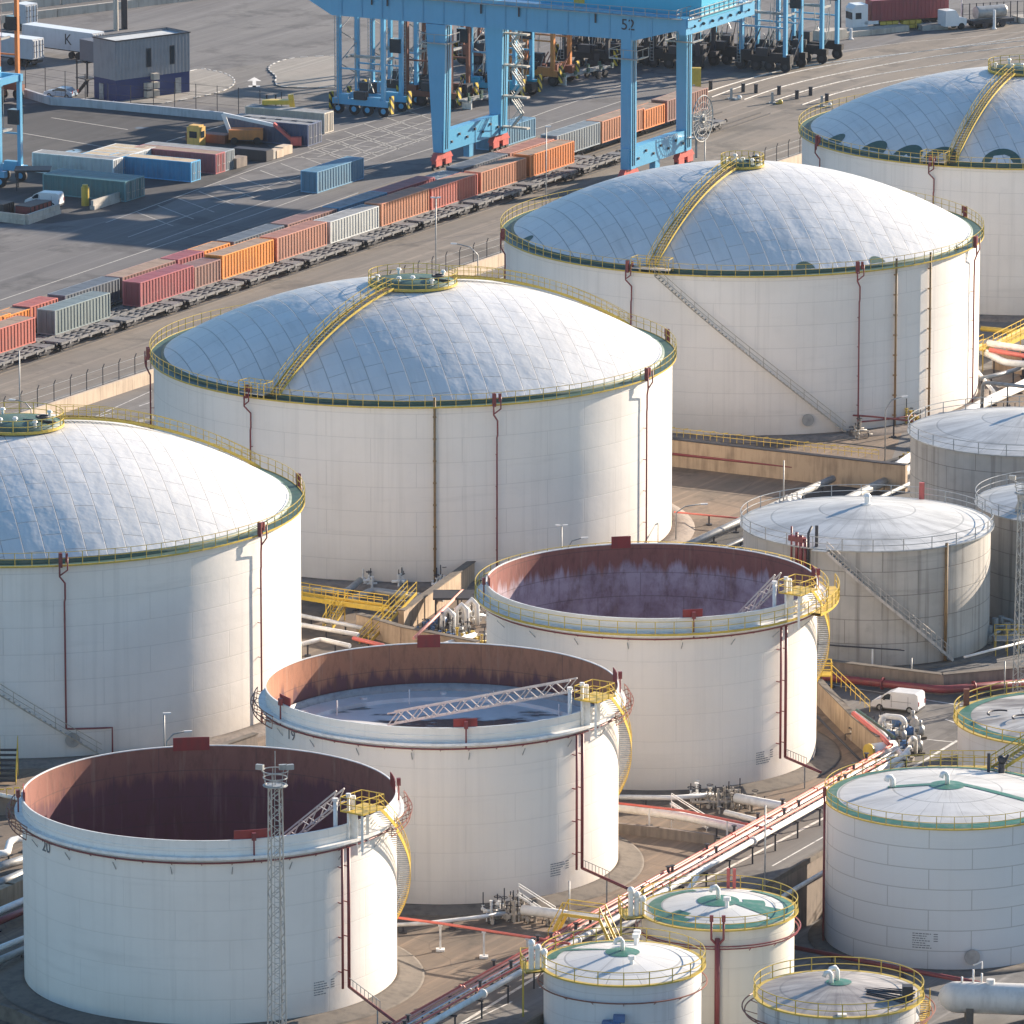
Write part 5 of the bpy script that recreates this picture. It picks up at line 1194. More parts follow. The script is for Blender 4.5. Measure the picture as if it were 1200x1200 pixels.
pipe('red_pipe', [gz(930,1110,PZ+.8), gz(1020,1128,PZ+.8), gz(1250,1172,PZ+.8)], .2, M['red'], 'dark red pipe on the floor of the sunken compound below the green striped tank', sup=(5,M['dark'],PZ))

# thin even air over the whole place
mb = MB(); mb.box((500,2450,81.5), (8400,6400,177)); hz = bpy.data.objects.new('haze', mb.mesh('haze')); COL.objects.link(hz); hz['kind'] = 'stuff'
hm = bpy.data.materials.new('haze'); hm.use_nodes = True; nt_ = hm.node_tree; nt_.nodes.clear(); ou = nt_.nodes.new('ShaderNodeOutputMaterial'); pv = nt_.nodes.new('ShaderNodeVolumePrincipled')
pv.inputs['Density'].default_value = .000022; pv.inputs['Color'].default_value = (.82,.90,1,1); nt_.links.new(pv.outputs[0], ou.inputs['Volume']); hz.data.materials.append(hm)
# ================================================================ containers, wagons, fence wall
_cm = {}
def corrugate(mb, x0, x1, y, z0, z1, out, pitch=.7, dep=.06):
    """vertical trapezoid corrugation along x at y (out = +-1)"""
    n = max(2, int((x1-x0)/pitch)); w = (x1-x0)/n; P = []
    for i in range(n):
        a = x0+i*w
        for u, d in ((0,0),(.32,0),(.5,-dep),(.82,-dep)): P.append((a+u*w, y+d*out))
    P.append((x1, y)); V = [(p[0],p[1],z) for p in P for z in (z0,z1)]
    mb.add(V, [(2*i, 2*i+2, 2*i+3, 2*i+1) for i in range(len(P)-1)])
def cmat(key, col, roof=None):
    col = tuple(c*.86 for c in col); return paint('container_'+key, col, .55, .30, .45, dirt=tuple(c*.55+.03 for c in col))
CC = {'red':(.46,.115,.085),'grey':(.19,.24,.245),'maroon':(.34,.075,.085),'brown':(.27,.135,.11),'orange':(.78,.25,.03),'rust':(.42,.18,.12),
      'white':(.48,.50,.49),'terra':(.47,.19,.10),'slate':(.115,.135,.165),'blue':(.10,.24,.36),'sky':(.06,.30,.52),'teal':(.05,.17,.20),'navy':(.06,.085,.16),
      'beige':(.50,.44,.36),'steel':(.22,.26,.29),'pale':(.58,.60,.60),'orange2':(.66,.20,.045)}
DUST = paint('dusty_container_roof', (.30,.215,.165), .9, .4, .35, dirt=(.20,.14,.11), drips=False)
GREYROOF = paint('grey_container_roof', (.27,.28,.29), .8, .3, .4, drips=False)
TAN = paint('tan_container_roof', (.50,.41,.29), .9, .4, .5, dirt=(.34,.25,.17), drips=False)
def container_mesh(L, H):
    k = (L, H)
    if k in _cm: return _cm[k]
    W = 2.44; b = MB(); corrugate(b, .12, L-.12, -W/2+.03, .16, H-.1, -1); corrugate(b, .12, L-.12, W/2-.03, .16, H-.1, 1)
    n = 6
    for i in range(n):
        y0 = -W/2+.12+(W-.24)*i/n; y1 = -W/2+.12+(W-.24)*(i+1)/n; x = .05 if i % 2 else .09
        b.add([(x,y0,.16),(x,y1,.16),(x,y1,H-.1),(x,y0,H-.1)], [(0,1,2,3)])
    b.box((L/2,0,.14), (L-.1,W-.1,.06))
    f = MB()
    for x in (.08, L-.08):
        for y in (-W/2+.08, W/2-.08): f.box((x,y,H/2), (.16,.16,H))
        for z in (.08, H-.06): f.box((x,0,z), (.15,W-.32,.13))
    for y in (-W/2+.05, W/2-.05):
        for z in (.08, H-.05): f.box((L/2,y,z), (L-.32,.1,.13 if z < 1 else .1))
    r = MB(); m = int(L/1.2)
    for i in range(m): r.box((.15+(L-.3)*(i+.5)/m,0,H-.03), ((L-.3)/m-.04,W-.2,.03 if i % 2 else .045))
    r.box((L/2,0,H-.065), (L-.2,W-.2,.03))
    d = MB()
    for s in (-1, 1): d.box((L-.02,s*W/4*.96,H/2), (.07,W/2-.16,H-.3))
    q = MB()
    for y in (-.85,-.45,.45,.85): q.beam((L+.04,y,.2), (L+.04,y,H-.15), .045, .045); q.box((L+.05,y+.12,1.1), (.05,.28,.06))
    _cm[k] = [b.mesh('c_body'), f.mesh('c_frame'), r.mesh('c_roof'), d.mesh('c_door'), q.mesh('c_rod')]; return _cm[k]
_cv = {}
def container(p, rz, L, H, key, label, roof=None, group=None, doors=True):
    """origin at near-left bottom corner centre-line; x along its length"""
    root = thing('shipping_container', label, 'container', p, rz, group); ms = container_mesh(L, H); m = cmat(key, CC[key])
    fr = paint('container_frame_'+key, tuple(min(1, c*1.35+.05) for c in CC[key]), .5, .2, .8)
    kids = []
    for nm, me, mt in (('body',0,m),('frame',1,fr),('roof',2,roof or m),('door',3,m),('lock_rod',4,M['pale_rod'])):
        mk = (L, H, nm, mt.name)
        if mk not in _cv: c = ms[me].copy(); c.materials.append(mt); _cv[mk] = c
        o = bpy.data.objects.new(nm, _cv[mk]); COL.objects.link(o); o.parent = root if nm != 'lock_rod' else kids[3]; kids.append(o)
    return root
M['pale_rod'] = paint('lock_rod_steel', (.45,.44,.42), .5, .2, 2)

def wagon_master():
    rt = thing('flat_wagon', 'w', 'rail wagon'); L = 13.4; f = MB()
    for s in (-1.15,1.15): f.beam((.3,s,1.0), (L-.3,s,1.0), .16, .3); 
    f.beam((.3,-.35,.95), (L-.3,-.35,.95), .2, .35); f.beam((.3,.35,.95), (L-.3,.35,.95), .2, .35)
    for x in (.35, 1.6, 2.9, 5.0, 6.7, 8.4, 10.5, 11.8, 13.05): f.beam((x,-1.2,1.05), (x,1.2,1.05), .3, .2)
    f.box((1.2,0,1.14), (1.9,2.3,.06)); f.box((L-1.2,0,1.14), (1.9,2.3,.06)); f.box((L/2,0,1.1), (.7,2.4,.1))
    for x in (2.2,4.0,6.7,9.4,11.2):
        for s in (-1.25,1.25): f.box((x,s,.86), (.35,.1,.34))
    part(rt, 'deck_frame', f, M['wagon'], local=True)
    for x in (2.0, L-2.0):
        b = MB(); 
        for s in (-1.0,1.0): b.beam((x-1.25,s,.55), (x+1.25,s,.55), .16, .3); b.box((x,s,.62), (.7,.22,.5))
        b.box((x,0,.6), (.5,2.0,.35)); bg_ = part(rt, 'bogie', b, M['dark'], local=True)
        w = MB()
        for dx in (-.9,.9):
            for s in (-.75,.75): w.wheel((x+dx,s,.46), .46, .14, (0,1), 14)
            w.wheel((x+dx,0,.46), .08, 1.6, (0,1), 6)
        part(bg_, 'wheelset', w, M['black'], local=True)
    u = MB()
    for x, s in ((.1,-1),(L-.1,1)):
        for y in (-.87,.87): u.tube([(x-.0,y,1.0),(x+s*.45,y,1.0)], .09, 8); u.tube([(x+s*.45,y,1.0),(x+s*.52,y,1.0)], .24, 10)
    part(rt, 'buffer', u, M['dark'], local=True); return rt
M['wagon'] = paint('wagon_grey_paint', (.20,.20,.205), .7, .6, 1.8, dirt=(.04,.04,.045), drips=False)
wm = wagon_master(); used = [False]
def wagon(p, label, group, z=.16):
    o = wm if not used[0] else copy_tree(wm); used[0] = True
    o.location = (p[0], p[1], z); o.rotation_euler = (0,0,TA); o['label'] = label; o['group'] = group; return o
# empty wagons on the near track
start = off(G(-8, lineN(-8)), 0, 1.2); k = 0
while True:
    p = off(start, k*14.35); X_ = p[0]+TD[0]*13; Y_ = p[1]+TD[1]*13
    if Y_ > G(858,150)[1]+2: break
    wagon(p, 'empty grey flat wagon on the near track, one of an unbroken row of alike wagons', 'empty flat wagons on the near track'); k += 1
# row 1: loaded wagons
y1 = lambda x: 415-.3326*x
y2 = lambda x: 168-.325*(x-706)
def row(lst, line, side, trk):
    for (x, L, H, key, roof, lb) in lst:
        c = V3(G(x, line(x), 1.25)); p = off(c, 0, 1.22, 1.25); container(p, TA, L, H, key, lb, roof, trk)
a = V3(G(-40, y1(-40)+11)); rails(lambda x: y1(x)+11, -60, 690, 1.2)
F40, F20 = 12.19, 6.06
row([(-25,F40,2.9,'red',DUST,'light red container at the left end of the near loaded train'),
     (65,F40,2.9,'grey',None,'grey green container on the near loaded train with a gap behind it'),
     (165,F40,2.9,'maroon',None,'deep red container on the near loaded train right after the gap'),
     (228.5,F20,2.6,'brown',None,'short brown container between the deep red and the bright orange one'),
     (261,F40,2.9,'orange',DUST,'bright orange container on the near loaded train, left part'),
     (325,F40,2.9,'rust',None,'reddish brown container between the bright orange and the white one on the near train'),
     (387.5,F40,2.75,'white',GREYROOF,'white container on the near loaded train'),
     (447.5,F40,2.9,'terra',None,'light brown container right after the white one on the near train'),
     (506,F40,2.75,'red',DUST,'red container partly in the shadow of the crane on the near train'),
     (564,F40,2.75,'terra',DUST,'orange brown container second from the right end of the near train'),
     (621.5,F40,2.9,'orange2',DUST,'deep orange container at the right end of the near loaded train')], y1, 0, 'containers on the near loaded train')
row([(-20,F20,2.6,'orange',DUST,'small orange container at the left edge on the second train'),(5.5,F20,2.4,'orange',DUST,'orange container peeping over the light red one, second train'),
     (36,F20,2.6,'red',None,'short dull red container on the second train above the grey green one'),
     (77,F40,2.6,'slate',None,'dark slate container on the second train behind the grey green one'),
     (144,F40,2.6,'brown',DUST,'brown container on the second train behind the deep red one'),
     (209,F20,2.6,'maroon',None,'short deep red container on the second train'),(240,F20,2.6,'orange',DUST,'short orange container on the second train beside the short deep red one'),
     (274.5,F40,2.6,'slate',None,'slate container on the second train behind the bright orange one'),
     (337.5,F40,2.6,'brown',None,'brown container on the second train behind the white one, half in shadow'),
     (398,F40,2.6,'blue',GREYROOF,'grey blue container on the second train behind the light brown one'),
     (455,F40,2.6,'maroon',None,'dull red container on the second train with its left half in shadow'),
     (512,F20,2.3,'steel',None,'low grey container on the second train beside the red crane wheels'),
     (542.5,F40,2.6,'slate',None,'dark slate container on the second train just right of the red crane wheels'),
     (598,F40,2.6,'rust',None,'reddish brown container on the second train behind the deep orange one'),
     (653,F40,2.9,'steel',None,'grey container on the second train where the near train has ended'),
     (706,F40,2.9,'terra',DUST,'light brown container seen between the two right crane legs'),
     (755,F20,2.6,'orange2',DUST,'short orange container between the right crane legs'),
     (782,F40,2.9,'brown',DUST,'brown container behind the rightmost crane leg, last of the second train')], y2, 0, 'containers on the second train')
c = V3(G(577,176,.1)); container(off(c,0,1.22,.02), TA, F40, 2.6, 'blue', 'blue container on the ground beyond the two trains, between the crane legs')
c = V3(G(372,227,.0)); container(off(c,0,1.22,.02), TA, F40, 2.75, 'blue', 'lone blue container standing on the open asphalt left of the trains')
rails(lambda x: y2(x)+11, -60, 850, 1.2)
for i in range(14):
    p = off(V3(G(-35, y1(-35), 1.25)), i*13.95, 1.22)
    if i*13.95 < 152 and i*13.95+p[1] < 2000: wagon(p, 'flat wagon under the containers of the near train, alike the others of its row', 'flat wagons under the near train')
for i in range(17):
    p = off(V3(G(-35, y2(-35), 1.25)), i*13.95, 1.22)
    if V3(p).y+12 < G(826,127)[1]: wagon(p, 'flat wagon under the containers of the second train, alike the others of its row', 'flat wagons under the second train')

# containers standing across the yard: long side faces the camera, doors face right
CA = TA-pi/2
def yardc(px, py, L, H, key, lb, roof=None, z=.02, sh=0.0):
    """px,py = near right bottom corner of the long side"""
    c = V3(G(px, py)); d = (-ND[0], -ND[1]); o = (c.x-d[0]*L+TD[0]*(1.22+sh), c.y-d[1]*L+TD[1]*(1.22+sh), z); return container(o, CA, L, H, key, lb, roof, 'containers standing in the yard')
yardc(147,237,F40,2.6,'teal','long dull teal container beside the small white van'); yardc(158,233.5,F40,2.6,'teal','second dull teal container directly behind the first one beside the van')
yardc(224,214,F40,2.6,'sky','bright blue container lying behind the pale topped ones',TAN)
for i, (x, y) in enumerate(((133,212),(142,209),(152,206),(162,203),(172,200))):
    yardc(x, y-1, F20 if i else F40, 2.6, 'sky' if i == 1 else 'pale', ('pale container with a dark roof just behind the teal ones','light blue container with a tan roof left of the bright blue one','pale ribbed container with a tan roof, first of three left of the bright blue one','pale ribbed container with a tan roof, second of three left of the bright blue one','pale ribbed container with a tan roof, third of three left of the bright blue one')[i], TAN if i else GREYROOF)
yardc(253,204.5,F40,2.6,'maroon','dark red container with sunlit doors behind the bright blue one',DUST); yardc(264,201,F40,2.6,'steel','grey container with sunlit doors directly behind the dark red one',GREYROOF)
yardc(361,172,F40,2.9,'navy','long navy container, nearer of two beside the beige one',GREYROOF); yardc(366.5,170,F40,2.9,'navy','long navy container, farther of two beside the beige one',GREYROOF); yardc(380.5,157,F40,2.75,'beige','beige container right of the navy pair',GREYROOF)
# ---- fence wall along the road
wl = lambda x: 492.5-.3352*(x-35)
P0, P1 = V3(G(-60, wl(-60)+4)), V3(G(975, wl(975)+4)); L = (P1-P0).length; d = (P1-P0).normalized()
rt = thing('boundary_wall', 'long pale beige concrete wall between the railway and the tanks', 'wall', tuple(P0)); mb = MB(); n = int(L/3.3)
for i in range(n): a, b = P0+d*(L*i/n+.02), P0+d*(L*(i+1)/n-.02); mb.beam(a+V3((0,0,.75)), b+V3((0,0,.75)), .35, 1.5)
part(rt, 'wall_body', mb, M['beige'])
rt = thing('chain_link_fence', 'dark wire fence with bent posts behind the beige boundary wall', 'fence', tuple(P0)); mb, m2 = MB(), MB(); nd = V3((ND[0],ND[1],0)); n = int(L/3.3)
for i in range(n):
    q = P0+d*(L*(i+.5)/n)+nd*.5; mb.beam(q, q+V3((0,0,3.3)), .09, .09); mb.beam(q+V3((0,0,3.3)), q+V3((0,0,3.7))+nd*-.0+d*.35, .09, .09)
a, b = P0+nd*.5, P1+nd*.5
for z in (1.55,2.4,3.25): m2.beam(a+V3((0,0,z)), b+V3((0,0,z)), .03, .04)
part(rt, 'post', mb, M['dark']); part(rt, 'wire', m2, M['galv'])
rt = thing('guard_rail', 'low dark guard rail beside the road at the left of the middle domed tank', 'guard rail', G(140,512)); mb = MB(); a, b = V3(G(90,524)), V3(G(182,494)); mb.beam(a+V3((0,0,.6)), b+V3((0,0,.6)), .08, .3)
for i in range(8): q = a.lerp(b, i/7); mb.beam(q, q+V3((0,0,.7)), .1, .1)
part(rt, 'rail', mb, M['galv'])
wall('bund_wall', [(95,540),(190,505)], 1.0, .3, M['ochre'], 'low rubble coloured wall between the left and middle domed tanks')
# buffer posts at the ends of the curved rails
random.seed(3)
for i, (px, py) in enumerate(((813,112),(857,116),(905,121),(963,125),(1010,129))):
    o = V3(G(px,py)); rt = thing('rail_marker_post', ('grey marker post at the end of the embedded rails, first from the left','grey marker post at the end of the embedded rails, second from the left','grey marker post with a yellow lamp, third from the left','grey marker post, fourth from the left','grey marker post nearest the far domed tank')[i], 'post', tuple(o)); mb = MB(); mb.box((o.x,o.y,.75), (.35,.35,1.5)); mb.box((o.x,o.y,.08), (1.0,.8,.16)); part(rt, 'post', mb, M['galv']); mb = MB(); mb.ball((o.x+1.1,o.y-.6,.3), .35); mb.box((o.x+.9,o.y-.5,.1), (.9,.4,.2)); part(rt, 'point_lever', mb, M['yellow'] if i == 2 else M['white'])
for i, (px, py) in enumerate(((833,105),(871,108),(913,111),(950,112),(969,120),(886,109),(934,116))):
    o = V3(G(px,py)); mb = MB(); mb.cyl(tuple(o), .28, 1.1, 10); mb.cyl((o.x,o.y,1.1), .32, .12, 10); solo('bollard', mb, M['dark'], 'short dark bollard among the ends of the embedded rails, alike the others there', 'bollard', 'bollards at the rail ends')
o = V3(G(812,108)); mb = MB(); mb.box((o.x,o.y,1.7), (2.2,1.0,3.4)); solo('warning_block', mb, M['yellow'], 'yellow and black striped block by the right crane legs', 'barrier')
# ================================================================ gantry crane, straddle carriers, building and vehicles
t = NT('yellow_black_stripes'); x, y, z = t.sep(t.obj()); s_ = t.math('FRACT', t.math('MULTIPLY', t.math('ADD', t.math('ADD', x, y), z), .85))
M['stripe'] = t.done(t.mix(t.math('GREATER_THAN', s_, .5), (.62,.43,.04), (.03,.03,.03)), .6)
rt = thing('gantry_crane', 'huge light blue rail mounted gantry crane numbered 52', 'gantry crane', tuple(V3(G(516,196))), 0.0)
O = V3(G(516,197)); T_ = V3((TD[0],TD[1],0)); N_ = V3((-ND[0],-ND[1],0)); Z = V3((0,0,1))
def K(n, t, z=0.0): return O+N_*n+T_*t+Z*z
def obox(mb, n0, n1, t0, t1, z0, z1, n0b=None, n1b=None, t0b=None, t1b=None):
    """box in crane axes; the b values give the bottom if it tapers"""
    nb0, nb1 = (n0 if n0b is None else n0b), (n1 if n1b is None else n1b); tb0, tb1 = (t0 if t0b is None else t0b), (t1 if t1b is None else t1b)
    P = [K(nb0,tb0,z0),K(nb1,tb0,z0),K(nb1,tb1,z0),K(nb0,tb1,z0),K(n0,t0,z1),K(n1,t0,z1),K(n1,t1,z1),K(n0,t1,z1)]
    mb.add(P, [(0,3,2,1),(4,5,6,7),(0,1,5,4),(1,2,6,5),(2,3,7,6),(3,0,4,7)])
GZ0, GZ1, SP, SPN = 18.9, 22.1, 15.8, 27.3     # girder bottom and top, leg spacing along and across the track
for i, (n, t_, big) in enumerate(((0,0,1),(0,SP,1),(SPN,0,0),(SPN,SP,0))):
    mb = MB()
    if big: obox(mb, n-1.6, n+1.3, t_-.9, t_+.9, 2.2, GZ0, n-.55, n+.95)
    else: obox(mb, n-.75, n+.75, t_-.75, t_+.75, 2.2, GZ0)
    part(rt, 'leg', mb, M['blue'])
    mb = MB()
    for z in (16.6, 17.7):
        for a, b in (((-2,-1.6),(2,-1.6)),((2,-1.6),(2,1.6)),((-2,-1.6),(-2,1.6))): mb.beam(K(n+a[0],t_+a[1],z), K(n+b[0],t_+b[1],z), .08, .08)
    for a in ((-2,-1.6),(0,-1.6),(2,-1.6),(2,0),(2,1.6),(-2,1.6)): mb.beam(K(n+a[0],t_+a[1],16.5), K(n+a[0],t_+a[1],17.7), .08, .08)
    mb.beam(K(n-2,t_-1.3,16.5), K(n+2,t_-1.3,16.5), .7, .08); mb.beam(K(n+1.7,t_-1.5,16.5), K(n+1.7,t_+1.5,16.5), .6, .08)
    part(rt, 'service_platform', mb, M['galv'])
for n in (0.2, SPN):
    mb = MB(); obox(mb, n-.6, n+.6, -1.0, SP+1.0, 2.2, 4.9); part(rt, 'sill_beam', mb, M['blue'])
    mb = MB(); obox(mb, n-.35, n+.5, SP*.42, SP*.5, 0.5, 2.3); part(rt, 'sill_foot', mb, M['blue'])
    for t_ in (0, SP):
        mb = MB(); obox(mb, n-.4, n+.4, t_-1.6, t_+1.6, 1.3, 2.2, n-.4, n+.4, t_-2.4, t_+2.4)
        for k in (-1,1): obox(mb, n-.35, n+.35, t_+k*1.3-.8, t_+k*1.3+.8, .5, 1.4)
        bg_ = part(rt, 'bogie', mb, M['craneRed']); mb = MB()
        for k in range(4): mb.wheel(K(n, t_-2.1+1.4*k, .42), .40, .3, (N_.x,N_.y))
        part(bg_, 'wheel', mb, M['dark'])
for t_ in (0, SP):
    mb = MB(); P = [(-22,GZ0+3.4),(-15.5,GZ0+.1),(SPN+1.2,GZ0),(SPN+8.8,GZ1-1.1),(SPN+8.8,GZ1+.1),(-22,GZ1+1.0)]; V = [K(u,t_+s,z) for s in (-.85,.85) for u, z in P]; n = 6
    mb.add(V, [tuple(range(n)), tuple(range(2*n-1, n-1, -1))]+[(i,n+i,n+(i+1) % n,(i+1) % n) for i in range(n)]); part(rt, 'main_girder', mb, M['blue'])
    mb = MB(); s = -1.35 if t_ == 0 else 1.35
    for z in (.55, 1.1): mb.beam(K(-20,t_+s,GZ1+z), K(SPN+8,t_+s,GZ1+z), .06, .06)
    for k in range(34): u = -20+k*(SPN+28)/33; mb.beam(K(u,t_+s,GZ1), K(u,t_+s,GZ1+1.1), .08, .08)
    mb.beam(K(-20,t_+s*.75,GZ1+.02), K(SPN+8,t_+s*.75,GZ1+.02), 1.0, .08); part(rt, 'girder_railing', mb, M['galv'])
for n in (SPN+8.1,):
    mb = MB(); obox(mb, n-.5, n+.5, -1.0, SP+3, GZ1-2.0, GZ1-.1); part(rt, 'end_tie', mb, M['blue'])
    mb = MB()
    for s in (-.9,.9):
        for z in (.0,.55,1.1): mb.beam(K(n+s,-.8,GZ1+z), K(n+s,SP+3,GZ1+z), .07, .07)
        for k in range(15): u = -.8+(SP+3.8)*k/14; mb.beam(K(n+s,u,GZ1), K(n+s,u,GZ1+1.1), .08, .08)
    mb.beam(K(n,-.8,GZ1+.0), K(n,SP+3,GZ1+.0), 1.8, .06); part(rt, 'girder_railing', mb, M['galv'])
mb = MB(); obox(mb, 13, 36, 3.2, SP-2.6, GZ1-.5, GZ1+3.2); mh = part(rt, 'machinery_house', mb, M['teal']); mb = MB(); obox(mb, 17.8, 19.3, 3.1, 3.2, GZ1+.3, GZ1+2.5); part(mh, 'door', mb, M['yellow']); mb = MB(); obox(mb, 20.5, 36, 2.6, 3.15, GZ1-.7, GZ1-.5); obox(mb, 12.6, 36.4, 2.9, SP-2.3, GZ1+3.2, GZ1+3.4); part(mh, 'roof', mb, M['dark'])
for n, z, tt, u0, u1, k_ in ((.2,3.6,0,1.5,SP-1.5,7),(SPN,3.6,0,1.5,SP-1.5,7)):
    for k in range(k_): mb = MB(); q = K(n+.66, u0+(u1-u0)*k/(k_-1), z+.7*((k % 2)-.4)); mb.beam(q-N_*.1, q+N_*.15, .3, .3); part(rt, 'lug', mb, M['dark'])
for k in range(16): mb = MB(); u = -14+k*3.0; mb.beam(K(u,-.93,GZ0+.25), K(u,-.93,GZ1-.1), .1, .08); part(rt, 'stiffener', mb, M['blue'])
for u in (-9.5,-7.2,6.5,12,23): mb = MB(); mb.beam(K(u,-1.0,GZ1-1.3), K(u,-1.0,GZ1), .2, .25); part(rt, 'bracket', mb, M['dark'])
mb = MB()
for k in range(7): mb.beam(K(SPN+8.7, 1+k*2.6, GZ1-1.2), K(SPN+8.8, 1.2+k*2.6, GZ1-1.0), .35, .25)
part(rt, 'lug', mb, M['dark'])
for n, t_ in ((0,0),(0,SP),(SPN,0),(SPN,SP)):
    mb = MB(); s0 = .98 if n == 0 else .79; mb.tube([K(n+s0+(.35 if n == 0 else 0),t_-.3,GZ0-.2), K(n+s0,t_-.3,2.6)], .05, 5); mb.tube([K(n+s0+(.35 if n == 0 else 0),t_+.2,GZ0-.2), K(n+s0,t_+.2,2.6)], .04, 5); part(rt, 'cable', mb, M['dark'])
# cable reel
mb = MB(); cR = K(SPN+3.0, SP-.6, 6.6); rr = 3.0
for r, w in ((rr,.09),(rr*.72,.05),(rr*.45,.05),(.45,.2)):
    P = [cR+T_*(r*cos(2*pi*i/28))+Z*(r*sin(2*pi*i/28)) for i in range(28)]; mb.tube(P, w, 5, closed=True)
for i in range(24): a = 2*pi*i/24; mb.beam(cR+T_*(.3*cos(a))+Z*(.3*sin(a)), cR+T_*(rr*cos(a))+Z*(rr*sin(a)), .07, .07)
mb.beam(cR-N_*1.4, cR+N_*.5, .5, .5); mb.beam(cR-N_*.9, cR-N_*.9-Z*5.2, .3, .3); mb.beam(cR-N_*2-Z*2.6, cR+N_*.2-Z*2.6, 1.2, .1); part(rt, 'cable_reel', mb, M['galv'])
# ladder tower at the second leg
mb, m2 = MB(), MB()
for k in range(8):
    z0 = 3.2+k*1.85; a = K(2.2+(k % 2)*1.5, SP, z0); b = K(2.2+((k+1) % 2)*1.5, SP, z0+1.85)
    for s in (-.3,.3): mb.beam(a+T_*s, b+T_*s, .08, .22); mb.beam(a+T_*s+Z*1.0, b+T_*s+Z*1.0, .06, .06)
    for j in range(7): q = a.lerp(b, j/6); mb.beam(q-T_*.3, q+T_*.3, .2, .05)
for n in (2.0, 3.9): mb.beam(K(n,SP-.5,3), K(n,SP-.5,GZ0), .08, .08)
lt = part(rt, 'ladder_tower', mb, M['galv'])
for z in (3.2, 7.3, 11.4, 15.6): m2 = MB(); m2.beam(K(1.0,SP-.2,z), K(4.7,SP-.2,z), .9, .22); part(lt, 'tower_landing', m2, M['conc'])
cu = bpy.data.curves.new('t', 'FONT'); cu.body = '52'; cu.size = 2.0; cu.align_x = 'CENTER'; cu.extrude = .01
o = bpy.data.objects.new('number', cu); COL.objects.link(o); me = bpy.data.meshes.new_from_object(o.evaluated_get(bpy.context.evaluated_depsgraph_get())); bpy.data.objects.remove(o)
o = bpy.data.objects.new('number', me); COL.objects.link(o); o.parent = rt; p = K(SPN+.3, -.9, GZ0+1.3)-rt.location; o.location = p; o.rotation_euler = (pi/2, 0, CA); me.materials.clear(); me.materials.append(M['dark'])

# ---- straddle carriers
def carrier(px, py, H, col, lb, L=8.6, W_=5.0, rot=0.0, dark=None, stripes=True, cols=4, top=True, box=None, low=None):
    """px,py = near left wheel on the ground; frame runs across the track"""
    o = V3(G(px, py)); rt = thing('straddle_carrier', lb, 'straddle carrier', tuple(o), CA+rot, 'straddle carriers'); m = M[col]; lm = M[low or col]
    for s in (0, 1):
        y = s*W_; mb = MB(); mb.box((L/2,y,1.75), (L,.75,.8)); mb.box((L*.2,y,2.45), (1.6,.9,.7)); mb.box((L*.75,y,2.35), (2.0,.8,.5)); part(rt, 'side_frame', mb, lm, local=True)
        for x in ((.9, L-.9) if cols == 4 else (.9, L/2, L-.9)):
            mb = MB(); mb.box((x,y,H/2+1), (.5,.55,H-2)); part(rt, 'column', mb, m, local=True)
        mb = MB()
        if top: mb.box((L/2,y,H), (L-1,.6,.9))
        mb.beam((.9,y,6.2), (L-.9,y,6.2), .25, .2)
        if mb.v: part(rt, 'top_beam', mb, m, local=True)
        for x in (.8, L*.38, L*.62, L-.8):
            mb = MB(); mb.wheel((x,y,.78), .78, .5, (0,1), 16); w = part(rt, 'wheel', mb, M['black'], local=True); mb = MB(); mb.wheel((x,y,.78), .38, .56, (0,1), 10); part(w, 'hub', mb, M['blue'] if col == 'blue' and low is None else M['dark'], local=True)
        if stripes:
            for x in (-.35, L+.35): mb = MB(); mb.box((x,y,1.7), (.25,.9,2.4)); part(rt, 'striped_buffer', mb, M['stripe'], local=True)
    mb = MB()
    if top:
        for x in (1, L-1): mb.box((x,W_/2,H), (.7,W_,.8))
        mb.box((L/2,W_*.5,H+.8), (3.2,2.2,1.3))
    else: mb.box((L/2,W_/2,H-.3), (.5,W_,.4))
    part(rt, 'cross_beam', mb, m, local=True)
    mb = MB(); z = H*.52; mb.box((L/2,W_/2,z), (6.2,.5,.35)); 
    for x in (L/2-3, L/2+3): mb.box((x,W_/2,z), (.3,2.4,.3))
    for x in (L/2-2, L/2+2):
        for y in (W_/2-.8, W_/2+.8): mb.beam((x,y,z), (x,y,H), .05, .05)
    part(rt, 'spreader', mb, M['galv'], local=True)
    mb = MB(); mb.box((L-1.6,W_+.1,H*.62), (1.6,1.3,1.9)); part(rt, 'cab', mb, M['glass'], local=True)
    mb = MB()
    for k in range(int(H/.45)): mb.beam((.45,-.45,1+k*.45), (1.0,-.45,1+k*.45), .05, .05)
    for x in (.45,1.0): mb.beam((x,-.45,1), (x,-.45,H-1), .06, .06)
    random.seed(int(px)); 
    for k in range(10): a = (random.uniform(1,L-1), random.uniform(0,W_), random.uniform(2.2,4.5)); mb.beam(a, (a[0]+random.uniform(-1,1),a[1],a[2]+random.uniform(.5,6)), .08, .08)
    for k in range(5): mb.beam((.9,W_*(k % 2),2.5+k*2.2), (.9,W_*((k+1) % 2),4.7+k*2.2), .1, .1)
    part(rt, 'ladder', mb, M['galv'], local=True)
    mb = MB(); mb.box((L*.5,-.1,2.7), (1.8,1.0,1.1)); mb.box((L*.3,W_,2.9), (2.2,1.0,1.4)); part(rt, 'engine_housing', mb, M['dark'], local=True)
    if box:
        random.seed(int(px)+9)
        for k in range(9):
            mb = MB(); u = L*(k+.5)/9; mb.box((u,random.uniform(.2,W_-.2),random.uniform(1.2,3.0)), (random.uniform(.7,1.8),random.uniform(.6,1.9),random.uniform(.6,2.0)))
            mb.beam((u,W_*.2,1), (u+random.uniform(-1,1),W_*.8,random.uniform(3,6)), .12, .12); part(rt, 'engine_part', mb, M[box if k % 3 else 'dark'], local=True)
    return rt
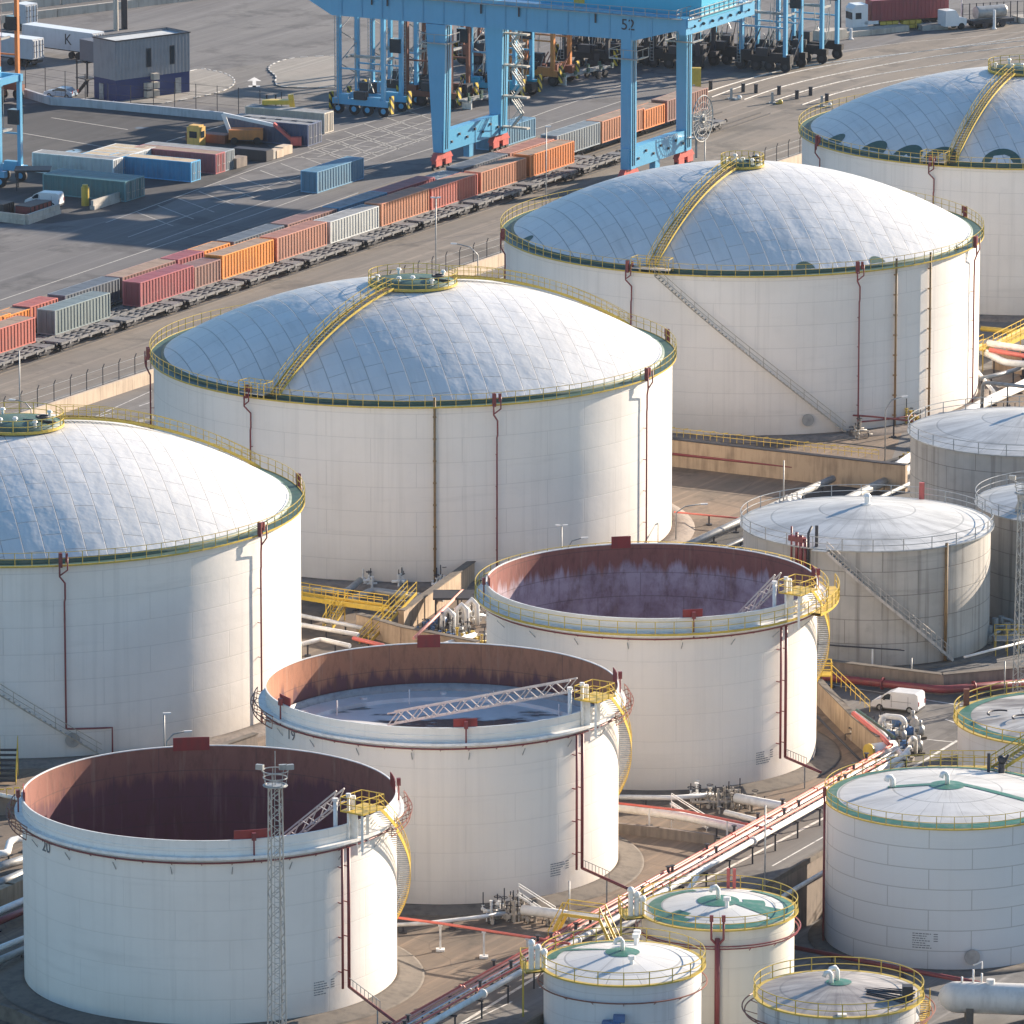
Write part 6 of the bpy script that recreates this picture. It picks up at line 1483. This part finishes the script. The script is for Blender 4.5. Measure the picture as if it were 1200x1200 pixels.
carrier(391,132,14.5,'blue','light blue straddle carrier under the left end of the gantry crane'); carrier(430,118,13.5,'blue','light blue straddle carrier just behind the first one, left of the crane legs', stripes=True)
carrier(470,122,15,'oxide','brown straddle carrier behind the left crane leg', low='oxide', box='dark'); carrier(545,112,14,'blue','dark blue straddle carrier seen between the two left crane legs', low='teal', box='black')
carrier(590,96,15,'orange','orange straddle carrier right of the second crane leg', low='orange', box='oxide'); carrier(536,74,14,'oxide','brown straddle carrier far behind the left crane legs', box='dark')
carrier(655,76,15,'dark','dark straddle carrier behind the crane beams, left of number 52', low='black', box='dark'); carrier(700,72,15,'slatem','dark straddle carrier directly behind number 52', low='black', box='black') if 'slatem' in M else carrier(700,72,15,'dark','dark straddle carrier directly behind number 52', low='black', box='black')
for px, py, c, lb in ((760,78,'dark','dark straddle carrier behind the right crane legs'),(812,72,'blue','blue columned straddle carrier just right of the right crane legs'),(862,80,'blue','straddle carrier in the dark cluster, left of two with blue columns'),(905,70,'blue','straddle carrier at the right end of the dark cluster')):
    carrier(px, py, 15, c, lb, low='black', stripes=False, box='dark' if px != 905 else None)
for i, (px, py) in enumerate(((764,66),(785,66),(832,66),(840,66),(868,62),(840,20))[:5]):
    o = V3(G(px, py)); mb = MB(); mb.box((o.x,o.y,1.5), (.7,.5,3.0)); solo('warning_board', mb, M['stripe'], ('striped panel left of the fourth crane leg','striped panel right behind the fourth crane leg','striped panel in the dark cluster, left of a pair','striped panel in the dark cluster, right of a pair','striped panel in the dark cluster, rightmost')[i], 'panel')
# carriers cut by the left edge
carrier(-60,214,13.5,'blue','light blue straddle carrier cut off by the left edge', stripes=False); carrier(-58,118,17,'orange','tall orange and brown straddle carrier at the upper left edge', low='oxide', box=None, stripes=False)
# chassis with green and yellow ends
def chassis(px, py, lb, n=3):
    o = V3(G(px,py)); rt = thing('container_chassis', lb, 'trailer', tuple(o), CA+.0 if n else 0); mb = MB(); L = 12; rt.rotation_euler = (0,0,TA-.15)
    for s in (-.5,.5): mb.box((L/2,s,1.25), (L,.18,.35))
    for x in (.3,3,6,9,11.7): mb.box((x,0,1.25), (.3,2.4,.25))
    part(rt, 'frame', mb, M['galv'], local=True); mb = MB()
    for x in (8.6,10.2):
        for s in (-.95,.95): mb.wheel((x,s,.5), .5, .35, (0,1))
    part(rt, 'wheel', mb, M['black'], local=True); mb = MB(); mb.box((1.2,0,.65), (.2,1.6,1.3)); part(rt, 'landing_leg', mb, M['white'], local=True)
    mb = MB()
    for x in (.3,3,6,9,11.7):
        for s in (-1.1,1.1): mb.box((x,s,1.6), (.45,.3,.5))
    part(rt, 'corner_guide', mb, M['green'] , local=True)
chassis(541,129,'empty trailer frame with green guides between the left crane legs'); chassis(652,101,'empty trailer frame standing on the open asphalt right of the orange carrier'); chassis(565,118,'empty trailer frame behind the green guided one')

# ---- office building
b0 = V3(G(136.3,120)); rt = thing('office_building', 'two storey box building, grey above and dark blue below', 'building', tuple(b0), CA); dT = V3((TD[0],TD[1],0))
rt.rotation_euler = (0,0,R(40)); Lb, Wb, Hb = 12.6, 5.0, 8.4; hb = 3.0
mb = MB(); mb.box((Lb/2,Wb/2,hb/2), (Lb,Wb,hb)); part(rt, 'lower_wall', mb, paint('building_blue', (.012,.03,.13), .5, .1, .5), local=True)
mb = MB(); w = .12
corrugate(mb, 0, Lb, -.03, hb, Hb, -1, .6, .05); mb.box((Lb/2,Wb/2,(hb+Hb-1)/2), (Lb-.2,Wb-.1,Hb-1-hb)); mb.box((.0,Wb/2,(hb+Hb)/2), (w,Wb,Hb-hb)); mb.box((Lb,Wb/2,(hb+Hb)/2), (w,Wb,Hb-hb)); mb.box((Lb/2,Wb,(hb+Hb)/2), (Lb,w,Hb-hb)); mb.box((Lb/2,.1,(hb+Hb)/2), (Lb-.2,.12,Hb-hb-.02))
part(rt, 'upper_wall', mb, paint('building_grey', (.25,.26,.285), .6, .15, .6), local=True)
mb = MB(); mb.box((Lb/2,Wb/2,Hb-.32), (Lb-.3,Wb-.3,.1)); part(rt, 'roof', mb, paint('roof_membrane', (.55,.58,.58), .8, .2, .4, drips=False), local=True)
mb = MB()
for c, dd in (((Lb/2,-.05,Hb), (Lb+.3,.2,.15)), ((Lb/2,Wb+.05,Hb), (Lb+.3,.2,.15)), ((-.05,Wb/2,Hb), (.2,Wb-.1,.15)), ((Lb+.05,Wb/2,Hb), (.2,Wb-.1,.15))): mb.box(c, dd)
part(rt, 'parapet_cap', mb, M['dark'], local=True)
for x in (5.6, 9.6): mb = MB(); mb.box((x,-.07,5.6), (.75,.1,2.6)); wf = part(rt, 'window', mb, M['dark'], local=True); mb = MB(); mb.box((x,-.13,5.6), (.55,.03,2.35)); part(wf, 'pane', mb, M['glass'], local=True)
mb = MB(); mb.box((10.6,-.06,1.15), (.95,.1,2.3)); part(rt, 'door', mb, M['galv'], local=True)
mb = MB(); mb.box((-.08,Wb*.65,1.15), (.1,.9,2.2)); part(rt, 'door', mb, M['galv'], local=True)
for i, (x, z) in enumerate(((5.1,1.5),(6.3,1.5),(6.3,2.7),(5.1,.4),(6.3,.4))): mb = MB(); mb.box((x,-.5,z+.3), (.95,.8,.85)); mb.tube([(x,-.9,z+.3),(x,-.94,z+.3)], .3, 12); part(rt, 'air_conditioner', mb, M['conc'], local=True)
mb = MB(); mb.box((1.3,Wb+1.6,6.3), (2.6,3.2,2.9)); part(rt, 'overhang_room', mb, paint('overhang_grey', (.13,.145,.18), .6, .1), local=True)
mb = MB()
for z in (2.4,4.7): mb.box((.6,Wb+2.4,z), (2.0,2.6,.12))
for x in (-.3,1.5):
    for y in (Wb+1.2,Wb+3.5): mb.beam((x,y,0), (x,y,5), .15, .15)
mb.beam((-.3,Wb+3.5,.2), (-.3,Wb+1,2.4), .6, .15); part(rt, 'outside_stair', mb, M['dark'], local=True)
# low wall and double fence before it
W0 = [V3(G(28,113)), V3(G(60,123)), V3(G(100,125.5)), V3(G(180,133)), V3(G(262,141))]
rt = thing('low_white_wall', 'long low white barrier in front of the blue and grey building', 'wall', tuple(W0[0])); mb = MB()
for a, b in zip(W0, W0[1:]): mb.beam(a+Z*.55, b+Z*.55, .5, 1.1)
part(rt, 'wall_body', mb, paint('barrier_pale', (.45,.48,.52), .8, .2, .5))
for nm, dy, lb in (('near', 0, 'wire fence right behind the low white barrier'), ('far', -9, 'second wire fence a few metres behind the low white barrier')):
    rt = thing('wire_fence', lb, 'fence', tuple(W0[0])); mb, m2 = MB(), MB(); P = [V3(G(p[0], p[1]+dy-3)) for p in ((30,113),(100,124),(180,131),(330,145),(370,148))]
    for a, b in zip(P, P[1:]):
        n = int((b-a).length/3.0)
        for j in range(n): q = a.lerp(b, j/n); mb.beam(q, q+Z*3.0, .1, .1)
        for z in (1.5,2.9): m2.beam(a+Z*z, b+Z*z, .025, .03)
    part(rt, 'post', mb, M['dark']); part(rt, 'wire', m2, M['dark'])
# far barrier with fence posts along the top left
P0, P1 = V3(G(-30,31)), V3(G(300,-8)); rt = thing('far_barrier', 'row of pale concrete barriers with dark fence posts along the top left', 'barrier', tuple(P0)); mb, m2 = MB(), MB(); L = (P1-P0).length; n = int(L/7); d = (P1-P0).normalized(); s = V3((-d.y,d.x,0))
for i in range(n): mb.beam(P0+d*(L*i/n+.05)+Z*.6, P0+d*(L*(i+1)/n-.05)+Z*.6, .5, 1.2); mb.beam(P0+s*9+d*(L*i/n+.05)+Z*.6, P0+s*9+d*(L*(i+1)/n-.4)+Z*.6, .5, 1.3)
for i in range(int(L/2.8)): q = P0+s*9.6+d*(2.8*i+(i % 2)*.9); m2.beam(q, q+Z*4.6, .12, .12)
part(rt, 'barrier_block', mb, M['conc']); part(rt, 'post', m2, M['dark'])
o = V3(G(136,36)); mb = MB(); mb.cyl(tuple(o), .36, 9.0, 14); solo('pale_column', mb, M['conc'], 'thick pale column rising behind the blue and grey building', 'column')
mb = MB(); o = V3(G(146,34)); mb.box((o.x,o.y,3), (.9,.7,6)); solo('dark_signal_box', mb, M['dark'], 'dark narrow cabinet beside the thick pale column behind the building', 'cabinet')

# ---- lorries, trailers, vans and cars
def trailer(px, py, L, lb, ang, text=None):
    o = V3(G(px,py)); rt = thing('box_trailer', lb, 'trailer', tuple(o), ang); mb = MB(); mb.box((L/2,0,2.6), (L,2.5,2.8)); part(rt, 'box', mb, paint('trailer_side', (.42,.45,.50), .5, .1), local=True)
    mb = MB(); mb.box((L/2,0,4.02), (L-.05,2.45,.05)); part(rt, 'roof', mb, M['white2'], local=True)
    mb = MB(); 
    for s in (-.6,.6): mb.box((L+.03,s,2.6), (.06,1.1,2.6))
    dr = part(rt, 'door', mb, M['white2'], local=True); mb = MB()
    for y in (-.95,-.35,.35,.95): mb.beam((L+.09,y,1.4), (L+.09,y,3.8), .07, .07); mb.box((L+.1,y,2.2), (.05,.3,.1)); mb.box((L+.1,y,3.1), (.05,.3,.1))
    part(dr, 'lock_rod', mb, M['dark'], local=True)
    mb = MB(); mb.box((L/2,0,1.05), (L-1,1.0,.3)); mb.box((L-.2,0,.75), (.2,2.3,.35)); part(rt, 'chassis', mb, M['dark'], local=True)
    for x in (L-4.2,L-2.9,L-1.6): mb = MB(); [mb.wheel((x,s,.5), .5, .4, (0,1)) for s in (-1,1)]; part(rt, 'wheel', mb, M['black'], local=True)
    if text:
        cu = bpy.data.curves.new('t', 'FONT'); cu.body = text; cu.size = 2.2; cu.extrude = .01; q = bpy.data.objects.new('lettering', cu); COL.objects.link(q); me = bpy.data.meshes.new_from_object(q.evaluated_get(bpy.context.evaluated_depsgraph_get())); bpy.data.objects.remove(q)
        q = bpy.data.objects.new('lettering', me); COL.objects.link(q); q.parent = rt; q.location = (8.2,-1.27,2.0); q.rotation_euler = (pi/2,0,0); me.materials.clear(); me.materials.append(M['dark'])
    return rt
def dirang(p, q): a, b = V3(G(*p)), V3(G(*q)); return math.atan2(b.y-a.y, b.x-a.x)
trailer(-42,68,13.6,'white box trailer with ribbed doors at the left edge', dirang((-42,68),(36,77.5))); trailer(33,60,13.6,'long white box trailer lettered K behind the building', dirang((33,60),(113,71)), 'K')
trailer(23,35,2.5,'short white box body at the left end behind the lettered trailer', dirang((27,54),(105,66)))
def road_vehicle(px, py, ang, kind, lb, cat, col):
    o = V3(G(px,py)); rt = thing(kind, lb, cat, tuple(o), ang); van = kind == 'van'; L, Wd = (4.6,1.85) if van else (4.4,1.8)
    prof = [(0,.35),(0,1.0),(.08,1.75),(.3,1.9),(2.6,1.9),(3.35,1.6),(3.75,1.12),(4.4,.95),(4.6,.7),(4.6,.35)] if van else [(0,.35),(.05,.85),(.35,1.0),(.9,1.42),(2.3,1.48),(3.1,1.05),(4.1,.9),(4.4,.65),(4.4,.35)]
    mb = MB(); mb.profile(prof, (0,-Wd/2,0), (1,0), 0, Wd); part(rt, 'body', mb, col, local=True)
    gl = [(2.75,1.15),(2.7,1.65),(2.95,1.7),(3.3,1.5),(3.62,1.15)] if van else [(.75,1.05),(1.1,1.38),(2.25,1.4),(2.9,1.05)]
    mb = MB(); mb.profile(gl, (0,-Wd/2-.015,0), (1,0), 0, Wd+.03); part(rt, 'side_window', mb, M['glass'], local=True)
    mb = MB(); a = prof[5] if van else prof[4]; b = prof[6] if van else prof[5]; dx, dz_ = b[0]-a[0], b[1]-a[1]; l = math.hypot(dx,dz_); nx, nz = -dz_/l*.015, dx/l*.015
    mb.add([(a[0]+.05+nx,-Wd*.42,a[1]-.05+abs(nz)+.01),(a[0]+.05+nx,Wd*.42,a[1]-.05+abs(nz)+.01),(b[0]-.03+nx,Wd*.42,b[1]+.03+abs(nz)),(b[0]-.03+nx,-Wd*.42,b[1]+.03+abs(nz))], [(0,1,2,3)]); part(rt, 'windscreen', mb, M['glass'], local=True)
    for x in (.85, L-.85):
        for s in (-1,1):
            mb = MB(); mb.wheel((x,s*(Wd/2-.1),.33), .33, .24, (0,1), 16); w = part(rt, 'wheel', mb, M['black'], local=True); mb = MB(); mb.wheel((x,s*(Wd/2-.08),.33), .19, .24, (0,1), 10); part(w, 'rim', mb, M['galv'], local=True)
    mb = MB()
    for s in (-1,1):
        for x in ((2.62,3.55,1.0) if van else (1.6,2.5)): mb.box((x,s*(Wd/2+.004),1.0), (.025,.012,1.1))
        mb.box((1.7,s*(Wd/2+.006),1.02 if van else .8), (2.0,.012,.025))
    part(rt, 'door_seam', mb, M['dark'], local=True)
    for s in (-1,1): mb = MB(); mb.box((3.3 if van else 2.85,s*(Wd/2+.1),1.2 if van else 1.05), (.12,.2,.2)); part(rt, 'mirror', mb, M['dark'], local=True)
    mb = MB(); mb.box((L/2,0,.38), (L+.06,Wd*.9,.2)); part(rt, 'bumper', mb, M['dark'], local=True)
    mb = MB(); [mb.box((-.01,s*Wd*.44,.95), (.06,.16,.4)) for s in (-1,1)]; part(rt, 'tail_light', mb, M['redbox'], local=True)
    mb = MB(); [mb.box((L-.08,s*Wd*.38,.75), (.12,.3,.16)) for s in (-1,1)]; part(rt, 'headlight', mb, M['white2'], local=True); return rt
road_vehicle(1080,835,dirang((1080,836),(1032,831)),'van','white panel van parked by the pumps, facing left','van',M['white2'])
road_vehicle(72,243,dirang((72,243),(38,241)),'van','white van parked beside the teal containers at the left','van',M['white2'])
road_vehicle(88,115.5,dirang((88,116),(62,114)),'car','pale blue car parked left of the building','car',paint('car_blue', (.35,.45,.56), .3, .05))
# barriers and odds round the van
for i, (x0,y0,x1,y1,lb) in enumerate(((108,246,146,234,'white concrete barrier below the teal container'),(-10,258,31,263,'white concrete barrier at the left edge'),(31,263,69,250,'white concrete barrier in front of the white van by the left edge'))):
    a, b = V3(G(x0,y0)), V3(G(x1,y1)); mb = MB(); mb.beam(a+Z*.25, b+Z*.25, .7, .5); mb.beam(a+Z*.8, b+Z*.8, .35, .8); solo('concrete_barrier', mb, M['conc'], lb, 'barrier', 'white barriers at the left')
def skip(px, py, L, Wd, H, m, lb, ang=None, cat='skip', name='open_skip'):
    o = V3(G(px,py)); rt = thing(name, lb, cat, tuple(o), TA if ang is None else ang); mb = MB(); mb.box((L/2,0,H/2), (L,Wd,H)) ; part(rt, 'body', mb, m, local=True)
    mb = MB(); [mb.box((L*k/5,-Wd/2-.04,H/2), (.1,.08,H-.1)) for k in range(6)]; mb.box((L/2,0,H+.03), (L+.1,Wd+.1,.06)); part(rt, 'rib', mb, M['dark'], local=True); return rt
skip(27,256,5,2.2,1.5,M['red'],'dark red skip behind the barriers at the left edge'); skip(-5,256,2.5,2.2,1.8,M['dark'],'dark cabinet behind the barriers at the left edge',cat='cabinet',name='dark_cabinet')
mb = MB(); o = V3(G(100,241)); mb.cyl(tuple(o), .5, 2.4, 12); mb.cyl((o.x,o.y,2.4), .35, .3, 12); solo('yellow_column', mb, M['yellow'], 'yellow column against the teal container', 'bollard')
rt = thing('shelter_frame', 'dark open frame shelter left of the teal containers', 'shelter', G(38,222)); mb = MB(); o = V3(G(38,224))
for x in (0,4):
    for y in (0,3): mb.beam((o.x+x-2,o.y+y,0), (o.x+x-2,o.y+y,2.5), .15, .15)
for y in (0,3): mb.beam((o.x-2.2,o.y+y,2.5), (o.x+2.2,o.y+y,2.6), .2, .2)
mb.box((o.x,o.y+1.5,2.65), (4.6,3.4,.12)); part(rt, 'frame', mb, M['dark'])
# small equipment between the containers
def cabin(px, py, sx, sy, sz, m, lb, cat='cabin', name='small_cabin'):
    o = V3(G(px,py)); rt = thing(name, lb, cat, tuple(o), CA); mb = MB(); mb.box((0,0,sz/2), (sx,sy,sz)); mb.box((0,0,sz+.1), (sx*.8,sy*.8,.2)); part(rt, 'body', mb, m, local=True)
    mb = MB(); mb.box((0,-sy/2-.02,sz*.6), (sx*.6,.05,sz*.35)); mb.box((sx/2+.02,0,sz*.6), (.05,sy*.6,sz*.35)); part(rt, 'window', mb, M['glass'], local=True); return rt
cabin(230,170,1.9,1.6,2.5,M['cabin'],'yellow box cabin standing behind the dark red container'); cabin(180,189,2.2,1.6,1.0,M['sky'] if 'sky' in M else M['teal'],'small bright blue box on top of the pale containers','box','blue_box')
rt = thing('boom_lift', 'folded orange boom lift with a long pale arm beside the navy container', 'boom lift', G(282,168)); o = V3(G(275,168)); mb = MB(); mb.box((o.x+1.5,o.y,1.3), (4.5,2.2,1.3),.0); part(rt, 'body', mb, M['orange']); mb = MB(); mb.beam((o.x-1.5,o.y,3.9), (o.x+5.2,o.y-1.0,2.6), .4, .45); mb.beam((o.x-1.5,o.y,3.9), (o.x-.6,o.y,1.5), .5, .5); part(rt, 'arm', mb, M['white2']); mb = MB(); mb.beam((o.x+5.2,o.y-1,2.8), (o.x+8.0,o.y-2.6,.6), .4, .4); mb.box((o.x+8.2,o.y-2.8,.8), (1.4,1.0,1.1)); part(rt, 'basket', mb, M['craneRed']); mb = MB(); [mb.wheel((o.x+x,o.y+y,.5), .5, .4, (0,1)) for x in (0,3) for y in (-1.1,1.1)]; part(rt, 'wheel', mb, M['black'])
for i, (px,py,L,Wd,H,m,lb) in enumerate(((296,187,5.2,1.8,1.5,'dark','dark open crate with a pale top left of the tan blocks'),(314,187,1.8,1.4,1.2,'conc','pale concrete block, left of three tan ones'),(323,184.5,1.8,1.4,1.1,'beige','tan concrete block, middle of three'),(332,181,2.4,1.4,1.2,'beige','tan concrete block, right of three'),(278,196,5,1.4,1.4,'bund','brown block in front of the dark red container doors'),(245,166,6,2.0,1.2,'oxide','rusty flat crate behind the grey container'))):
    o = V3(G(px,py)); mb = MB(); mb.box((o.x,o.y,H/2), (L*.55 if m == 'bund' else L,Wd,H*.9), TA if m in ('bund','beige','conc') else CA); mb.box((o.x,o.y,H*.93), ((L*.5 if m == 'bund' else L*.94),Wd*.92,H*.1), TA if m in ('bund','beige','conc') else CA); solo('block', mb, M[m], lb, 'block')
rt = thing('forklift', 'dark forklift mast beside a yellow frame behind the navy container', 'forklift', G(318,141)); o = V3(G(318,142)); mb = MB(); [mb.beam((o.x+s,o.y,0), (o.x+s,o.y,3.6), .2, .2) for s in (-.6,.6)]; mb.box((o.x,o.y+1.4,1.0), (1.5,2.4,1.2)); part(rt, 'body', mb, M['dark']); mb = MB(); [mb.beam((o.x+s,o.y+2.3,1.5), (o.x+s,o.y+.6,2.5), .1, .1) for s in (-.6,.6)]; mb.box((o.x,o.y+1.3,2.5), (1.4,1.6,.08)); part(rt, 'roof', mb, M['dark'])
rt = thing('yellow_machine', 'yellow green machine frame between the navy and beige containers', 'machine', G(334,146)); o = V3(G(332,147)); mb = MB(); mb.box((o.x-.8,o.y,3.2), (4.0,1.2,.6)); mb.beam((o.x+1.6,o.y,0), (o.x+1.0,o.y,4.2), .7, .7); mb.beam((o.x-2.4,o.y,0), (o.x-2.4,o.y,3.2), .4, .4); part(rt, 'frame', mb, M['yellow2'])
# lorry with a red container at the top right
a = dirang((1000,33),(1110,26)); o = V3(G(995,37)); rt = thing('lorry', 'white lorry carrying a dark red container at the top right', 'lorry', tuple(o), a)
mb = MB(); mb.profile([(0,.5),(0,3.4),(.5,4.0),(2.4,4.0),(2.4,.5)], (0,-1.25,0), (1,0), 0, 2.5); cb = part(rt, 'cab', mb, M['white2'], local=True); mb = MB(); mb.box((-.03,0,2.4), (.08,2.1,1.0)); mb.box((.9,-1.27,2.4), (.9,.06,.9)); part(cb, 'window', mb, M['glass'], local=True)
mb = MB(); mb.box((9.2,0,2.95), (12.2,2.44,3.0)); [mb.box((3.3+i*.6,-1.24,2.95), (.25,.06,2.7)) for i in range(20)]; part(rt, 'container', mb, cmat('maroon', CC['maroon']), local=True)
mb = MB(); mb.box((8.5,0,1.1), (14,1.2,.35)); mb.box((4.4,-.9,.8), (1.6,.6,.7)); part(rt, 'chassis', mb, M['dark'], local=True)
for x in (1.2,4.9,10.6,11.9,13.2):
    mb = MB(); [mb.wheel((x,s,.52), .52, .4, (0,1)) for s in (-1,1)]; w = part(rt, 'wheel', mb, M['black'], local=True); mb = MB(); [mb.wheel((x,s,.52), .25, .42, (0,1)) for s in (-1,1)]; part(w, 'rim', mb, M['galv'], local=True)
mb = MB(); mb.box((3.0,-.95,1.3), (2.2,.6,.5)); part(rt, 'side_tank', mb, M['white2'], local=True)
a2 = dirang((1105,32),(1150,28)); o = V3(G(1128,33)); rt = thing('tractor_unit', 'small white tractor unit with its frame bare, right of the lorry', 'lorry', tuple(o), a2+pi); mb = MB(); mb.profile([(0,.6),(0,1.6),(1.2,1.8),(1.9,2.9),(3.6,2.9),(3.6,.6)][::1], (0,-1.1,0), (1,0), 0, 2.2); part(rt, 'cab', mb, M['white2'], local=True); mb = MB(); mb.box((-2.6,0,.9), (5.5,.9,.3)); part(rt, 'chassis', mb, M['dark'], local=True); mb = MB(); [mb.wheel((x,s,.5), .5, .4, (0,1)) for x in (.9,-2.2,-4) for s in (-1,1)]; part(rt, 'wheel', mb, M['black'], local=True)
o = V3(G(1160,31)); rt = thing('tank_trailer', 'small grey tank trailer near the top right fence', 'trailer', tuple(o), a2); mb = MB(); mb.tube([(-2.5,0,2.2),(-2.2,0,2.2),(2.2,0,2.2),(2.5,0,2.2)], .9, 14); part(rt, 'tank', mb, M['galv'], local=True); mb = MB(); mb.box((0,0,.9), (7,2.2,.5)); [mb.wheel((x,s,.5), .5, .4, (0,1)) for x in (-1.5,1.5) for s in (-1,1)]; part(rt, 'chassis', mb, M['dark'], local=True)
for px, py, lb in ((1040,35,'yellow machine under the lorry, left'),(1067,34,'yellow machine under the lorry, right')):
    o = V3(G(px,py)); rt = thing('yellow_machine', lb, 'machine', tuple(o), a); mb = MB(); [mb.box((x,0,z), (.9,1.2,.5)) for x in (-1.0,0,1.0) for z in (.5,1.1)]; part(rt, 'body', mb, M['yellow'], local=True); mb = MB(); [mb.wheel((x,s,.3), .3, .3, (0,1)) for x in (-1,1) for s in (-.6,.6)]; part(rt, 'wheel', mb, M['black'], local=True)
for i, (x0,y0,x1,y1,lb) in enumerate(((985,45,1064,36,'bundle of long pale beams lying on the asphalt under the lorry'),(960,48,985,44,'pale concrete block left of the long beams'),(1080,36,1110,34,'grey slab lying right of the yellow machines'),(1195,27,1240,24,'pale pipe bundle at the top right edge'))):
    a_, b_ = V3(G(x0,y0)), V3(G(x1,y1)); mb = MB(); d = (b_-a_).normalized(); s = V3((-d.y,d.x,0))
    for k in range(4 if i != 1 else 1): mb.beam(a_+s*k*.8+Z*.4, b_+s*k*.8+Z*.4, .6 if i != 1 else 2.5, .8 if i != 1 else 2.0)
    solo('beam_stack', mb, M['conc'] if i != 2 else M['galv'], lb, 'beams')
rt = thing('wire_fence', 'dark posted fence at the top right beside the small tank trailer', 'fence', G(1130,32)); mb = MB(); a_, b_ = V3(G(1128,30)), V3(G(1200,26))
for k in range(10): q = a_.lerp(b_, k/9); mb.beam(q, q+Z*3.2, .14, .14)
for z in (1.6,3.1): mb.beam(a_+Z*z, b_+Z*z, .04, .04)
part(rt, 'post', mb, M['dark'])
for i, (px, py, h, lb) in enumerate(((1127,28,3.6,'white cone topped post right of the small tractor unit'),(1165,34,2.8,'white post in front of the tank trailer'),(984,41,6.0,'dark post left of the lorry cab'),(963,20,5,'dark post at the top right, left of the pale block'),(997,46,1.6,'small white post by the lorry cab'))):
    o = V3(G(px,py)); mb = MB(); mb.cyl(tuple(o), .22, h, 8, .06 if i == 0 else .2); mb.cyl(tuple(o), .4, .15, 8); solo('post', mb, M['white2'] if i in (0,1,4) else M['dark'], lb, 'post')
